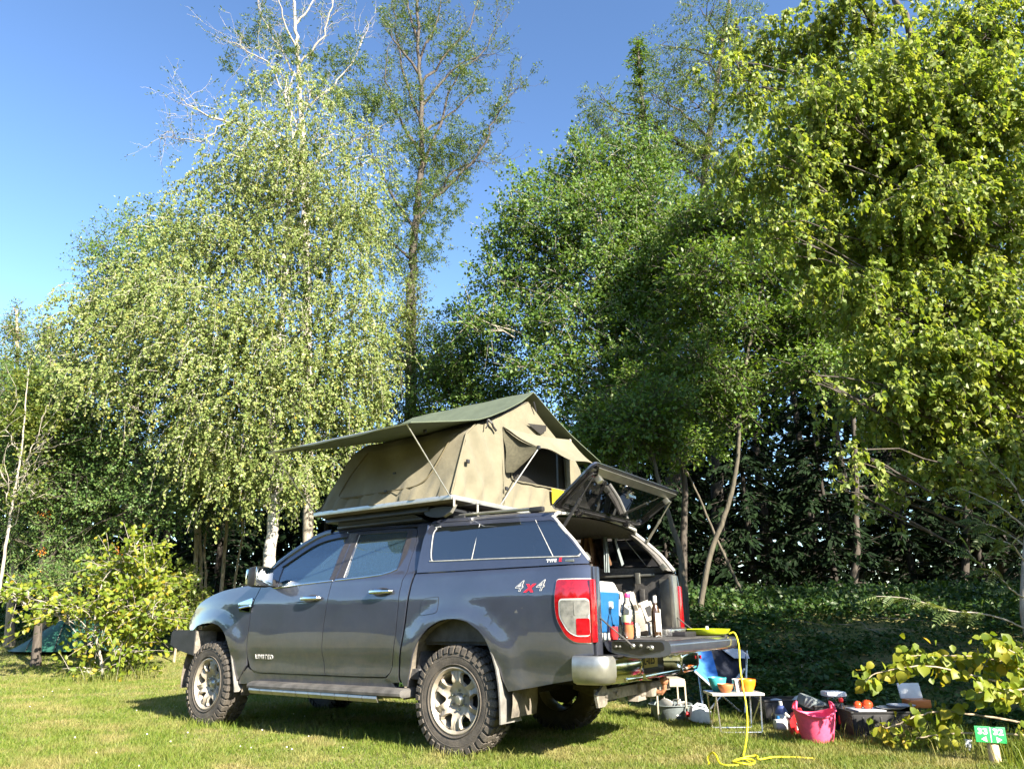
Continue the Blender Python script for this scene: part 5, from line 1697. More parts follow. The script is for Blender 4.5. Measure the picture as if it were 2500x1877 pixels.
tree('hornbeam_tree', 'slender hornbeam trunk leaning left beside the raised hatch', 11.6,
     [(1672, 1480), (1664, 1370), (1640, 1280), (1612, 1190), (1590, 1100), (1560, 1000)], 0.055,
     [(1560, 1040, 90, 50), (1640, 1080, 80, 40, 0.7), (1500, 1090, 80, 50), (1460, 1030, 60, 50), (1600, 980, 90, 50, 0.8)],
     L_MAPLE, BK_GREY, 11000, (0.08, 0.054), 'spread', twigs=0.8, strand=(0.3, 0.8), shape='leaf', shell=0.15, up_bias=1.1, rtop=0.4)
tree('hornbeam_tree', 'thin crossing hornbeam stems in the shade behind the hatch', 13.4,
     [(1830, 1460), (1770, 1360), (1705, 1210), (1650, 1100), (1600, 1000)], 0.035,
     [(1620, 1010, 70, 40, 0.8), (1700, 1060, 60, 35, 0.6), (1580, 940, 70, 50)],
     L_MAPLE, BK_GREY, 5000, (0.08, 0.054), 'spread', twigs=0.8, strand=(0.3, 0.8), shell=0.15, up_bias=1.1)
for i, (px, py, lab) in enumerate(((1640, 760, 'bushy dark green hornbeam crown right of the poplar'), (2060, 620, 'tall dark hornbeam behind the near birch'), (2330, 520, 'tall dark hornbeam at the right edge behind the near birch'))):
    tree('hornbeam_tree', lab, 15.5+0.6*i, [(px+20, 1480), (px+30, 1200), (px, py)], 0.11,
         [(px, py-120, 120, 100), (px-100, py, 110, 90), (px+90, py-10, 120, 100), (px, py+90, 140, 90), (px-80, py+190, 110, 80), (px+110, py+180, 120, 90), (px+20, py+290, 130, 80)] +
         ([(px+60, py-280, 150, 120), (px-110, py-230, 130, 120), (px+20, py-420, 150, 110)] if i else []),
         L_MAPLE, BK_DARK, 22000 if i == 0 else 30000, (0.10, 0.07), 'spread', strand=(0.4, 1.0), shell=0.2, up_bias=0.8)

# near birch reaching in from the right
tree('weeping_birch', 'near birch with hanging yellow green twigs filling the right edge', 7.6,
     [(2900, 1550), (2860, 1100), (2700, 700), (2420, 380), (2250, 120), (2150, -80)], 0.12,
     [(1840, 230, 90, 70, 0.6), (1760, 160, 60, 50, 0.4), (1850, 110, 90, 70, 0.6), (1970, 130, 110, 90), (2080, 40, 130, 80), (2000, 270, 130, 90), (2140, 210, 140, 110), (2290, 150, 150, 120), (2430, 80, 120, 110),
      (1760, 420, 60, 70, 0.5), (1880, 400, 110, 80, 0.8), (2020, 430, 130, 100), (2180, 400, 150, 110), (2340, 350, 140, 120), (2460, 300, 100, 120), (1900, 560, 90, 70, 0.6), (2030, 590, 120, 90), (2180, 590, 130, 100), (2330, 560, 140, 110), (2460, 540, 100, 120),
      (2130, 740, 100, 80, 0.8), (2260, 760, 110, 90), (2400, 760, 130, 110), (2280, 470, 50, 70), (2110, 880, 70, 45, 0.7), (2190, 930, 90, 50), (2320, 930, 110, 80), (2440, 940, 110, 100),
      (2170, 1020, 90, 45, 0.8), (2290, 1060, 90, 50, 0.8), (2420, 1090, 100, 60, 0.8), (1990, 925, 35, 12, 0.5), (2050, 950, 40, 15, 0.5), (2100, 1110, 50, 35, 0.6), (2210, 1170, 55, 35, 0.6), (2090, 1200, 20, 30, 0.4), (2200, 1215, 25, 30, 0.4),
      (2700, 900, 190, 150, 0.4, 1.5), (2950, 800, 200, 180, 0.4, 2.2), (2800, 620, 220, 150, 0.4, 1.5), (3050, 1050, 180, 130, 0.5, 2.6), (2850, 1120, 180, 110, 0.6, 2.2), (2750, 1180, 200, 110, 0.6, 0.8), (3000, 1250, 200, 120, 0.6, 1.6), (3250, 1100, 200, 150, 0.6, 2.8), (3250, 850, 200, 180, 0.6, 3.2),
      (1960, 340, 80, 60, 0.8), (2230, 300, 110, 80), (2390, 220, 110, 90), (2090, 330, 100, 70), (2260, 500, 110, 80), (2400, 470, 100, 80), (2060, 700, 80, 70, 0.7), (2340, 860, 110, 70), (2480, 860, 80, 80), (2220, 850, 90, 60), (2160, 960, 70, 40), (2480, 1020, 70, 70), (2360, 1010, 90, 50), (2340, 1130, 90, 40, 0.7), (2470, 1160, 80, 50, 0.7)],
     L_BIRCH2, BK_DARK, 162000, (0.070, 0.060), 'weep', twigs=0.6, strand=(0.25, 0.75), shape='leaf', shell=0.12, group=None, limb_r=0.07)

# left: tall light trees, dark tree on the birch's shoulder
tree('alder_tree', 'dark small leaved tree showing beyond the left shoulder of the weeping birch', 21.0,
     [(330, 1500), (330, 1000), (310, 680)], 0.13,
     [(240, 590, 50, 40, 0.6), (310, 560, 70, 50, 0.8), (400, 540, 70, 55), (250, 650, 70, 60), (340, 640, 100, 80), (430, 630, 80, 80), (280, 720, 90, 60), (370, 760, 100, 80)],
     L_POPLAR, BK_DARK, 17000, (0.085, 0.06), 'spread', strand=(0.4, 1.0), shell=0.1)
for i, (px, py, d, lab) in enumerate(((40, 740, 18.0, 'light green larch at the far left edge'), (120, 770, 17.4, 'light green larch second from the left edge'), (-35, 830, 16.4, 'light green larch cut by the left edge'), (185, 810, 17.8, 'light green larch against the birch at left'))):
    cl_ = [(px, py+25, 16, 40, 0.5)]
    for k in range(6):
        y = py+70+58*k
        for sx in (-1, 1):
            cl_.append((px+sx*(14+11*k)*rng.uniform(0.6, 1.2), y+rng.uniform(-15, 15), 24+9*k, 34, 0.7))
    tree('larch_tree', lab, d, [(px, 1500), (px+3, 1150), (px, py+20)], 0.11, cl_, L_LARCH, BK_TAN, 20000, (0.085, 0.034), 'tuft', strand=(0.3, 0.7), shell=0.1, twigs=0.3)
tree('alder_tree', 'dense mid green tree at left below the larches', 15.4,
     [(110, 1520), (110, 1250), (100, 1050)], 0.09,
     [(60, 950, 90, 70), (160, 960, 90, 70), (30, 1060, 90, 80), (140, 1070, 110, 90), (250, 1060, 90, 80), (90, 1170, 110, 80), (220, 1180, 100, 80), (330, 1100, 80, 80), (310, 1220, 90, 70), (390, 1220, 70, 70)],
     L_ROWAN, BK_DARK, 42000, (0.066, 0.046), 'spread', strand=(0.35, 0.8), shell=0.1)
sparse('young_birch', 'slender white stemmed young birch at the left edge', 13.6,
    [(-6, 1500), (8, 1380), (28, 1240), (50, 1120), (62, 990), (70, 900)], 0.034,
    [[(28, 1240), (10, 1180), (-10, 1100)], [(40, 1180), (75, 1110), (100, 1060)], [(50, 1120), (20, 1050), (5, 990)], [(36, 1200), (60, 1170), (110, 1130)], [(20, 1290), (60, 1230), (90, 1200)]],
    [(70, 1010, 50, 25), (30, 1030, 40, 25), (100, 1040, 35, 20), (60, 930, 30, 30)], L_FRESH, BK_PALE, 4200, (0.075, 0.05), nt=1, tl=0.55)
# group of slim stems left of the birch trunk
for i, (b, t, r, lab) in enumerate((((481, 1490), (477, 1215), 0.062, 'slim tan stem, leftmost of the group left of the birch trunk'), ((503, 1480), (488, 1290), 0.045, 'slim tan stem close right of the leftmost stem'),
                           ((515, 1475), (500, 1330), 0.035, 'thinnest pale stem in the middle of the stem group'), ((543, 1470), (556, 1250), 0.052, 'slim straight stem right of the stem group'), ((568, 1460), (592, 1300), 0.034, 'slim stem leaning right, nearest the birch trunk'))):
    tree('young_alder', lab, 17.2+0.25*i, [b, ((b[0]+t[0])/2+rng.uniform(-5, 5), (b[1]+t[1])/2), t, (t[0]+rng.uniform(-20, 20), t[1]-130)], r,
         [(t[0]-10, t[1]-60, 45, 50), (t[0]+25, t[1]-120, 55, 55), (t[0]-15, t[1]-170, 50, 50)],
         L_UNDER, BK_TAN, 2600, (0.07, 0.05), 'spread', strand=(0.3, 0.7), group='slim stems left of the birch', shell=0.2, rtop=0.5)

# dark spruces closing the background
k = 0
SPR = [(-160, 900, 23), (60, 940, 24), (230, 930, 22.5), (380, 950, 24), (520, 960, 22), (640, 930, 24), (780, 930, 22), (900, 960, 24), (1010, 1000, 22), (1130, 1030, 24), (1260, 1060, 23), (1400, 1080, 24), (1530, 1070, 22),
       (1690, 960, 21), (1790, 700, 23), (1900, 640, 21), (2010, 660, 24), (2110, 600, 20), (2230, 560, 23), (2350, 520, 21), (2480, 480, 23), (2600, 560, 20), (1850, 900, 17.5), (2050, 960, 17), (2250, 900, 17.5), (2420, 880, 17), (1640, 1100, 18), (2580, 900, 16.5)]
SPL = ['dark spruce outside the left edge behind the larches', 'dark spruce behind the larches at the far left edge', 'dark spruce showing left of the weeping birch crown, behind the rowan', 'dark spruce left of the slim tan stems',
       'dark spruce right behind the slim tan stems', 'dark spruce behind the white trunk of the weeping birch', 'dark spruce behind the left end of the tent fly', 'dark spruce behind the middle of the tent fly', 'dark spruce below the ivy thicket behind the tent', 'dark spruce behind the tent ridge',
       'low dark spruce behind the tent gable', 'low dark spruce behind the paired poplar stems', 'low dark spruce above the raised hatch', 'dark spruce between the poplar and the crooked hornbeam', 'tall dark spruce right behind the crooked hornbeam', 'tall dark spruce just right of the crooked hornbeam',
       'tall dark spruce behind the left tip of the near birch branches', 'tall dark spruce behind the middle of the near birch', 'tall dark spruce behind the right half of the near birch', 'tallest dark spruce near the right edge behind the near birch', 'dark spruce cut by the right edge behind the near birch', 'dark spruce outside the right edge deep in the wood',
       'drooping spruce on the bank right of the crooked hornbeam', 'drooping spruce on the bank under the lowest near birch branch', 'drooping spruce on the bank above the white lunch box', 'drooping spruce on the bank above the pitch sign', 'small drooping spruce on the bank just right of the hatch', 'drooping spruce on the bank cut by the right edge']
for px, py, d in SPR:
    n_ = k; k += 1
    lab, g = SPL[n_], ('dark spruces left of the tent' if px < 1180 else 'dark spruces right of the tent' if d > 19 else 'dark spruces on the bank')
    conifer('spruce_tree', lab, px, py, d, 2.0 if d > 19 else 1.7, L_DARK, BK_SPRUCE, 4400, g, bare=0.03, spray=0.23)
# the wood beyond, one mass
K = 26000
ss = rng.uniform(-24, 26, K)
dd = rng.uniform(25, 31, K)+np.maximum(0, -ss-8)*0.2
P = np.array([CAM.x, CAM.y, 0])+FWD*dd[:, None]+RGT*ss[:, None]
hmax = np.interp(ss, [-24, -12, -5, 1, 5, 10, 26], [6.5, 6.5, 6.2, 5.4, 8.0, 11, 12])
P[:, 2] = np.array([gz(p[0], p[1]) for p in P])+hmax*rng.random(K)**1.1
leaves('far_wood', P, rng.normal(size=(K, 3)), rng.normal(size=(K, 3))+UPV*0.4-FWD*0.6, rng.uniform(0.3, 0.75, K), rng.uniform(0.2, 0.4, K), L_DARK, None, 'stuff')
# undergrowth at the wood's foot
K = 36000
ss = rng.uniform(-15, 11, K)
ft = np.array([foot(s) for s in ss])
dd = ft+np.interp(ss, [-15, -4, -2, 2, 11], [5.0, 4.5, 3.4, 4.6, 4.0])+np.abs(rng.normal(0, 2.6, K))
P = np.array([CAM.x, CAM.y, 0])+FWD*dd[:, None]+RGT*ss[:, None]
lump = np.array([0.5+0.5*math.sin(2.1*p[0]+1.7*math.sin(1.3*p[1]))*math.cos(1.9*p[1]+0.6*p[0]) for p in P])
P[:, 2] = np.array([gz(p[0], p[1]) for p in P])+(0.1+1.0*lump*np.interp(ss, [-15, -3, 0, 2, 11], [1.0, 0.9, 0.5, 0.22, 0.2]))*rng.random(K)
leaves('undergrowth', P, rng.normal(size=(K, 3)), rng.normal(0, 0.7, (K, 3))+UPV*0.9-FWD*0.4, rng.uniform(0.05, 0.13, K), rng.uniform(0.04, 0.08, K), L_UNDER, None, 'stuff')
# tree line on the far side of the field behind the camera (it shows in the paint)
K = 15000
ss = rng.uniform(-36, 75, K)
base = np.array([CAM.x, CAM.y, 0])
P = base+np.array([1.0, 0, 0])*(ss[:, None])+np.array([0, 1.0, 0])*(rng.uniform(34, 42, K)[:, None]-np.abs(ss[:, None])*0.10)
hh = 7.0+2.4*np.sin(ss*0.31)+1.6*np.sin(ss*0.83+1)
P[:, 2] = hh*rng.random(K)
sel = (P[:, 0] > -36)
P = P[sel]; K = len(P)
leaves('field_tree_line', P, rng.normal(size=(K, 3)), rng.normal(size=(K, 3))+UPV*0.5, rng.uniform(0.9, 2.0, K), rng.uniform(0.7, 1.3, K), L_MAPLE, None, 'stuff')

# bushy trees standing outside the right edge: they shade the bank, as in the photograph
for i, (s_, d_, top) in enumerate(((6.95, 3.85, 4.9), (7.8, 4.8, 4.9), (8.7, 5.7, 5.0))):
    b = CAM+HR*s_+HF*d_
    g0 = gz(b.x, b.y)
    root = thing('hornbeam_tree', ('bushy hornbeam just outside the right edge nearest the camera', 'bushy hornbeam outside the right edge in the middle of three', 'bushy hornbeam outside the right edge farthest of three')[i], 'tree', (b.x, b.y, g0))
    w = Wood()
    w.add(np.array(catmull([(0, 0, -0.1), (0.1, 0, 1.5), (0, 0.1, 3.0), (0.05, 0, top-0.5)], 4)), np.linspace(0.07, 0.015, 13), 8)
    w.build('trunk', BK_GREY, root)
    K = 9000
    q = in_ball(K, 0.2)
    P = q*np.array([1.15, 1.15, (top-1.6)/2])+np.array([0, 0, (top+1.6)/2])
    leaves('crown', P, rng.normal(size=(K, 3)), rng.normal(0, 0.5, (K, 3))+UPV*0.5+SUNV*0.6, rng.uniform(0.07, 0.12, K), rng.uniform(0.05, 0.085, K), L_MAPLE, root, 'stuff')

# unseen tree ring added right of and behind the camera to cut low sky light
K = 9000
th = rng.uniform(math.radians(105), math.radians(222), K)
rad = rng.uniform(32, 40, K)
P = np.stack([-2+rad*np.cos(th), 4+rad*np.sin(th), np.zeros(K)], -1)
P[:, 2] = (8.5+2.0*np.sin(th*9)+1.2*np.sin(th*23+1))*rng.random(K)
leaves('field_tree_line', P, rng.normal(size=(K, 3)), rng.normal(size=(K, 3))+UPV*0.5, rng.uniform(0.9, 2.0, K), rng.uniform(0.7, 1.3, K), L_MAPLE, None, 'stuff')
# ================================================================= CAMPING THINGS
def plastic(name, c, rough=0.35, **k):
    return mat(name, c, rough=rough, var=k.pop('var', 0.1), vscale=k.pop('vscale', 25), **k)
M_WHITE = plastic('white_plastic', (0.50, 0.50, 0.48))
M_BLUE = plastic('blue_plastic', (0.010, 0.085, 0.22))
M_PINK = plastic('pink_rubber', (0.78, 0.09, 0.19), 0.5)
M_RED = plastic('red_plastic', (0.60, 0.02, 0.025))
M_ORANGE = plastic('orange_plastic', (0.80, 0.22, 0.01))
M_TEAL = plastic('teal_plastic', (0.05, 0.38, 0.40))
M_TERRA = plastic('terracotta', (0.42, 0.14, 0.05), 0.5)
M_LIME = plastic('lime_enamel', (0.52, 0.62, 0.015), 0.3, coat=0.5)
M_GREY = plastic('grey_tub', (0.16, 0.19, 0.20), 0.5)
M_CRATE = plastic('black_crate', (0.02, 0.02, 0.022), 0.45)
M_CARD = mat('white_carton', (0.34, 0.31, 0.27), rough=0.85, var=0.12, vscale=18)
M_CREAM = mat('cream_paint', (0.34, 0.30, 0.23), rough=0.6, var=0.15, vscale=12)
M_CORD = plastic('yellow_cord', (0.72, 0.62, 0.02), 0.45)
M_STEEL = mat('steel_sheet', (0.55, 0.55, 0.55), rough=0.25, metal=0.9, var=0.1, vscale=9)
M_CLEAR = glass_mat('clear_plastic', (0.93, 0.96, 0.96), ior=1.5, rough=0.05)
M_FROST = mat('frosted_plastic', (0.62, 0.66, 0.70), rough=0.45, var=0.1, vscale=12)
M_BOTTLE = mat('brown_glass', (0.045, 0.022, 0.006), rough=0.06, coat=1.0)
M_GREEN = mat('sign_green', (0.02, 0.30, 0.085), rough=0.45, var=0.08, vscale=30)
M_WOOD = mat('post_wood', (0.45, 0.32, 0.19), rough=0.8, color2=(0.58, 0.44, 0.28), vscale=14, stretch=(1, 1, 0.15), bump=0.3)
M_BLUEF = mat('blue_fabric', (0.035, 0.15, 0.42), rough=0.9, var=0.12, vscale=30, bump=0.15, bscale=200)
M_NAVY = mat('navy_fabric', (0.012, 0.016, 0.03), rough=0.9, var=0.2, vscale=30)
M_LGREY = mat('pale_grey_fabric', (0.42, 0.45, 0.50), rough=0.9, var=0.12, vscale=30)
M_TENTG = mat('green_nylon', (0.018, 0.085, 0.06), rough=0.5, var=0.15, vscale=9)
M_BROWN = mat('brown_cloth', (0.16, 0.085, 0.045), rough=0.9, var=0.3, vscale=14)

TZ = TGZ+0.008
def at0(mb, name, m, loc, par=None, smooth=35):
    o = mb.build(name, m, par, smooth)
    if par is None:
        o.location = loc
    return o

# ---- on the tailgate and in the bed
cb = thing('cool_box', 'blue and white cool box standing in the truck bed beside the left lamp', 'cool box', (-0.98, 0.50, 0.829))
lbox('box_body', -0.20, 0.20, 0.15, 0.05, 0.345, 0.012, 0.012, M_BLUE, cb, (0, 0, 0), 0.018)
lbox('box_base', -0.195, 0.195, 0.146, 0.0, 0.052, 0.0, 0.0, M_WHITE, cb, (0, 0, 0), 0.012)
lbox('box_lid', -0.215, 0.215, 0.166, 0.342, 0.425, -0.03, -0.03, M_WHITE, cb, (0, 0, 0), 0.025)
MB().box((-0.212, 0.0, 0.25), (0.012, 0.06, 0.05), bev=0.004).build('box_latch', M_WHITE, cb)
wb_ = thing('water_bottle', 'clear water bottle with pink cap at the edge of the tailgate', 'bottle', (-1.36, 0.56, TZ))
MB().lathe([(0, 0.003), (0.045, 0.0), (0.052, 0.012), (0.050, 0.05), (0.052, 0.06), (0.048, 0.11), (0.052, 0.16), (0.050, 0.20), (0.036, 0.245), (0.020, 0.272), (0.018, 0.29)], None, 24).build('bottle_body', M_CLEAR, wb_, 60)
MB().lathe([(0.0, 0.318), (0.020, 0.318), (0.022, 0.312), (0.022, 0.290), (0.019, 0.288)], None, 18).build('bottle_cap', plastic('pink_cap', (0.75, 0.03, 0.16)), wb_)
MB().lathe([(0.0525, 0.115), (0.0528, 0.165)], None, 24, arc=math.pi*0.7).build('bottle_label', mat('pale_green_label', (0.45, 0.60, 0.33), rough=0.6, var=0.2, vscale=40), wb_)
wn_ = thing('wine_bottle', 'brown glass bottle with white cap next to the clear water bottle', 'bottle', (-1.36, 0.06, TZ))
MB().lathe([(0, 0.004), (0.032, 0.0), (0.036, 0.012), (0.036, 0.185), (0.030, 0.212), (0.015, 0.245), (0.0135, 0.27)], None, 24).build('bottle_body', M_BOTTLE, wn_, 60)
MB().lathe([(0, 0.312), (0.0155, 0.312), (0.0165, 0.306), (0.0165, 0.258), (0.0145, 0.256)], None, 18).build('bottle_cap', M_WHITE, wn_)
MB().lathe([(0.0366, 0.04), (0.0366, 0.18)], Matrix.Rotation(1.9, 4, 'Z'), 18, arc=2.2).build('bottle_label', M_WHITE, wn_)
tag(at0(MB().box((0, 0, 0.105), (0.06, 0.015, 0.21), (0, 0, 0.3), bev=0.003), 'cutting_board', M_WHITE, (-1.345, 0.0, TZ)), 'narrow white board standing right behind the brown bottle', 'board')
tn = thing('camp_stove', 'low silver camp stove on the tailgate right of the brown bottle', 'stove', (-1.33, -0.24, TZ))
MB().box((0, 0, 0.030), (0.20, 0.34, 0.055), bev=0.006).build('stove_body', M_STEEL, tn)
MB().box((0, 0.0, 0.064), (0.19, 0.33, 0.006), bev=0.002).build('stove_grid', M_CRATE, tn)
MB().lathe([(0, 0.02), (0.016, 0.02), (0.018, 0)], Matrix.Translation((-0.10, 0.1, 0.03)) @ Matrix.Rotation(-math.pi/2, 4, 'Y'), 14).build('stove_knob', M_CRATE, tn)
pn = thing('lime_pan', 'lime green round dish at the far end of the tailgate', 'dish', (-1.56, -0.52, TZ))
MB().lathe([(0, 0.006), (0.13, 0.004), (0.165, 0.022), (0.185, 0.050), (0.190, 0.052), (0.186, 0.044), (0.168, 0.016), (0.135, 0.0), (0, 0.0)], None, 40).build('dish_body', M_LIME, pn, 60)
MB().lathe([(0, 0.075), (0.012, 0.072), (0.016, 0.05), (0.018, 0.01)], None, 12).build('salt_pot', M_FROST, pn)
tag(at0(MB().box((0, 0, 0.018), (0.18, 0.24, 0.036), bev=0.008), 'gas_burner', M_CRATE, (-1.45, -0.20, TZ)), 'flat black burner between the silver stove and the lime dish', 'burner')
for i, (x, y, z, rz, tlt, s, lab) in enumerate(((-0.82, 0.03, 1.10, 0.3, 0.35, (0.18, 0.30, 0.10), 'crumpled white carton leaning on the cool box, highest of the cartons'), (-0.95, -0.14, 1.03, -0.2, 0.5, (0.10, 0.20, 0.14), 'white carton in the middle of the bed with dark print'),
                            (-1.02, -0.33, 0.99, 0.5, -0.4, (0.10, 0.16, 0.12), 'white carton tilted in front of the corner post of the bed'), (-0.98, -0.50, 0.90, 0.1, 0.2, (0.14, 0.16, 0.10), 'low white carton at the right side of the bed floor'),
                            (-0.90, -0.05, 1.155, -0.1, 0.15, (0.13, 0.26, 0.09), 'flattened white carton lying across the top of the crate'), (-1.00, -0.28, 1.10, 0.35, 0.55, (0.09, 0.15, 0.13), 'small white carton with dark print propped right of the clear bottle'), (-1.04, -0.45, 1.03, -0.3, -0.25, (0.10, 0.15, 0.15), 'upright white carton with dark print left of the corner post'))):
    t = thing('carton', lab, 'carton', (x, y, z-s[2]/2), group='white cartons in the truck bed')
    MB().box((0, 0, s[2]/2), s, (tlt, 0.2, rz), bev=0.006).build('carton_body', M_CARD, t)
    R_ = Matrix.Rotation(rz, 3, 'Z') @ Matrix.Rotation(0.2, 3, 'Y') @ Matrix.Rotation(tlt, 3, 'X')
    c_ = Vector((0, 0, s[2]/2))+R_ @ Vector((-s[0]/2-0.002, 0, 0))
    MB().box(c_, (0.003, s[1]*0.55, s[2]*0.55), R_).build('printed_panel', M_CRATE, t)
    c_ = Vector((0, 0, s[2]/2))+R_ @ Vector((0, 0, s[2]/2+0.008))
    MB().box(c_, (s[0]*0.5, s[1]*0.9, 0.012), R_).build('carton_flap', M_CARD, t)
hold = MB()
hold.box((0, 0, 0.16), (0.26, 0.85, 0.32), bev=0.02)
tag(at0(hold, 'storage_crate', M_CRATE, (-0.72, -0.20, 0.829)), 'dark crate filling the bed under the cartons', 'crate')
tag(at0(MB().box((0, 0, 0.05), (0.14, 0.20, 0.10), bev=0.01), 'food_box', M_CRATE, (-1.12, 0.10, 0.829)), 'dark low box behind the clear bottle', 'box')
for nm, m, loc, r, h, lab, cat in (('beaker', M_RED, (-1.30, 0.69, TZ), 0.030, 0.085, 'small red beaker left of the clear bottle', 'beaker'), ('beaker', M_CLEAR, (-1.30, 0.62, TZ), 0.036, 0.10, 'clear beaker behind the clear bottle', 'beaker'),
                                   ('jar', M_TERRA, (-1.26, 0.36, TZ), 0.040, 0.10, 'rust coloured jar behind the bottles on the tailgate', 'jar'), ('mug', M_WHITE, (-1.26, -0.10, TZ), 0.042, 0.11, 'white mug standing behind the brown bottle', 'mug'), ('jar', M_WHITE, (-1.25, 0.22, TZ), 0.038, 0.09, 'white jar between the two bottles', 'jar')):
    t = thing(nm, lab, cat, loc)
    MB().lathe([(0, 0.004), (r*0.85, 0.0), (r, h*0.2), (r, h), (r*0.92, h), (r*0.9, h*0.25), (0, 0.01)], None, 20).build(nm+'_body', m, t)
    if nm == 'jar':
        MB().lathe([(0, h+0.016), (r*0.95, h+0.015), (r*1.02, h+0.002), (r*1.02, h-0.004)], None, 20).build('jar_lid', M_RED if m is M_TERRA else M_STEEL, t)
    elif nm == 'mug':
        MB().tube([(0, r, h*0.8), (0, r+0.025, h*0.7), (0, r+0.025, h*0.35), (0, r, h*0.25)], 0.005, 6).build('mug_handle', m, t)
for i in range(7):
    x, y = -1.30-0.05*(i % 3), 0.30-0.06*i
    tag(at0(MB().tube([(0, 0, 0.006), (0.04*math.cos(i), 0.09*math.sin(i*1.7), 0.012), (0.06*math.cos(i), 0.16*math.sin(i*1.7), 0.008)], 0.004, 5), 'cutlery', M_STEEL, (x, y, TZ)), '%s piece of loose steel cutlery on the tailgate counted from the clear bottle' % ('first', 'second', 'third', 'fourth', 'fifth', 'sixth', 'seventh')[i], 'cutlery', 'cutlery on the tailgate')
cl = MB()
for y, x, w in ((0.02, -0.34, 0.10), (-0.10, -0.44, 0.09)):
    rows = []
    for z in np.linspace(1.47, 1.74, 7):
        rows.append([(x+w*u+0.015*math.sin(7*z+5*u), -0.70+0.02*math.sin(9*u+4*z), z) for u in np.linspace(-1, 1, 7)])
    cl.grid(rows)
for nm, xs_, m in (('hanging_jacket', (-0.36, 0.09), M_BROWN), ('hanging_towel', (-0.56, 0.022), M_GREY)):
    rows = []
    for z in np.linspace(1.40, 1.735, 9):
        k = 1-0.35*sst(1.6, 1.735, z)
        rows.append([(xs_[0]+xs_[1]*k*u, -0.70+0.022*math.sin(8*u+3*z), z) for u in np.linspace(-1, 1, 9)])
    mb = MB().grid(rows).grid([[(p[0], p[1]-0.012, p[2]) for p in r] for r in rows])
    tag(mb.build(nm, m, None, 60), 'brown jacket hanging inside the canopy window' if m is M_BROWN else 'pale towel hanging inside the canopy window', 'jacket' if m is M_BROWN else 'towel')

# ---- yellow cable from the tailgate to the grass
cp_ = [(-1.70, -0.655, TZ+0.012), (-1.745, -0.662, TZ+0.016), (-1.768, -0.664, 0.76), (-1.775, -0.62, 0.60), (-1.80, -0.56, 0.45), (-1.83, -0.50, 0.30), (-1.83, -0.46, 0.15), (-1.84, -0.33, 0.04), (-1.88, -0.15, 0.018), (-1.96, 0.02, 0.016), (-2.02, 0.12, 0.016), (-1.98, 0.20, 0.03), (-1.90, 0.15, 0.025), (-1.93, 0.02, 0.03),
       (-2.0, 0.0, 0.02), (-2.02, 0.10, 0.016), (-1.95, 0.20, 0.016), (-1.85, 0.25, 0.02), (-1.78, 0.14, 0.05), (-1.72, 0.06, 0.055), (-1.70, 0.10, 0.02), (-1.76, 0.24, 0.016)]
MBc = MB().tube(catmull(cp_, 8), 0.0068, 7)
cbl = MBc.build('power_cable', M_CORD, None, 60)
tag(cbl, 'yellow cable hanging from the tailgate corner down to the grass', 'cable')
cp2 = [(-1.90, -0.08, 0.02), (-1.98, -0.14, 0.03), (-2.02, -0.05, 0.022), (-2.10, -0.16, 0.028), (-2.20, -0.30, 0.016), (-2.28, -0.34, 0.012), (-2.36, -0.42, 0.0)]
tag(MB().tube(catmull(cp2, 8), 0.006, 7).build('power_cable', M_CORD, None, 60), 'short yellow cable end snaking right through the grass from the looped cable', 'cable')

# ---- folding chair
ch = thing('camping_chair', 'blue folding camping chair with grey wing standing behind the tow bar', 'chair', (-0.82, -2.50, 0))
def loc(p, s_, d, z):           # helper: along camera right / depth from a ground point, for angled furniture
    return (p[0]+HR.x*s_+HF.x*d, p[1]+HR.y*s_+HF.y*d, z)
z0 = (0, 0)
def cc(s_, d, z):
    return Vector(loc(z0, s_, d, z))
Lf, Rf, Lb, Rb = cc(-0.13, -0.18, 0.0), cc(0.30, -0.18, 0.0), cc(-0.16, 0.30, 0.0), cc(0.34, 0.30, 0.0)
Ltf, Rtf, Ltb, Rtb = cc(-0.20, -0.22, 0.44), cc(0.34, -0.20, 0.46), cc(-0.05, 0.30, 0.78), cc(0.52, 0.24, 0.62)
lg = [(Lf, Rtf), (Rf, Ltf), (Lb, Rtb), (Rb, Ltb), (Lf, Ltb), (Rf, Rtb)]
for a, b in lg:
    MB().tube([a, b], 0.011, 8).build('chair_leg', M_STEEL if a in (Lf, Rf) else M_CRATE, ch)
def sheet(name, a, b, c, d, sag, m, par):
    rows = []
    for u in np.linspace(0, 1, 9):
        rows.append([a.lerp(b, u).lerp(d.lerp(c, u), v)-Vector((0, 0, sag*math.sin(math.pi*u)*math.sin(math.pi*v))) for v in np.linspace(0, 1, 9)])
    mb = MB().grid(rows).grid([[p-Vector((0, 0, 0.006)) for p in r] for r in rows])
    return mb.build(name, m, par, 60, fix=False)
mid_f = cc(0.07, -0.24, 0.24)
sheet('seat_sling', Ltf, mid_f, cc(0.05, 0.05, 0.74), Ltb, 0.06, M_BLUEF, ch)
sheet('back_sling', cc(0.05, 0.05, 0.74), mid_f, Rtf, Rtb, 0.10, M_NAVY, ch)
sheet('wing', cc(0.07, 0.10, 0.745), cc(0.30, 0.0, 0.56), cc(0.50, 0.10, 0.55), Rtb, 0.0, M_LGREY, ch)
MB().tube([Ltf, mid_f.lerp(Ltf, 0.35)-Vector((0, 0, 0.03)), mid_f-Vector((0, 0, 0.02)), mid_f.lerp(Rtf, 0.65)-Vector((0, 0, 0.03)), Rtf], 0.012, 6).build('seat_hem', M_LGREY, ch)

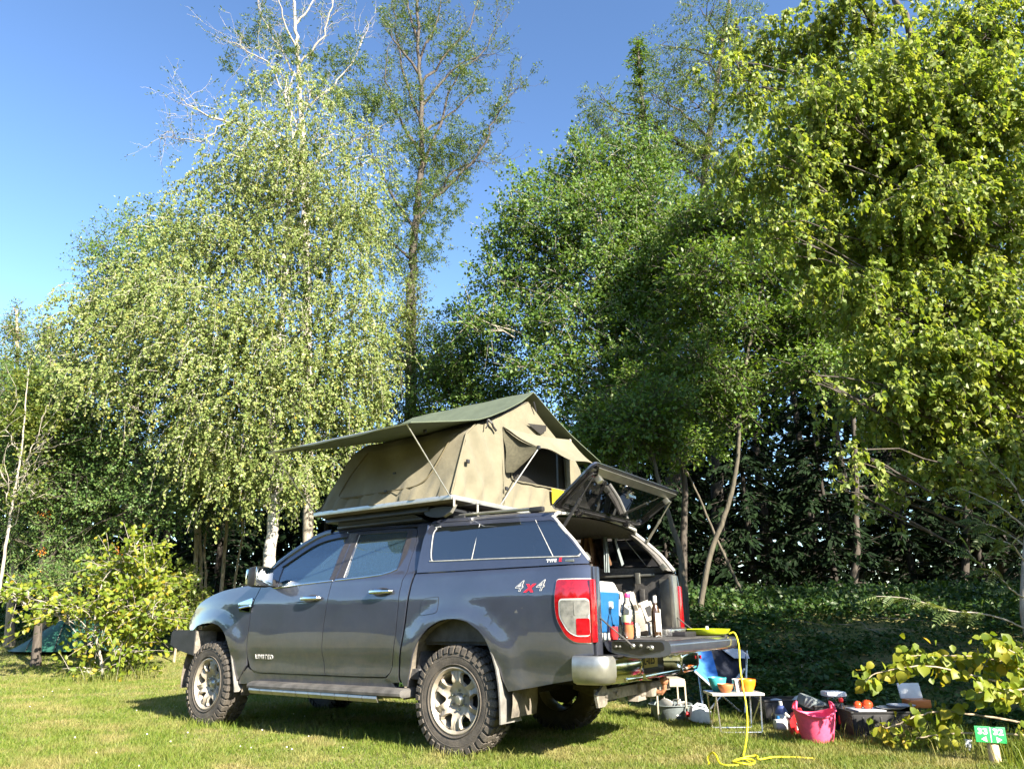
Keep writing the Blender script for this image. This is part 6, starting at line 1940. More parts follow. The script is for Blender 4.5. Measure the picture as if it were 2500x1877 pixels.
# ---- small folding table with bowls
ft_ = (-1.43, -1.42)
tb_ = thing('folding_table', 'small white folding table with metal legs behind the yellow cable', 'table', (ft_[0], ft_[1], 0))
fx = Matrix((HR, HF, Vector((0, 0, 1)))).transposed().to_4x4()
tb_.matrix_world = Matrix.Translation((ft_[0], ft_[1], 0)) @ fx
MB().box((0, 0, 0.322), (0.47, 0.34, 0.022), bev=0.005).build('table_top', M_WHITE, tb_)
for sy in (-0.15, 0.15):
    MB().tube([(-0.20, sy, 0.31), (-0.185, sy, 0.02), (-0.17, sy, 0.012), (0.17, sy, 0.012), (0.185, sy, 0.02), (0.20, sy, 0.31)], 0.008, 8).build('leg', M_STEEL, tb_)
for sx in (-0.20, 0.20):
    MB().tube([(sx, -0.15, 0.29), (sx*0.93, 0.15, 0.03)], 0.007, 6).build('leg_brace', M_STEEL, tb_)
def bowl(name, lab, s_, d, r, h, m, zb=0.333, cat='bowl'):
    p = loc(ft_, s_, d, zb)
    t = MB().lathe([(0, 0.004), (r*0.55, 0.0), (r*0.82, h*0.45), (r, h), (r*0.97, h+0.003), (r*0.78, h*0.48), (r*0.5, 0.008), (0, 0.010)], None, 28).build(name, m, None, 60)
    t.location = p
    return tag(t, lab, cat)
bowl('bowl', 'bright orange bowl at the right end of the small table', 0.13, -0.02, 0.085, 0.105, M_ORANGE)
bowl('bowl', 'teal bowl at the left end of the small table', -0.12, 0.06, 0.085, 0.115, M_TEAL)
bowl('bowl', 'terracotta bowl in front of the teal bowl', -0.09, -0.09, 0.072, 0.070, M_TERRA)
bowl('tumbler', 'clear tumbler between the bowls on the small table', 0.02, -0.10, 0.038, 0.10, M_CLEAR, cat='tumbler')
bowl('tumbler', 'second clear tumbler just behind the first one', 0.035, -0.01, 0.036, 0.105, M_FROST, cat='tumbler')

# ---- table shape standing in for the tow bar's right plate and post
pl_ = thing('tow_post_stand_in', 'cream stand-in for the right plate and post of the tow bar', 'table', (-0.80, -1.72, 0))
pl_.matrix_world = Matrix.Translation((-0.80, -1.75, 0)) @ fx
MB().box((-0.11, 0.18, 0.385), (0.30, 0.36, 0.022), bev=0.004).build('table_top', M_CREAM, pl_)
MB().box((-0.11, 0.0, 0.35), (0.30, 0.014, 0.05), bev=0.003).build('table_apron', M_CREAM, pl_)
for q in ((0.035, 0.0), (0.035, 0.36), (-0.25, 0.36), (-0.25, 0.0)):
    MB().box((q[0], q[1], 0.19), (0.016, 0.016, 0.38), bev=0.003).build('leg', M_CREAM, pl_)

# ---- wash tub with dishes
wt = thing('wash_tub', 'grey wash tub of dishes on the grass under the tow bar', 'tub', (-0.62, -1.86, 0.004))
MB().lathe([(0, 0.006), (0.155, 0.0), (0.165, 0.01), (0.205, 0.135), (0.222, 0.140), (0.222, 0.148), (0.203, 0.146), (0.160, 0.018), (0, 0.014)], None, 36).build('tub_body', M_GREY, wt, 50)
MB().lathe([(0, 0.004), (0.026, 0.003), (0.028, 0)], Matrix.Translation((-0.13, 0.115, 0.07)) @ Matrix.Rotation(math.radians(138), 4, 'Z') @ Matrix.Rotation(math.radians(72), 4, 'Y'), 16).build('tub_sticker', M_WHITE, wt)
for i, (x, y, rx, lab) in enumerate(((0.02, 0.05, 1.1, 'white plate standing upright in the middle of the wash tub'), (-0.08, -0.02, 0.5, 'white plate lying low in the wash tub'), (0.08, -0.05, 1.4, 'white plate at the rear rim of the wash tub'))):
    p = MB().lathe([(0, 0.0), (0.05, 0.0), (0.085, 0.012), (0.086, 0.016), (0.05, 0.006), (0, 0.005)], None, 26).build('plate', M_WHITE, None, 50)
    p.location = (-0.62+x, -1.86+y, 0.12); p.rotation_euler = (rx, 0.2*i, i)
    tag(p, lab, 'plate')
k_ = MB().tube([(-0.12, -0.06, 0.13), (-0.10, -0.08, 0.19), (-0.02, -0.12, 0.185), (0, -0.1, 0.12)], 0.008, 6).build('pan_handle', M_WHITE, None, 50)
k_.name = 'soup_ladle'; k_.location = (-0.62, -1.80, 0.0); tag(k_, 'white curved ladle hooked over the left rim of the tub', 'ladle')

# ---- jerry can
jc = thing('water_canister', 'translucent water canister lying on its side left of the small table', 'canister', (-0.93, -1.74, 0.0))
jc.matrix_world = Matrix.Translation((-0.97, -1.74, 0.075)) @ fx @ Matrix.Rotation(0.25, 4, 'Y')
MB().box((0, 0, 0), (0.20, 0.14, 0.145), bev=0.035).build('canister_body', M_FROST, jc, 50)
MB().tube([(-0.06, 0, 0.07), (-0.04, 0, 0.095), (0.04, 0, 0.095), (0.06, 0, 0.07)], 0.011, 8).build('canister_handle', M_FROST, jc)
MB().lathe([(0, 0.03), (0.022, 0.03), (0.024, 0)], Matrix.Translation((-0.10, 0, -0.02)) @ Matrix.Rotation(-math.pi/2, 4, 'Y'), 14).build('canister_cap', M_RED, jc)

# ---- black crates and what stands round them
def crate(lab, p, w, d, h, rot=0.0, lip=0.012):
    t = thing('storage_crate', lab, 'crate', (p[0], p[1], 0), group='black crates on the grass')
    t.matrix_world = Matrix.Translation((p[0], p[1], 0.003)) @ fx @ Matrix.Rotation(rot, 4, 'Z')
    for x, y, sx, sy in ((-w/2, 0, 0.008, d), (w/2, 0, 0.008, d), (0, -d/2, w-0.009, 0.008), (0, d/2, w-0.009, 0.008)):
        MB().box((x, y, h/2), (sx, sy, h), bev=0.002).build('crate_wall', M_CRATE, t)
    MB().box((0, 0, 0.006), (w-0.01, d-0.01, 0.010)).build('crate_floor', M_CRATE, t)
    rm = MB()
    for x, y, sx, sy in ((-w/2, 0, lip*2, d+lip*2), (w/2, 0, lip*2, d+lip*2), (0, -d/2, w-lip*2, lip*2), (0, d/2, w-lip*2, lip*2)):
        rm.box((x, y, h+0.004), (sx, sy, 0.016), bev=0.003)
    rm.build('crate_rim', M_CRATE, t)
    for k in range(4):
        MB().box((-w*0.36+w*0.24*k, -d/2-0.006, h*0.45), (0.016, 0.006, h*0.8), bev=0.002).build('crate_rib', M_CRATE, t)
    return t
cA = (-1.62, -2.36); cBp = (-2.12, -1.98); cC = (-2.58, -1.86)
crate('black crate with white bags, leftmost of the crates behind the tubs', cA, 0.50, 0.34, 0.19, 0.05)
crate('black crate right behind the pink tub', cBp, 0.32, 0.28, 0.20, -0.05)
crate('long black crate with plates, rightmost of the crates', cC, 0.62, 0.34, 0.19, -0.06)
def itm(name, mb, m, base, s_, d, z, lab, cat, smooth=50, rot=0.0):
    o = mb.build(name, m, None, smooth)
    o.location = loc(base, s_, d, z)
    o.rotation_euler = (0, 0, YAW-math.pi/2+rot)
    return tag(o, lab, cat)
bagm = MB().lathe([(0, 0.10), (0.02, 0.095), (0.055, 0.06), (0.07, 0.02), (0.05, 0.0), (0, 0)], None, 14)
bagm.v = [(x*(1+0.25*math.sin(5*math.atan2(y, x)+9*z)), y*(1+0.2*math.sin(4*math.atan2(y, x)+1)), z+0.01*math.sin(30*x)) for x, y, z in bagm.v]
itm('plastic_bag', bagm, M_WHITE, cA, 0.15, 0, 0.13, 'white plastic bag bulging at the right end of the left crate', 'bag')
itm('plastic_bag', MB().lathe([(0, 0.05), (0.05, 0.04), (0.075, 0.01), (0.06, 0.0), (0, 0)], None, 12), M_LGREY, cA, -0.06, 0.02, 0.155, 'grey flat bag in the middle of the left crate', 'bag')
itm('folded_tarp', MB().box((0, 0, 0.05), (0.22, 0.2, 0.10), (0.1, 0.35, 0), bev=0.03), M_GREY, cBp, -0.14, 0.0, 0.17, 'dark grey folded tarp between the left and middle crates', 'tarp')
jr = thing('storage_jar', 'tall clear storage jar standing in the middle crate', 'jar', (0, 0, 0))
jr.location = loc(cBp, 0.06, -0.02, 0.016)
MB().box((0, 0, 0.13), (0.17, 0.15, 0.26), bev=0.02).build('jar_body', M_CLEAR, jr, 50)
MB().box((0, 0, 0.285), (0.18, 0.16, 0.045), bev=0.012).build('jar_lid', M_FROST, jr, 50)
MB().box((0, 0, 0.11), (0.12, 0.10, 0.18), bev=0.01).build('jar_contents', M_CARD, jr)
jr.rotation_euler = (0, 0, YAW-math.pi/2)
sb = thing('soda_bottle', 'cola bottle with red cap in front of the tall storage jar', 'bottle', (0, 0, 0))
sb.location = loc(cBp, 0.045, -0.20, 0.0)
MB().lathe([(0, 0.003), (0.036, 0.0), (0.042, 0.02), (0.042, 0.15), (0.030, 0.20), (0.015, 0.235), (0.014, 0.25)], None, 20).build('bottle_body', M_BOTTLE, sb, 60)
MB().lathe([(0, 0.285), (0.018, 0.284), (0.02, 0.278), (0.02, 0.25), (0.016, 0.248)], None, 16).build('bottle_cap', M_RED, sb)
MB().lathe([(0.0425, 0.07), (0.0425, 0.14)], None, 20).build('bottle_label', M_RED, sb)
for i, (s_, d, r, lab) in enumerate(((-0.17, 0.0, 0.036, 'red tomato, left one of the pair on the right crate'), (-0.10, -0.03, 0.044, 'large orange red tomato, right one of the pair on the right crate'))):
    t = thing('tomato', lab, 'tomato', (0, 0, 0))
    t.location = loc(cC, s_-0.02, d, 0.208)
    pr = [(0, r*0.12)]+[(r*math.sin(a), r*0.9-r*0.88*math.cos(a)) for a in np.linspace(0.25, math.pi-0.25, 10)]+[(0, r*1.62)]
    b = MB().lathe(pr, None, 20)
    b.v = [(x*(1+0.04*math.cos(6*math.atan2(y, x))), y*(1+0.04*math.cos(6*math.atan2(y, x))), z) for x, y, z in b.v]
    b.build('tomato_flesh', mat('tomato_red', (0.62, 0.07, 0.015), rough=0.25, var=0.15), t, 60)
    MB().tube([(0, 0, r*1.6), (0.004, 0, r*1.95)], 0.003, 5).build('tomato_stalk', M_TENTG, t)
itm('tray', MB().box((0, 0, 0.008), (0.24, 0.26, 0.014), bev=0.004), M_FROST, cC, -0.14, -0.02, 0.198, 'grey white tray under the tomatoes', 'tray')
for i, (s_, d, lab) in enumerate(((0.07, -0.05, 'white dinner plate on the middle of the right crate'), (0.19, 0.0, 'dark rimmed plate beside the white plate on the right crate'))):
    itm('plate', MB().lathe([(0, 0.004), (0.07, 0.002), (0.115, 0.018), (0.117, 0.022), (0.07, 0.010), (0, 0.010)], None, 32), M_WHITE if i == 0 else M_LGREY, cC, s_, d, 0.206+0.012*i, lab, 'plate')
lb = thing('lunch_box', 'frosted plastic box with raised lid and orange food at the right end of the crates', 'food box', (0, 0, 0))
lb.location = loc(cC, 0.38, 0.10, 0.205)
lb.rotation_euler = (0, 0, YAW-math.pi/2)
MB().box((0, 0, 0.035), (0.19, 0.15, 0.07), bev=0.012).build('box_body', mat('orange_tint', (0.48, 0.16, 0.05), rough=0.3), lb, 50)
MB().box((0, 0.085, 0.13), (0.20, 0.014, 0.13), (-0.22, 0, 0), bev=0.005).build('box_lid', M_FROST, lb, 50)
wj = thing('white_jug', 'squat white plastic jug in front of the left crate', 'jug', (0, 0, 0))
wj.location = loc((-1.77, -1.72), 0, 0, 0.003)
wj.rotation_euler = (0, 0, YAW-math.pi/2)
MB().box((0, 0, 0.045), (0.17, 0.11, 0.088), bev=0.028).build('jug_body', M_WHITE, wj, 50)
MB().tube([(0.05, 0, 0.085), (0.065, 0, 0.11), (0.03, 0, 0.115), (0.01, 0, 0.088)], 0.008, 6).build('jug_handle', M_WHITE, wj)
MB().lathe([(0, 0.03), (0.016, 0.03), (0.018, 0)], Matrix.Translation((-0.045, 0, 0.085)), 12).build('jug_cap', M_BLUE, wj)
dt = thing('detergent_bottle', 'dark blue and white detergent bottle behind the white jug', 'bottle', (0, 0, 0))
dt.location = loc((-1.72, -1.92), -0.01, 0.0, 0.003)
MB().lathe([(0, 0.0), (0.055, 0.0), (0.06, 0.03), (0.058, 0.13), (0.03, 0.175), (0.016, 0.185)], None, 20).build('bottle_body', plastic('navy_plastic', (0.04, 0.06, 0.16)), dt, 50)
MB().lathe([(0, 0.22), (0.016, 0.218), (0.018, 0.185)], None, 14).build('bottle_cap', M_WHITE, dt)
MB().lathe([(0.061, 0.04), (0.061, 0.11)], None, 20).build('bottle_label', M_LGREY, dt)
rc_ = thing('red_canister', 'red fuel canister with white label left of the pink tub', 'canister', (0, 0, 0))
rc_.location = loc((-1.94, -1.55), 0.0, 0.0, 0.003)
rc_.rotation_euler = (0, 0, YAW-math.pi/2-0.1)
MB().prism([(-0.075, 0), (0.075, 0), (0.075, 0.13), (0.045, 0.165), (-0.03, 0.165), (-0.075, 0.11)], -0.05, 0.05).build('canister_body', M_RED, rc_, 30)
MB().tube([(-0.055, 0, 0.12), (-0.085, 0, 0.15), (-0.10, 0, 0.165)], 0.012, 8).build('canister_spout', M_WHITE, rc_)
MB().tube([(-0.02, 0, 0.165), (-0.01, 0, 0.20), (0.04, 0, 0.20), (0.05, 0, 0.165)], 0.009, 8).build('canister_handle', M_RED, rc_)
MB().box((0.015, -0.052, 0.065), (0.075, 0.003, 0.06)).build('canister_label', M_WHITE, rc_)
# pink flexible tub
pt = thing('pink_tub', 'pink rubber tub with two loop handles on the grass', 'tub', (0, 0, 0))
pt.location = loc((-2.23, -1.12), 0, 0.10, 0.004)
pt.rotation_euler = (0, 0, YAW-math.pi/2-0.12)
def tubr(t, a):
    return (0.118+0.045*t**0.8)*(1+0.025*math.cos(2*a)*t)
rows = []
for t in np.linspace(0, 1, 10):
    row = []
    for a in np.linspace(0, 2*math.pi, 41):
        dip = 0.030*(0.5+0.5*math.cos(2*a+math.pi))*t**3
        r = tubr(t, a)
        row.append((r*math.cos(a), r*math.sin(a), 0.235*t-dip+0.01*t**4*math.cos(2*a)))
    rows.append(row)
tbm = MB().grid(rows)
rows2 = [[(p[0]*0.965, p[1]*0.965, p[2]+0.004) for p in r] for r in rows]
tbm.grid(rows2)
tbm.grid([rows[-1], rows2[-1]])
tbm.f.append(tuple(len(tbm.v)-1-0*i for i in range(0)) or (0, 1, 2)) if False else None
tbm.add([(p[0], p[1], p[2]+0.002) for p in rows[0][:-1]], [tuple(range(40))])
tbm.build('tub_body', M_PINK, pt, 60)
tbm = MB().tube([(0.170*math.cos(a), 0.170*math.sin(a)*1.0, 0.236-0.030*(0.5+0.5*math.cos(2*a+math.pi))+0.01*math.cos(2*a)) for a in np.linspace(0, 2*math.pi, 49)], 0.007, 6).build('tub_rim', M_PINK, pt, 60)
for s in (1, -1):
    MB().tube(catmull([(0.155*s, -0.05, 0.236), (0.150*s, -0.045, 0.275), (0.135*s, 0.0, 0.298), (0.150*s, 0.045, 0.275), (0.155*s, 0.05, 0.236)], 5), 0.010, 8).build('tub_handle', M_PINK, pt, 60)

# ---- pitch sign
SD = 5.55
sp = at(2410, 1790, SD)
sg_ = thing('pitch_sign', 'green pitch number sign 33 and 32 on a wooden post', 'sign', (sp.x, sp.y, 0))
sg_.matrix_world = Matrix.Translation((sp.x, sp.y, 0)) @ fx @ Matrix.Rotation(-0.10, 4, 'Z')
zc = sp.z
MB().lathe([(0, zc-0.062), (0.030, zc-0.064), (0.037, zc-0.075), (0.037, -0.15)], Matrix.Translation((0.02, 0.0, 0)), 20).build('sign_post', M_WOOD, sg_)
brd = MB().box((0, -0.042, zc), (0.204, 0.008, 0.104), (0, 0.05, 0), bev=0.003).build('sign_board', M_GREEN, sg_)
fz = Matrix.Rotation(0.05, 4, 'Y') @ Matrix.Identity(4)
def face(x, z):
    M = Matrix((Vector((1, 0, 0)), Vector((0, 0, 1)), Vector((0, -1, 0)))).transposed().to_4x4()
    return Matrix.Translation((x, -0.0468, zc+z-0.05*x)) @ M @ Matrix.Rotation(-0.05, 4, 'Z')
text_mesh('sign_number', '33', 0.052, face(-0.050, 0.018), WHITE, brd, 0.0006, xs=1.35, bold=0.0015)
text_mesh('sign_number', '32', 0.052, face(0.052, 0.018), WHITE, brd, 0.0006, xs=1.35, bold=0.0015)
MB().box((0.0, -0.0465, zc), (0.004, 0.0012, 0.096), (0, 0.05, 0)).build('sign_divider', WHITE, brd)
for s, x in ((-1, -0.048), (1, 0.050)):
    MB().prism([(x-0.016*s, zc-0.012-0.05*x), (x+0.020*s, zc-0.030-0.05*x), (x-0.016*s, zc-0.048-0.05*x)], -0.0472, -0.0462).build('sign_arrow', WHITE, brd, None)
pc = at(2366, 1818, 6.0)
tag(at0(MB().box((0, 0, 0.03), (0.05, 0.012, 0.06), (0.1, 0, 0.3), bev=0.003), 'plot_marker', M_LGREY, (pc.x, pc.y, 0.02)), 'small pale plot marker under the hazel left of the sign', 'marker')
MB_s = MB().box((0, 0, 0.04), (0.012, 0.008, 0.08)).build('marker_stake', M_LGREY, bpy.data.objects['plot_marker'])
MB_s.location = (0, 0.012, -0.05)

# ---- distant green tent at the left
gtp = gp(190, 1560, 17.3)
gt = thing('green_tent', 'low dark green tent on the grass behind the yellow shrub', 'tent', gtp)
gt.matrix_world = Matrix.Translation(gtp) @ fx
def tenth(u):
    return 0.16+0.95*math.exp(-((u-0.05)/0.42)**2) if abs(u) < 0.99 else 0.0
rows = []
for u in np.linspace(-1, 1, 25):
    h = (1.05*max(0, 1-abs(u-0.0)**0.9)**1.25)
    w = 0.75*(1-abs(u)**2.5)+0.05
    rows.append([(1.55*u, -w*math.cos(a), h*math.sin(a)**1.3+0.01) for a in np.linspace(0.0, math.pi, 13)])
MB().grid(rows).build('flysheet', M_TENTG, gt, 60)
for u in (-0.45, 0.0, 0.45):
    h = (1.05*max(0, 1-abs(u))**1.25); w = 0.75*(1-abs(u)**2.5)+0.05
    MB().tube([(1.55*u, -w*math.cos(a)*1.01, h*math.sin(a)**1.3+0.018) for a in np.linspace(0.05, math.pi-0.05, 13)], 0.012, 5).build('tent_pole', M_CRATE, gt)
MB().tube([(-0.75, -0.35, 0.62), (-1.35, -0.75, 0.0)], 0.006, 5).build('guy_line', M_CORD, gt)
MB().tube([(-0.75, -0.35, 0.62), (-2.3, 0.1, 0.05)], 0.006, 5).build('guy_line', M_CORD, gt)
# ================================================================= SHRUBS, GRASS, GROUND COVER
tree('yellow_shrub', 'bright yellow green young shrub on the lawn left of the truck', 13.9,
     [(258, 1662), (246, 1610), (236, 1560), (232, 1500), (250, 1420)], 0.035,
     [(333, 1335, 45, 38), (290, 1390, 60, 45), (370, 1400, 50, 40), (340, 1450, 70, 50), (390, 1480, 40, 35, 0.8), (290, 1490, 60, 45), (350, 1520, 55, 35), (245, 1540, 45, 30), (270, 1625, 60, 28, 0.8), (300, 1580, 50, 35), (215, 1640, 35, 18, 0.6), (130, 1500, 65, 28, 0.8), (70, 1455, 55, 25, 0.7), (20, 1452, 35, 22, 0.6), (185, 1480, 45, 30, 0.7)],
     L_YELLOW, BK_PALE, 4600, (0.10, 0.078), 'spread', cat='shrub', strand=(0.35, 0.85), shape='round', shell=0.1, twigs=0.8, spacing=0.05)
for a, b in (((275, 1655), (300, 1545)), ((282, 1650), (285, 1520))):
    pass
rw = tree('rowan_tree', 'young rowan with feathery leaves and orange berries behind the yellow shrub', 15.6,
     [(210, 1600), (214, 1500), (216, 1400), (222, 1290), (226, 1215)], 0.04,
     [(130, 1300, 60, 40), (88, 1355, 55, 35), (175, 1345, 60, 45), (66, 1272, 40, 30, 0.7), (215, 1290, 40, 45, 0.7), (175, 1410, 60, 35), (110, 1420, 50, 30, 0.8), (240, 1380, 45, 40, 0.8), (222, 1215, 22, 28, 0.6), (60, 1420, 40, 25, 0.7), (30, 1310, 40, 30, 0.7)],
     L_ROWAN, BK_GREY, 13000, (0.085, 0.028), 'tuft', strand=(0.3, 0.6), shell=0.1, twigs=0.9)
for (px, py) in ((103, 1345), (98, 1402), (285, 1347), (110, 1255)):
    c = nv(at(px, py, 15.2))-nv(rw.location)
    bm_ = MB()
    for _ in range(26):
        p = Vector(c)+Vector(rng.normal(0, 0.055, 3))
        bm_.lathe([(0, -0.013), (0.011, -0.006), (0.013, 0.002), (0.009, 0.010), (0, 0.013)], Matrix.Translation(p), 6)
    o = bm_.build('berry_cluster', mat('rowan_berry', (0.62, 0.20, 0.02), rough=0.35), rw, 60, kind='stuff')
tree('young_alder', 'low bright bush at the edge of the wood in front of the bumper', 15.8,
     [(440, 1500), (442, 1470), (445, 1440)], 0.03,
     [(430, 1440, 45, 28), (470, 1470, 45, 25), (400, 1475, 45, 25), (385, 1430, 35, 25, 0.8), (455, 1400, 30, 22, 0.7), (420, 1505, 50, 22)],
     L_FRESH, BK_TAN, 5200, (0.075, 0.055), 'spread', cat='bush', strand=(0.2, 0.45), shell=0.1)

# ---- near hazel: every large leaf is its own part
def leaf_proto(name, L_, W_, m, seed, fold=0.25, curl=0.3):
    r = random.Random(seed)
    n = 7
    V, F_ = [], []
    prof_ = [0.0, 0.62, 0.94, 1.0, 0.86, 0.52, 0.0]
    for i in range(n):
        t = i/(n-1)
        w = prof_[i]*W_/2*(1+0.08*r.uniform(-1, 1))
        z = -curl*L_*t*t
        V.append((0, L_*t, z))
        V.append((w, L_*t-0.04*L_*(1 if i % 2 else -1)*0.5, z+fold*w))
        V.append((-w, L_*t-0.04*L_*(1 if i % 2 else -1)*0.5, z+fold*w))
    for i in range(n-1):
        a = 3*i; b = 3*(i+1)
        F_.append((a, a+1, b+1, b)); F_.append((a, b, b+2, a+2))
    me = bpy.data.meshes.new(name)
    me.from_pydata(V, [], F_)
    me.materials.append(m)
    me.polygons.foreach_set('use_smooth', [True]*len(me.polygons))
    me.update()
    return me
def obj_leaf_mat(name, stops, trans=0.42):
    m = leaf_mat(name, stops, trans=trans)
    nt = m.node_tree
    oi_ = nt.nodes.new('ShaderNodeObjectInfo')
    for l in list(nt.links):
        if l.from_socket.name == 'Random Per Island':
            t = l.to_socket
            nt.links.remove(l)
            nt.links.new(oi_.outputs['Random'], t)
    return m
ML_H = obj_leaf_mat('hazel_leaf', [(0, (0.11, 0.165, 0.015)), (0.5, (0.21, 0.24, 0.02)), (0.85, (0.30, 0.29, 0.028)), (1.0, (0.36, 0.30, 0.05))])
ML_R = obj_leaf_mat('rowan_leaflet', [(0, (0.07, 0.12, 0.035)), (0.6, (0.11, 0.16, 0.05)), (1.0, (0.17, 0.20, 0.07))], 0.35)
hz_protos = [leaf_proto('hazel_leaf', 0.088, 0.080, ML_H, k, curl=0.15+0.12*k, fold=0.15+0.08*k) for k in range(4)]
HB = at(2560, 1740, 5.7)
hz = thing('hazel_bush', 'hazel bush with big yellow green leaves reaching in above the pitch sign', 'bush', (HB.x, HB.y, 0))
org = Vector((HB.x, HB.y, 0))
hw = Wood()
BR = [[(2580, 1760, 5.7), (2480, 1680, 5.7), (2380, 1650, 5.75), (2260, 1625, 5.8), (2150, 1640, 5.85), (2112, 1662, 5.85)],
      [(2580, 1740, 5.8), (2500, 1640, 5.8), (2400, 1605, 5.85), (2300, 1600, 5.9), (2215, 1600, 5.9)],
      [(2580, 1720, 5.6), (2520, 1640, 5.6), (2470, 1590, 5.6), (2420, 1570, 5.6)],
      [(2580, 1790, 5.9), (2480, 1760, 5.9), (2380, 1745, 5.95), (2300, 1735, 6.0), (2230, 1750, 6.05), (2170, 1775, 6.1), (2150, 1768, 6.1)],
      [(2580, 1800, 5.8), (2430, 1790, 5.9), (2330, 1790, 6.0), (2240, 1800, 6.05), (2200, 1815, 6.05)],
      [(2580, 1700, 5.4), (2520, 1680, 5.4), (2450, 1690, 5.4), (2390, 1690, 5.45)],
      [(2580, 1650, 5.7), (2540, 1600, 5.7), (2500, 1580, 5.7), (2460, 1600, 5.7)],
      [(2590, 1850, 5.5), (2550, 1835, 5.55), (2525, 1840, 5.6), (2505, 1855, 5.6)]]
pos = []
for ib, b in enumerate(BR):
    pts = [nv(at(*q)-org) for q in b]
    Pb = np.array(catmull(pts, 6))
    Pb = wob(Pb, 0.006)
    hw.add(Pb, np.linspace(0.011, 0.003, len(Pb)), 6)
    root_ = np.stack([Pb[0], Pb[0]*np.array([0.55, 0.55, 0.5]), np.array([0.05*ib-0.2, 0.03*ib-0.1, -0.05])])
    hw.add(np.array(catmull(root_, 5)), np.linspace(0.011, 0.016, 11), 6)
    nl = 54 if ib < 2 else (30 if ib in (3, 4) else 24)
    for k in range(nl):
        f = rng.uniform((2580-2500)/(2580-b[-1][0]) if ib != 7 else 0.3, 1.0)*(len(Pb)-1)
        i = min(int(f), len(Pb)-2)
        p = Pb[i]*(1-(f-i))+Pb[i+1]*(f-i)
        tn = unit((Pb[i+1]-Pb[i])[None])[0]
        side = unit(rng.normal(size=3)[None])[0]
        st = p+unit((side+np.array([0, 0, -0.2]))[None])[0]*rng.uniform(0.01, 0.075)
        pos.append((st, unit((tn*0.5+side*0.6+np.array([0, 0, -0.75]))[None])[0]))
hw.build('branches', BK_TAN, hz)
fp, fa = [], []
for b in BR[:6]:
    Pb = np.array(catmull([nv(at(*q)-org) for q in b], 6))
    for _ in range(70):
        i = rng.integers(4, len(Pb))
        q_ = Pb[i]+rng.normal(0, 0.055, 3)
        v_ = Vector(q_)+org-CAM
        if 2350 < 1250+FPX*v_.dot(rt2)/v_.dot(fw) < 2480 and 938.5-FPX*v_.dot(up2)/v_.dot(fw) > 1735:
            continue
        fp.append(q_); fa.append(rng.normal(0, 0.6, 3)-UPV*0.7)
fp = np.array(fp); fa = np.array(fa); nf = len(fp)
leaves('foliage', fp, fa, -FWD*0.5+UPV*0.3+np.array([-LIGHT.x, -LIGHT.y, -LIGHT.z])*0.6+rng.normal(0, 0.5, (nf, 3)), rng.uniform(0.045, 0.075, nf), rng.uniform(0.038, 0.062, nf), L_YELLOW, hz, 'stuff', 'round')
SUNV = np.array([-LIGHT.x, -LIGHT.y, -LIGHT.z])
def clear_of_sign(p):
    v = Vector(p)+Vector((HB.x, HB.y, 0))-CAM
    w_ = v.dot(fw)
    x_, y_ = 1250+FPX*v.dot(rt2)/w_, 938.5-FPX*v.dot(up2)/w_
    return not (2360 < x_ < 2475 and 1735 < y_ < 1877)
pos = [q for q in pos if clear_of_sign(q[0])]
for k, (p, ax_) in enumerate(pos[:298]):
    o = bpy.data.objects.new('leaf', hz_protos[k % 4])
    nrm = SUNV*0.6-FWD*0.5+UPV*0.35+rng.normal(0, 0.45, 3)
    y_ = Vector(ax_).normalized()
    z_ = (Vector(nrm)-y_*Vector(nrm).dot(y_)).normalized()
    x_ = y_.cross(z_)
    s_ = rng.uniform(0.7, 1.15)
    o.matrix_local = Matrix.Translation(Vector(p)) @ Matrix((x_, y_, z_)).transposed().to_4x4() @ Matrix.Diagonal((s_, s_, s_, 1))
    link(o, hz)

# ---- rowan at the right edge: feathered leaves, each one a part
def compound_proto(seed):
    r = random.Random(seed)
    V, F_ = [], []
    def leaflet(p, ang, l, w):
        c, s = math.cos(ang), math.sin(ang)
        b = len(V)
        for u, v, z in ((0, 0, 0), (0.25, 0.5, 0.08), (0.6, 0.48, 0.05), (1, 0, -0.12), (0.6, -0.48, 0.05), (0.25, -0.5, 0.08)):
            x, y = v*w, u*l
            V.append((p[0]+x*c-y*s, p[1]+x*s+y*c, p[2]+z*l-0.05*l*r.random()))
        F_.extend([(b, b+1, b+2, b+3), (b, b+3, b+4, b+5)])
    for k in range(6):
        y = 0.025+0.019*k
        z = -0.35*y*y/0.14
        l = 0.046*(1-0.05*abs(k-2))
        for s in (1, -1):
            leaflet((0, y, z), s*(1.15+0.1*r.uniform(-1, 1)), l, 0.016)
    leaflet((0, 0.14, -0.05), 0, 0.046, 0.017)
    b = len(V)
    V.extend([(-0.0012, 0, 0), (0.0012, 0, 0), (0.0006, 0.14, -0.05), (-0.0006, 0.14, -0.05)])
    F_.append((b, b+1, b+2, b+3))
    me = bpy.data.meshes.new('rowan_leaf')
    me.from_pydata(V, [], F_)
    me.materials.append(ML_R)
    me.update()
    return me
rprot = [compound_proto(k) for k in range(3)]
RB = at(2530, 1500, 6.3)
rr_ = thing('rowan_tree', 'near rowan with feathered twigs entering at the right edge above the hazel', 'tree', (RB.x, RB.y, gz(RB.x, RB.y)))
org = Vector((RB.x, RB.y, gz(RB.x, RB.y)))
rwood = Wood()
trk = np.array(catmull([(0, 0, -0.1), nv(at(2512, 1560, 6.3)-org), nv(at(2500, 1420, 6.3)-org), nv(at(2520, 1200, 6.3)-org), nv(at(2560, 900, 6.3)-org)], 6))
rwood.add(trk, np.linspace(0.034, 0.018, len(trk)), 8)
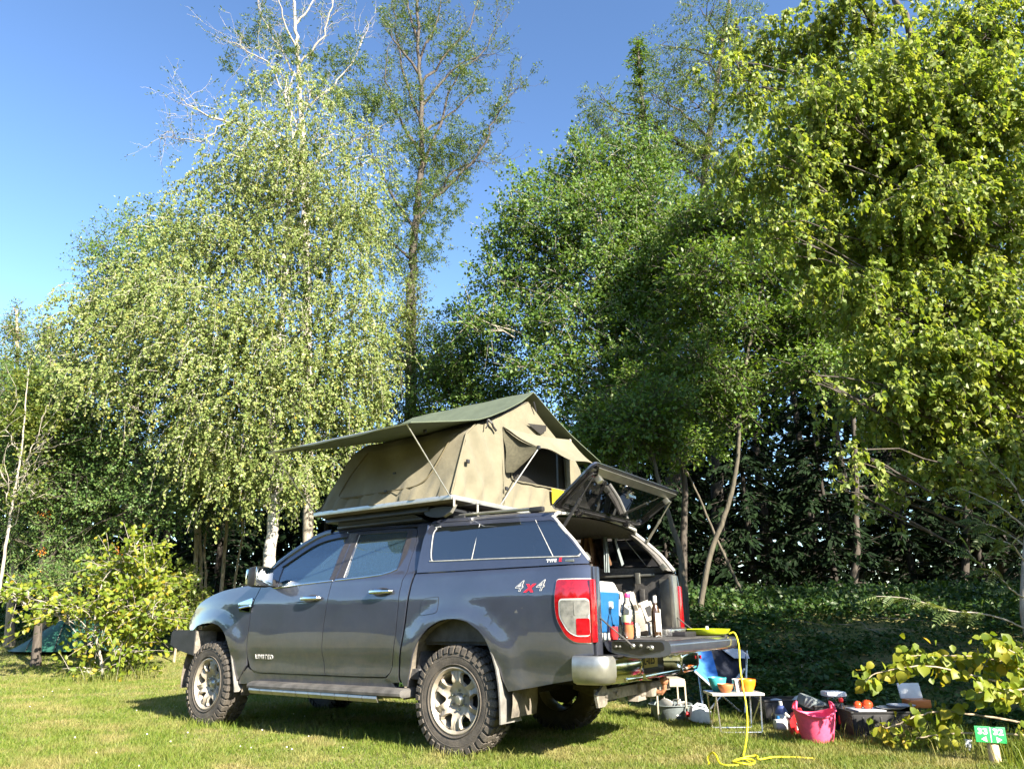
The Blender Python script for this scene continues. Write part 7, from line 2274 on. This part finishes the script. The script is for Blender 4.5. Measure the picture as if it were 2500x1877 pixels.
RBR = [[(2505, 1460, 6.3), (2470, 1440, 6.2), (2430, 1400, 6.1), (2400, 1385, 6.1), (2360, 1340, 6.1)], [(2520, 1540, 6.2), (2440, 1508, 6.15), (2380, 1495, 6.1), (2330, 1492, 6.1), (2260, 1472, 6.1), (2200, 1458, 6.1), (2140, 1455, 6.1)],
       [(2515, 1300, 6.3), (2460, 1250, 6.3), (2400, 1215, 6.35), (2340, 1190, 6.4)], [(2515, 1260, 6.25), (2470, 1180, 6.2), (2420, 1130, 6.2), (2390, 1090, 6.2)], [(2510, 1380, 6.1), (2470, 1330, 6.0), (2440, 1320, 6.0), (2400, 1300, 6.0)], [(2520, 1600, 6.0), (2490, 1570, 5.95), (2470, 1560, 5.95)],
       [(2512, 1340, 6.4), (2440, 1290, 6.5), (2370, 1270, 6.55)]]
nleaf = 0
for ib, b in enumerate(RBR):
    Pb = np.array(catmull([nv(at(*q)-org) for q in b], 6))
    rwood.add(wob(Pb, 0.004), np.linspace(0.009, 0.0025, len(Pb)), 5)
    for k in range(26 if ib == 1 else 16):
        f = (0.25+0.75*(k+rng.random())/(26 if ib == 1 else 16))*(len(Pb)-1)
        i = min(int(f), len(Pb)-2)
        p = Pb[i]*(1-(f-i))+Pb[i+1]*(f-i)
        tn = unit((Pb[i+1]-Pb[i])[None])[0]
        sd = np.cross(tn, UPV)*rng.choice([-1, 1])
        ax_ = unit((tn*0.6+sd*rng.uniform(0.2, 0.9)+rng.normal(0, 0.25, 3)-UPV*0.15)[None])[0]
        o = bpy.data.objects.new('leaf', rprot[nleaf % 3]); nleaf += 1
        y_ = Vector(ax_)
        nrm = UPV*0.6+SUNV*0.5-FWD*0.3+rng.normal(0, 0.3, 3)
        z_ = (Vector(nrm)-y_*Vector(nrm).dot(y_)).normalized()
        x_ = y_.cross(z_)
        s_ = rng.uniform(0.75, 1.1)
        o.matrix_local = Matrix.Translation(Vector(p)) @ Matrix((x_, y_, z_)).transposed().to_4x4() @ Matrix.Diagonal((s_, s_, s_, 1))
        link(o, rr_)
rwood.build('trunk', BK_PALE, rr_)

# ---- ground cover on the bank
K = 105000
ss = rng.uniform(-4.0, 9, K)
ft = np.array([foot(s) for s in ss])
u = rng.random(K)**1.4
dd = ft+0.15+u*6.5+rng.normal(0, 0.12, K)
P = np.array([CAM.x, CAM.y, 0])+FWD*dd[:, None]+RGT*ss[:, None]
lump2 = np.array([0.5+0.5*math.sin(1.7*p[0]+2.1*math.sin(0.9*p[1]+1))*math.cos(2.3*p[1]-0.8*p[0]) for p in P])
keep = rng.random(K) < 0.25+0.75*lump2
P = P[keep]; dd = dd[keep]; ft = ft[keep]; lump2 = lump2[keep]; K = len(P)
lump = np.array([0.5+0.5*math.sin(5.1*p[0]+2.7*math.sin(2.3*p[1]))*math.cos(4.3*p[1]+1.6*p[0]) for p in P])
P[:, 2] = np.array([gz(p[0], p[1]) for p in P])+0.015+(0.05+0.17*lump)*rng.random(K)**0.7*np.minimum(1, (dd-ft)/0.8)
sc = rng.uniform(0.5, 1.2, K)*(0.75+0.7*lump2)
L_COVER = leaf_mat('bank_leaf', [(0, (0.025, 0.065, 0.018)), (0.6, (0.05, 0.105, 0.025)), (1.0, (0.085, 0.145, 0.04))], trans=0.3)
leaves('ground_cover', P, rng.normal(0, 1, (K, 3))*np.array([1, 1, 0.3]), UPV*1.0+rng.normal(0, 0.42, (K, 3)), 0.050*sc*(1+0.03*dd), 0.038*sc*(1+0.03*dd), L_COVER, None, 'stuff', 'leaf')

tw_ = Wood()
for _ in range(90):
    s_ = rng.uniform(-1.5, 7); d_ = foot(s_)+rng.uniform(0.5, 6)
    b_ = np.array([CAM.x, CAM.y, 0])+FWD*d_+RGT*s_
    a_ = rng.uniform(0, 6.28); l_ = rng.uniform(0.2, 0.9)
    pts_ = np.array([b_+np.array([math.cos(a_), math.sin(a_), 0])*l_*t for t in np.linspace(0, 1, 5)])
    pts_[:, 2] = [gz(q[0], q[1])+0.05+0.12*rng.random()*i/4 for i, q in enumerate(pts_)]
    tw_.add(wob(pts_, 0.02), np.linspace(0.007, 0.003, 5), 4)
o_ = tw_.build('dead_twigs', BK_TAN, None)
o_['kind'] = 'stuff'
# ---- lawn grass
def grass_mat():
    m = leaf_mat('lawn_grass', [(0, (0.075, 0.135, 0.015)), (0.5, (0.13, 0.18, 0.024)), (1.0, (0.20, 0.225, 0.05))], trans=0.35, rough=0.55, spec=0.25, tcol=(1.2, 1.15, 0.5))
    nt = m.node_tree
    b = nt.nodes['Principled BSDF']
    cr = [n for n in nt.nodes if n.type == 'VALTORGB'][0]
    tc = nt.nodes.new('ShaderNodeTexCoord')
    n1 = nt.nodes.new('ShaderNodeTexNoise'); n1.inputs['Scale'].default_value = 1.5; n1.inputs['Detail'].default_value = 5; n1.inputs['Roughness'].default_value = 0.65
    nt.links.new(tc.outputs['Object'], n1.inputs['Vector'])
    r2 = nt.nodes.new('ShaderNodeValToRGB')
    r2.color_ramp.elements[0].position = 0.46; r2.color_ramp.elements[1].position = 0.66
    nt.links.new(n1.outputs['Fac'], r2.inputs[0])
    mx = nt.nodes.new('ShaderNodeMix'); mx.data_type = 'RGBA'
    nt.links.new(r2.outputs[0], mx.inputs[0])
    nt.links.new(cr.outputs[0], mx.inputs[6])
    mx.inputs[7].default_value = (0.33, 0.26, 0.125, 1)
    sc_ = nt.nodes.new('ShaderNodeMath'); sc_.operation = 'MULTIPLY'; sc_.inputs[1].default_value = 0.7
    nt.links.new(r2.outputs[0], sc_.inputs[0]); nt.links.new(sc_.outputs[0], mx.inputs[0])
    for l in list(nt.links):
        if l.from_node == cr and l.to_node != mx:
            s = l.to_socket; nt.links.remove(l); nt.links.new(mx.outputs[2], s)
    return m
L_GRASS = grass_mat()
K = 470000
D = 4.3*(19.0/4.3)**rng.random(K)
ss = D*rng.uniform(-0.80, 0.80, K)
keep = D < np.array([np.interp(s, [-9, -6, -2.7, 0.0, 1.0, 1.8, 2.5, 3.1, 4.5, 7], [19, 18.5, 14.5, 11, 9.5, 9.0, 8.2, 7.6, 7.0, 6.6]) for s in ss])+rng.normal(0, 0.12, K)
D = D[keep]; ss = ss[keep]; K = len(D)
P = np.array([CAM.x, CAM.y, 0])+FWD*D[:, None]+RGT*ss[:, None]
P[:, 2] = np.array([gz(p[0], p[1]) for p in P])-0.004
patch = np.sin(1.7*P[:, 0]+1.3*np.sin(1.1*P[:, 1]))*np.cos(1.9*P[:, 1]-0.7*P[:, 0])+0.5*np.sin(6*P[:, 0]+2*P[:, 1])*np.sin(5*P[:, 1])
hgt = (0.019+0.014*rng.random(K)+0.010*np.clip(patch, -0.6, 1))*(1+0.035*D)
tall = rng.random(K) < 0.012
hgt = np.where(tall, hgt*2.2, hgt)
wdt = (0.0028+0.0018*rng.random(K))*(0.55+0.095*D)
az = rng.uniform(0, 2*np.pi, K)
bd = np.stack([np.cos(az), np.sin(az), np.zeros(K)], -1)*wdt[:, None]
ln = rng.normal(0, 0.55, (K, 2))
tip = P+np.stack([ln[:, 0]*hgt, ln[:, 1]*hgt, hgt], -1)
V = np.stack([P-bd, P+bd, tip], 1)
np_mesh('grass', V, np.arange(K*3).reshape(K, 3), L_GRASS, None, 'stuff')
# clover and small weeds between the blades
K = 9000
D = 4.3*(15.0/4.3)**rng.random(K)
ss = D*rng.uniform(-0.78, 0.30, K)
P = np.array([CAM.x, CAM.y, 0])+FWD*D[:, None]+RGT*ss[:, None]
clus = np.sin(2.3*P[:, 0]+1.1)*np.sin(2.9*P[:, 1]+0.4)+0.5*np.sin(5.1*P[:, 0]-3*P[:, 1])
P = P[clus > 0.35]; K = len(P)
P[:, 2] = np.array([gz(p[0], p[1]) for p in P])+rng.uniform(0.012, 0.04, K)
leaves('clover', P, rng.normal(size=(K, 3))*np.array([1, 1, 0.2]), UPV+rng.normal(0, 0.3, (K, 3)), rng.uniform(0.014, 0.028, K), rng.uniform(0.012, 0.022, K), L_FRESH, None, 'stuff')
K = 60
D = 5.0*(16.0/5.0)**rng.random(K)
ss = D*rng.uniform(-0.75, 0.1, K)
P = np.array([CAM.x, CAM.y, 0])+FWD*D[:, None]+RGT*ss[:, None]
fm = MB()
for p in P:
    z = gz(p[0], p[1])+rng.uniform(0.03, 0.055)
    r = rng.uniform(0.005, 0.008)
    fm.lathe([(0, -r), (r, -0.2*r), (0.7*r, 0.7*r), (0, r)], Matrix.Translation((p[0], p[1], z)), 5)
fm.build('clover_flower', mat('clover_white', (0.62, 0.60, 0.52), rough=0.8), None, 60, kind='stuff')
# longer grass round the sign, the shrub foot and the crates
def tufts(n, cx, cy, sx, sy, h0, h1):
    p = np.stack([rng.normal(cx, sx, n), rng.normal(cy, sy, n), np.zeros(n)], -1)
    p[:, 2] = np.array([gz(a[0], a[1]) for a in p])-0.005
    return p, rng.uniform(h0, h1, n)
T_ = []
sh = gp(258, 1662, 13.9); sgp = gp(2440, 1860, 5.4)
for a in ((1100, sgp.x-0.35, sgp.y-0.45, 0.30, 0.25, 0.08, 0.24), (1300, sh.x, sh.y, 0.35, 0.4, 0.08, 0.30), (900, -2.9, -1.75, 0.35, 0.25, 0.06, 0.2), (500, -1.6, -2.15, 0.6, 0.12, 0.04, 0.12), (420, 3.2, 0.86, 0.24, 0.06, 0.04, 0.10), (420, 0.0, 0.88, 0.22, 0.06, 0.04, 0.09), (260, 0.0, -0.72, 0.25, 0.08, 0.04, 0.08), (200, 1.2, 0.72, 0.9, 0.06, 0.05, 0.13)):
    T_.append(tufts(*a))
P = np.concatenate([t[0] for t in T_]); hg = np.concatenate([t[1] for t in T_]); K = len(P)
az = rng.uniform(0, 2*np.pi, K)
bd = np.stack([np.cos(az), np.sin(az), np.zeros(K)], -1)
ben = rng.normal(0, 0.35, (K, 2))
mid = P+np.stack([ben[:, 0]*hg*0.3, ben[:, 1]*hg*0.3, hg*0.6], -1)
tip = P+np.stack([ben[:, 0]*hg, ben[:, 1]*hg, hg*0.95], -1)
w = 0.0035
V = np.stack([P-bd*w, P+bd*w, mid+bd*w*0.7, mid-bd*w*0.7, tip], 1)
Tt = np.arange(K)[:, None, None]*5+np.array([[0, 1, 2], [0, 2, 3], [3, 2, 4]])[None]
np_mesh('long_grass', V, Tt, L_GRASS, None, 'stuff')
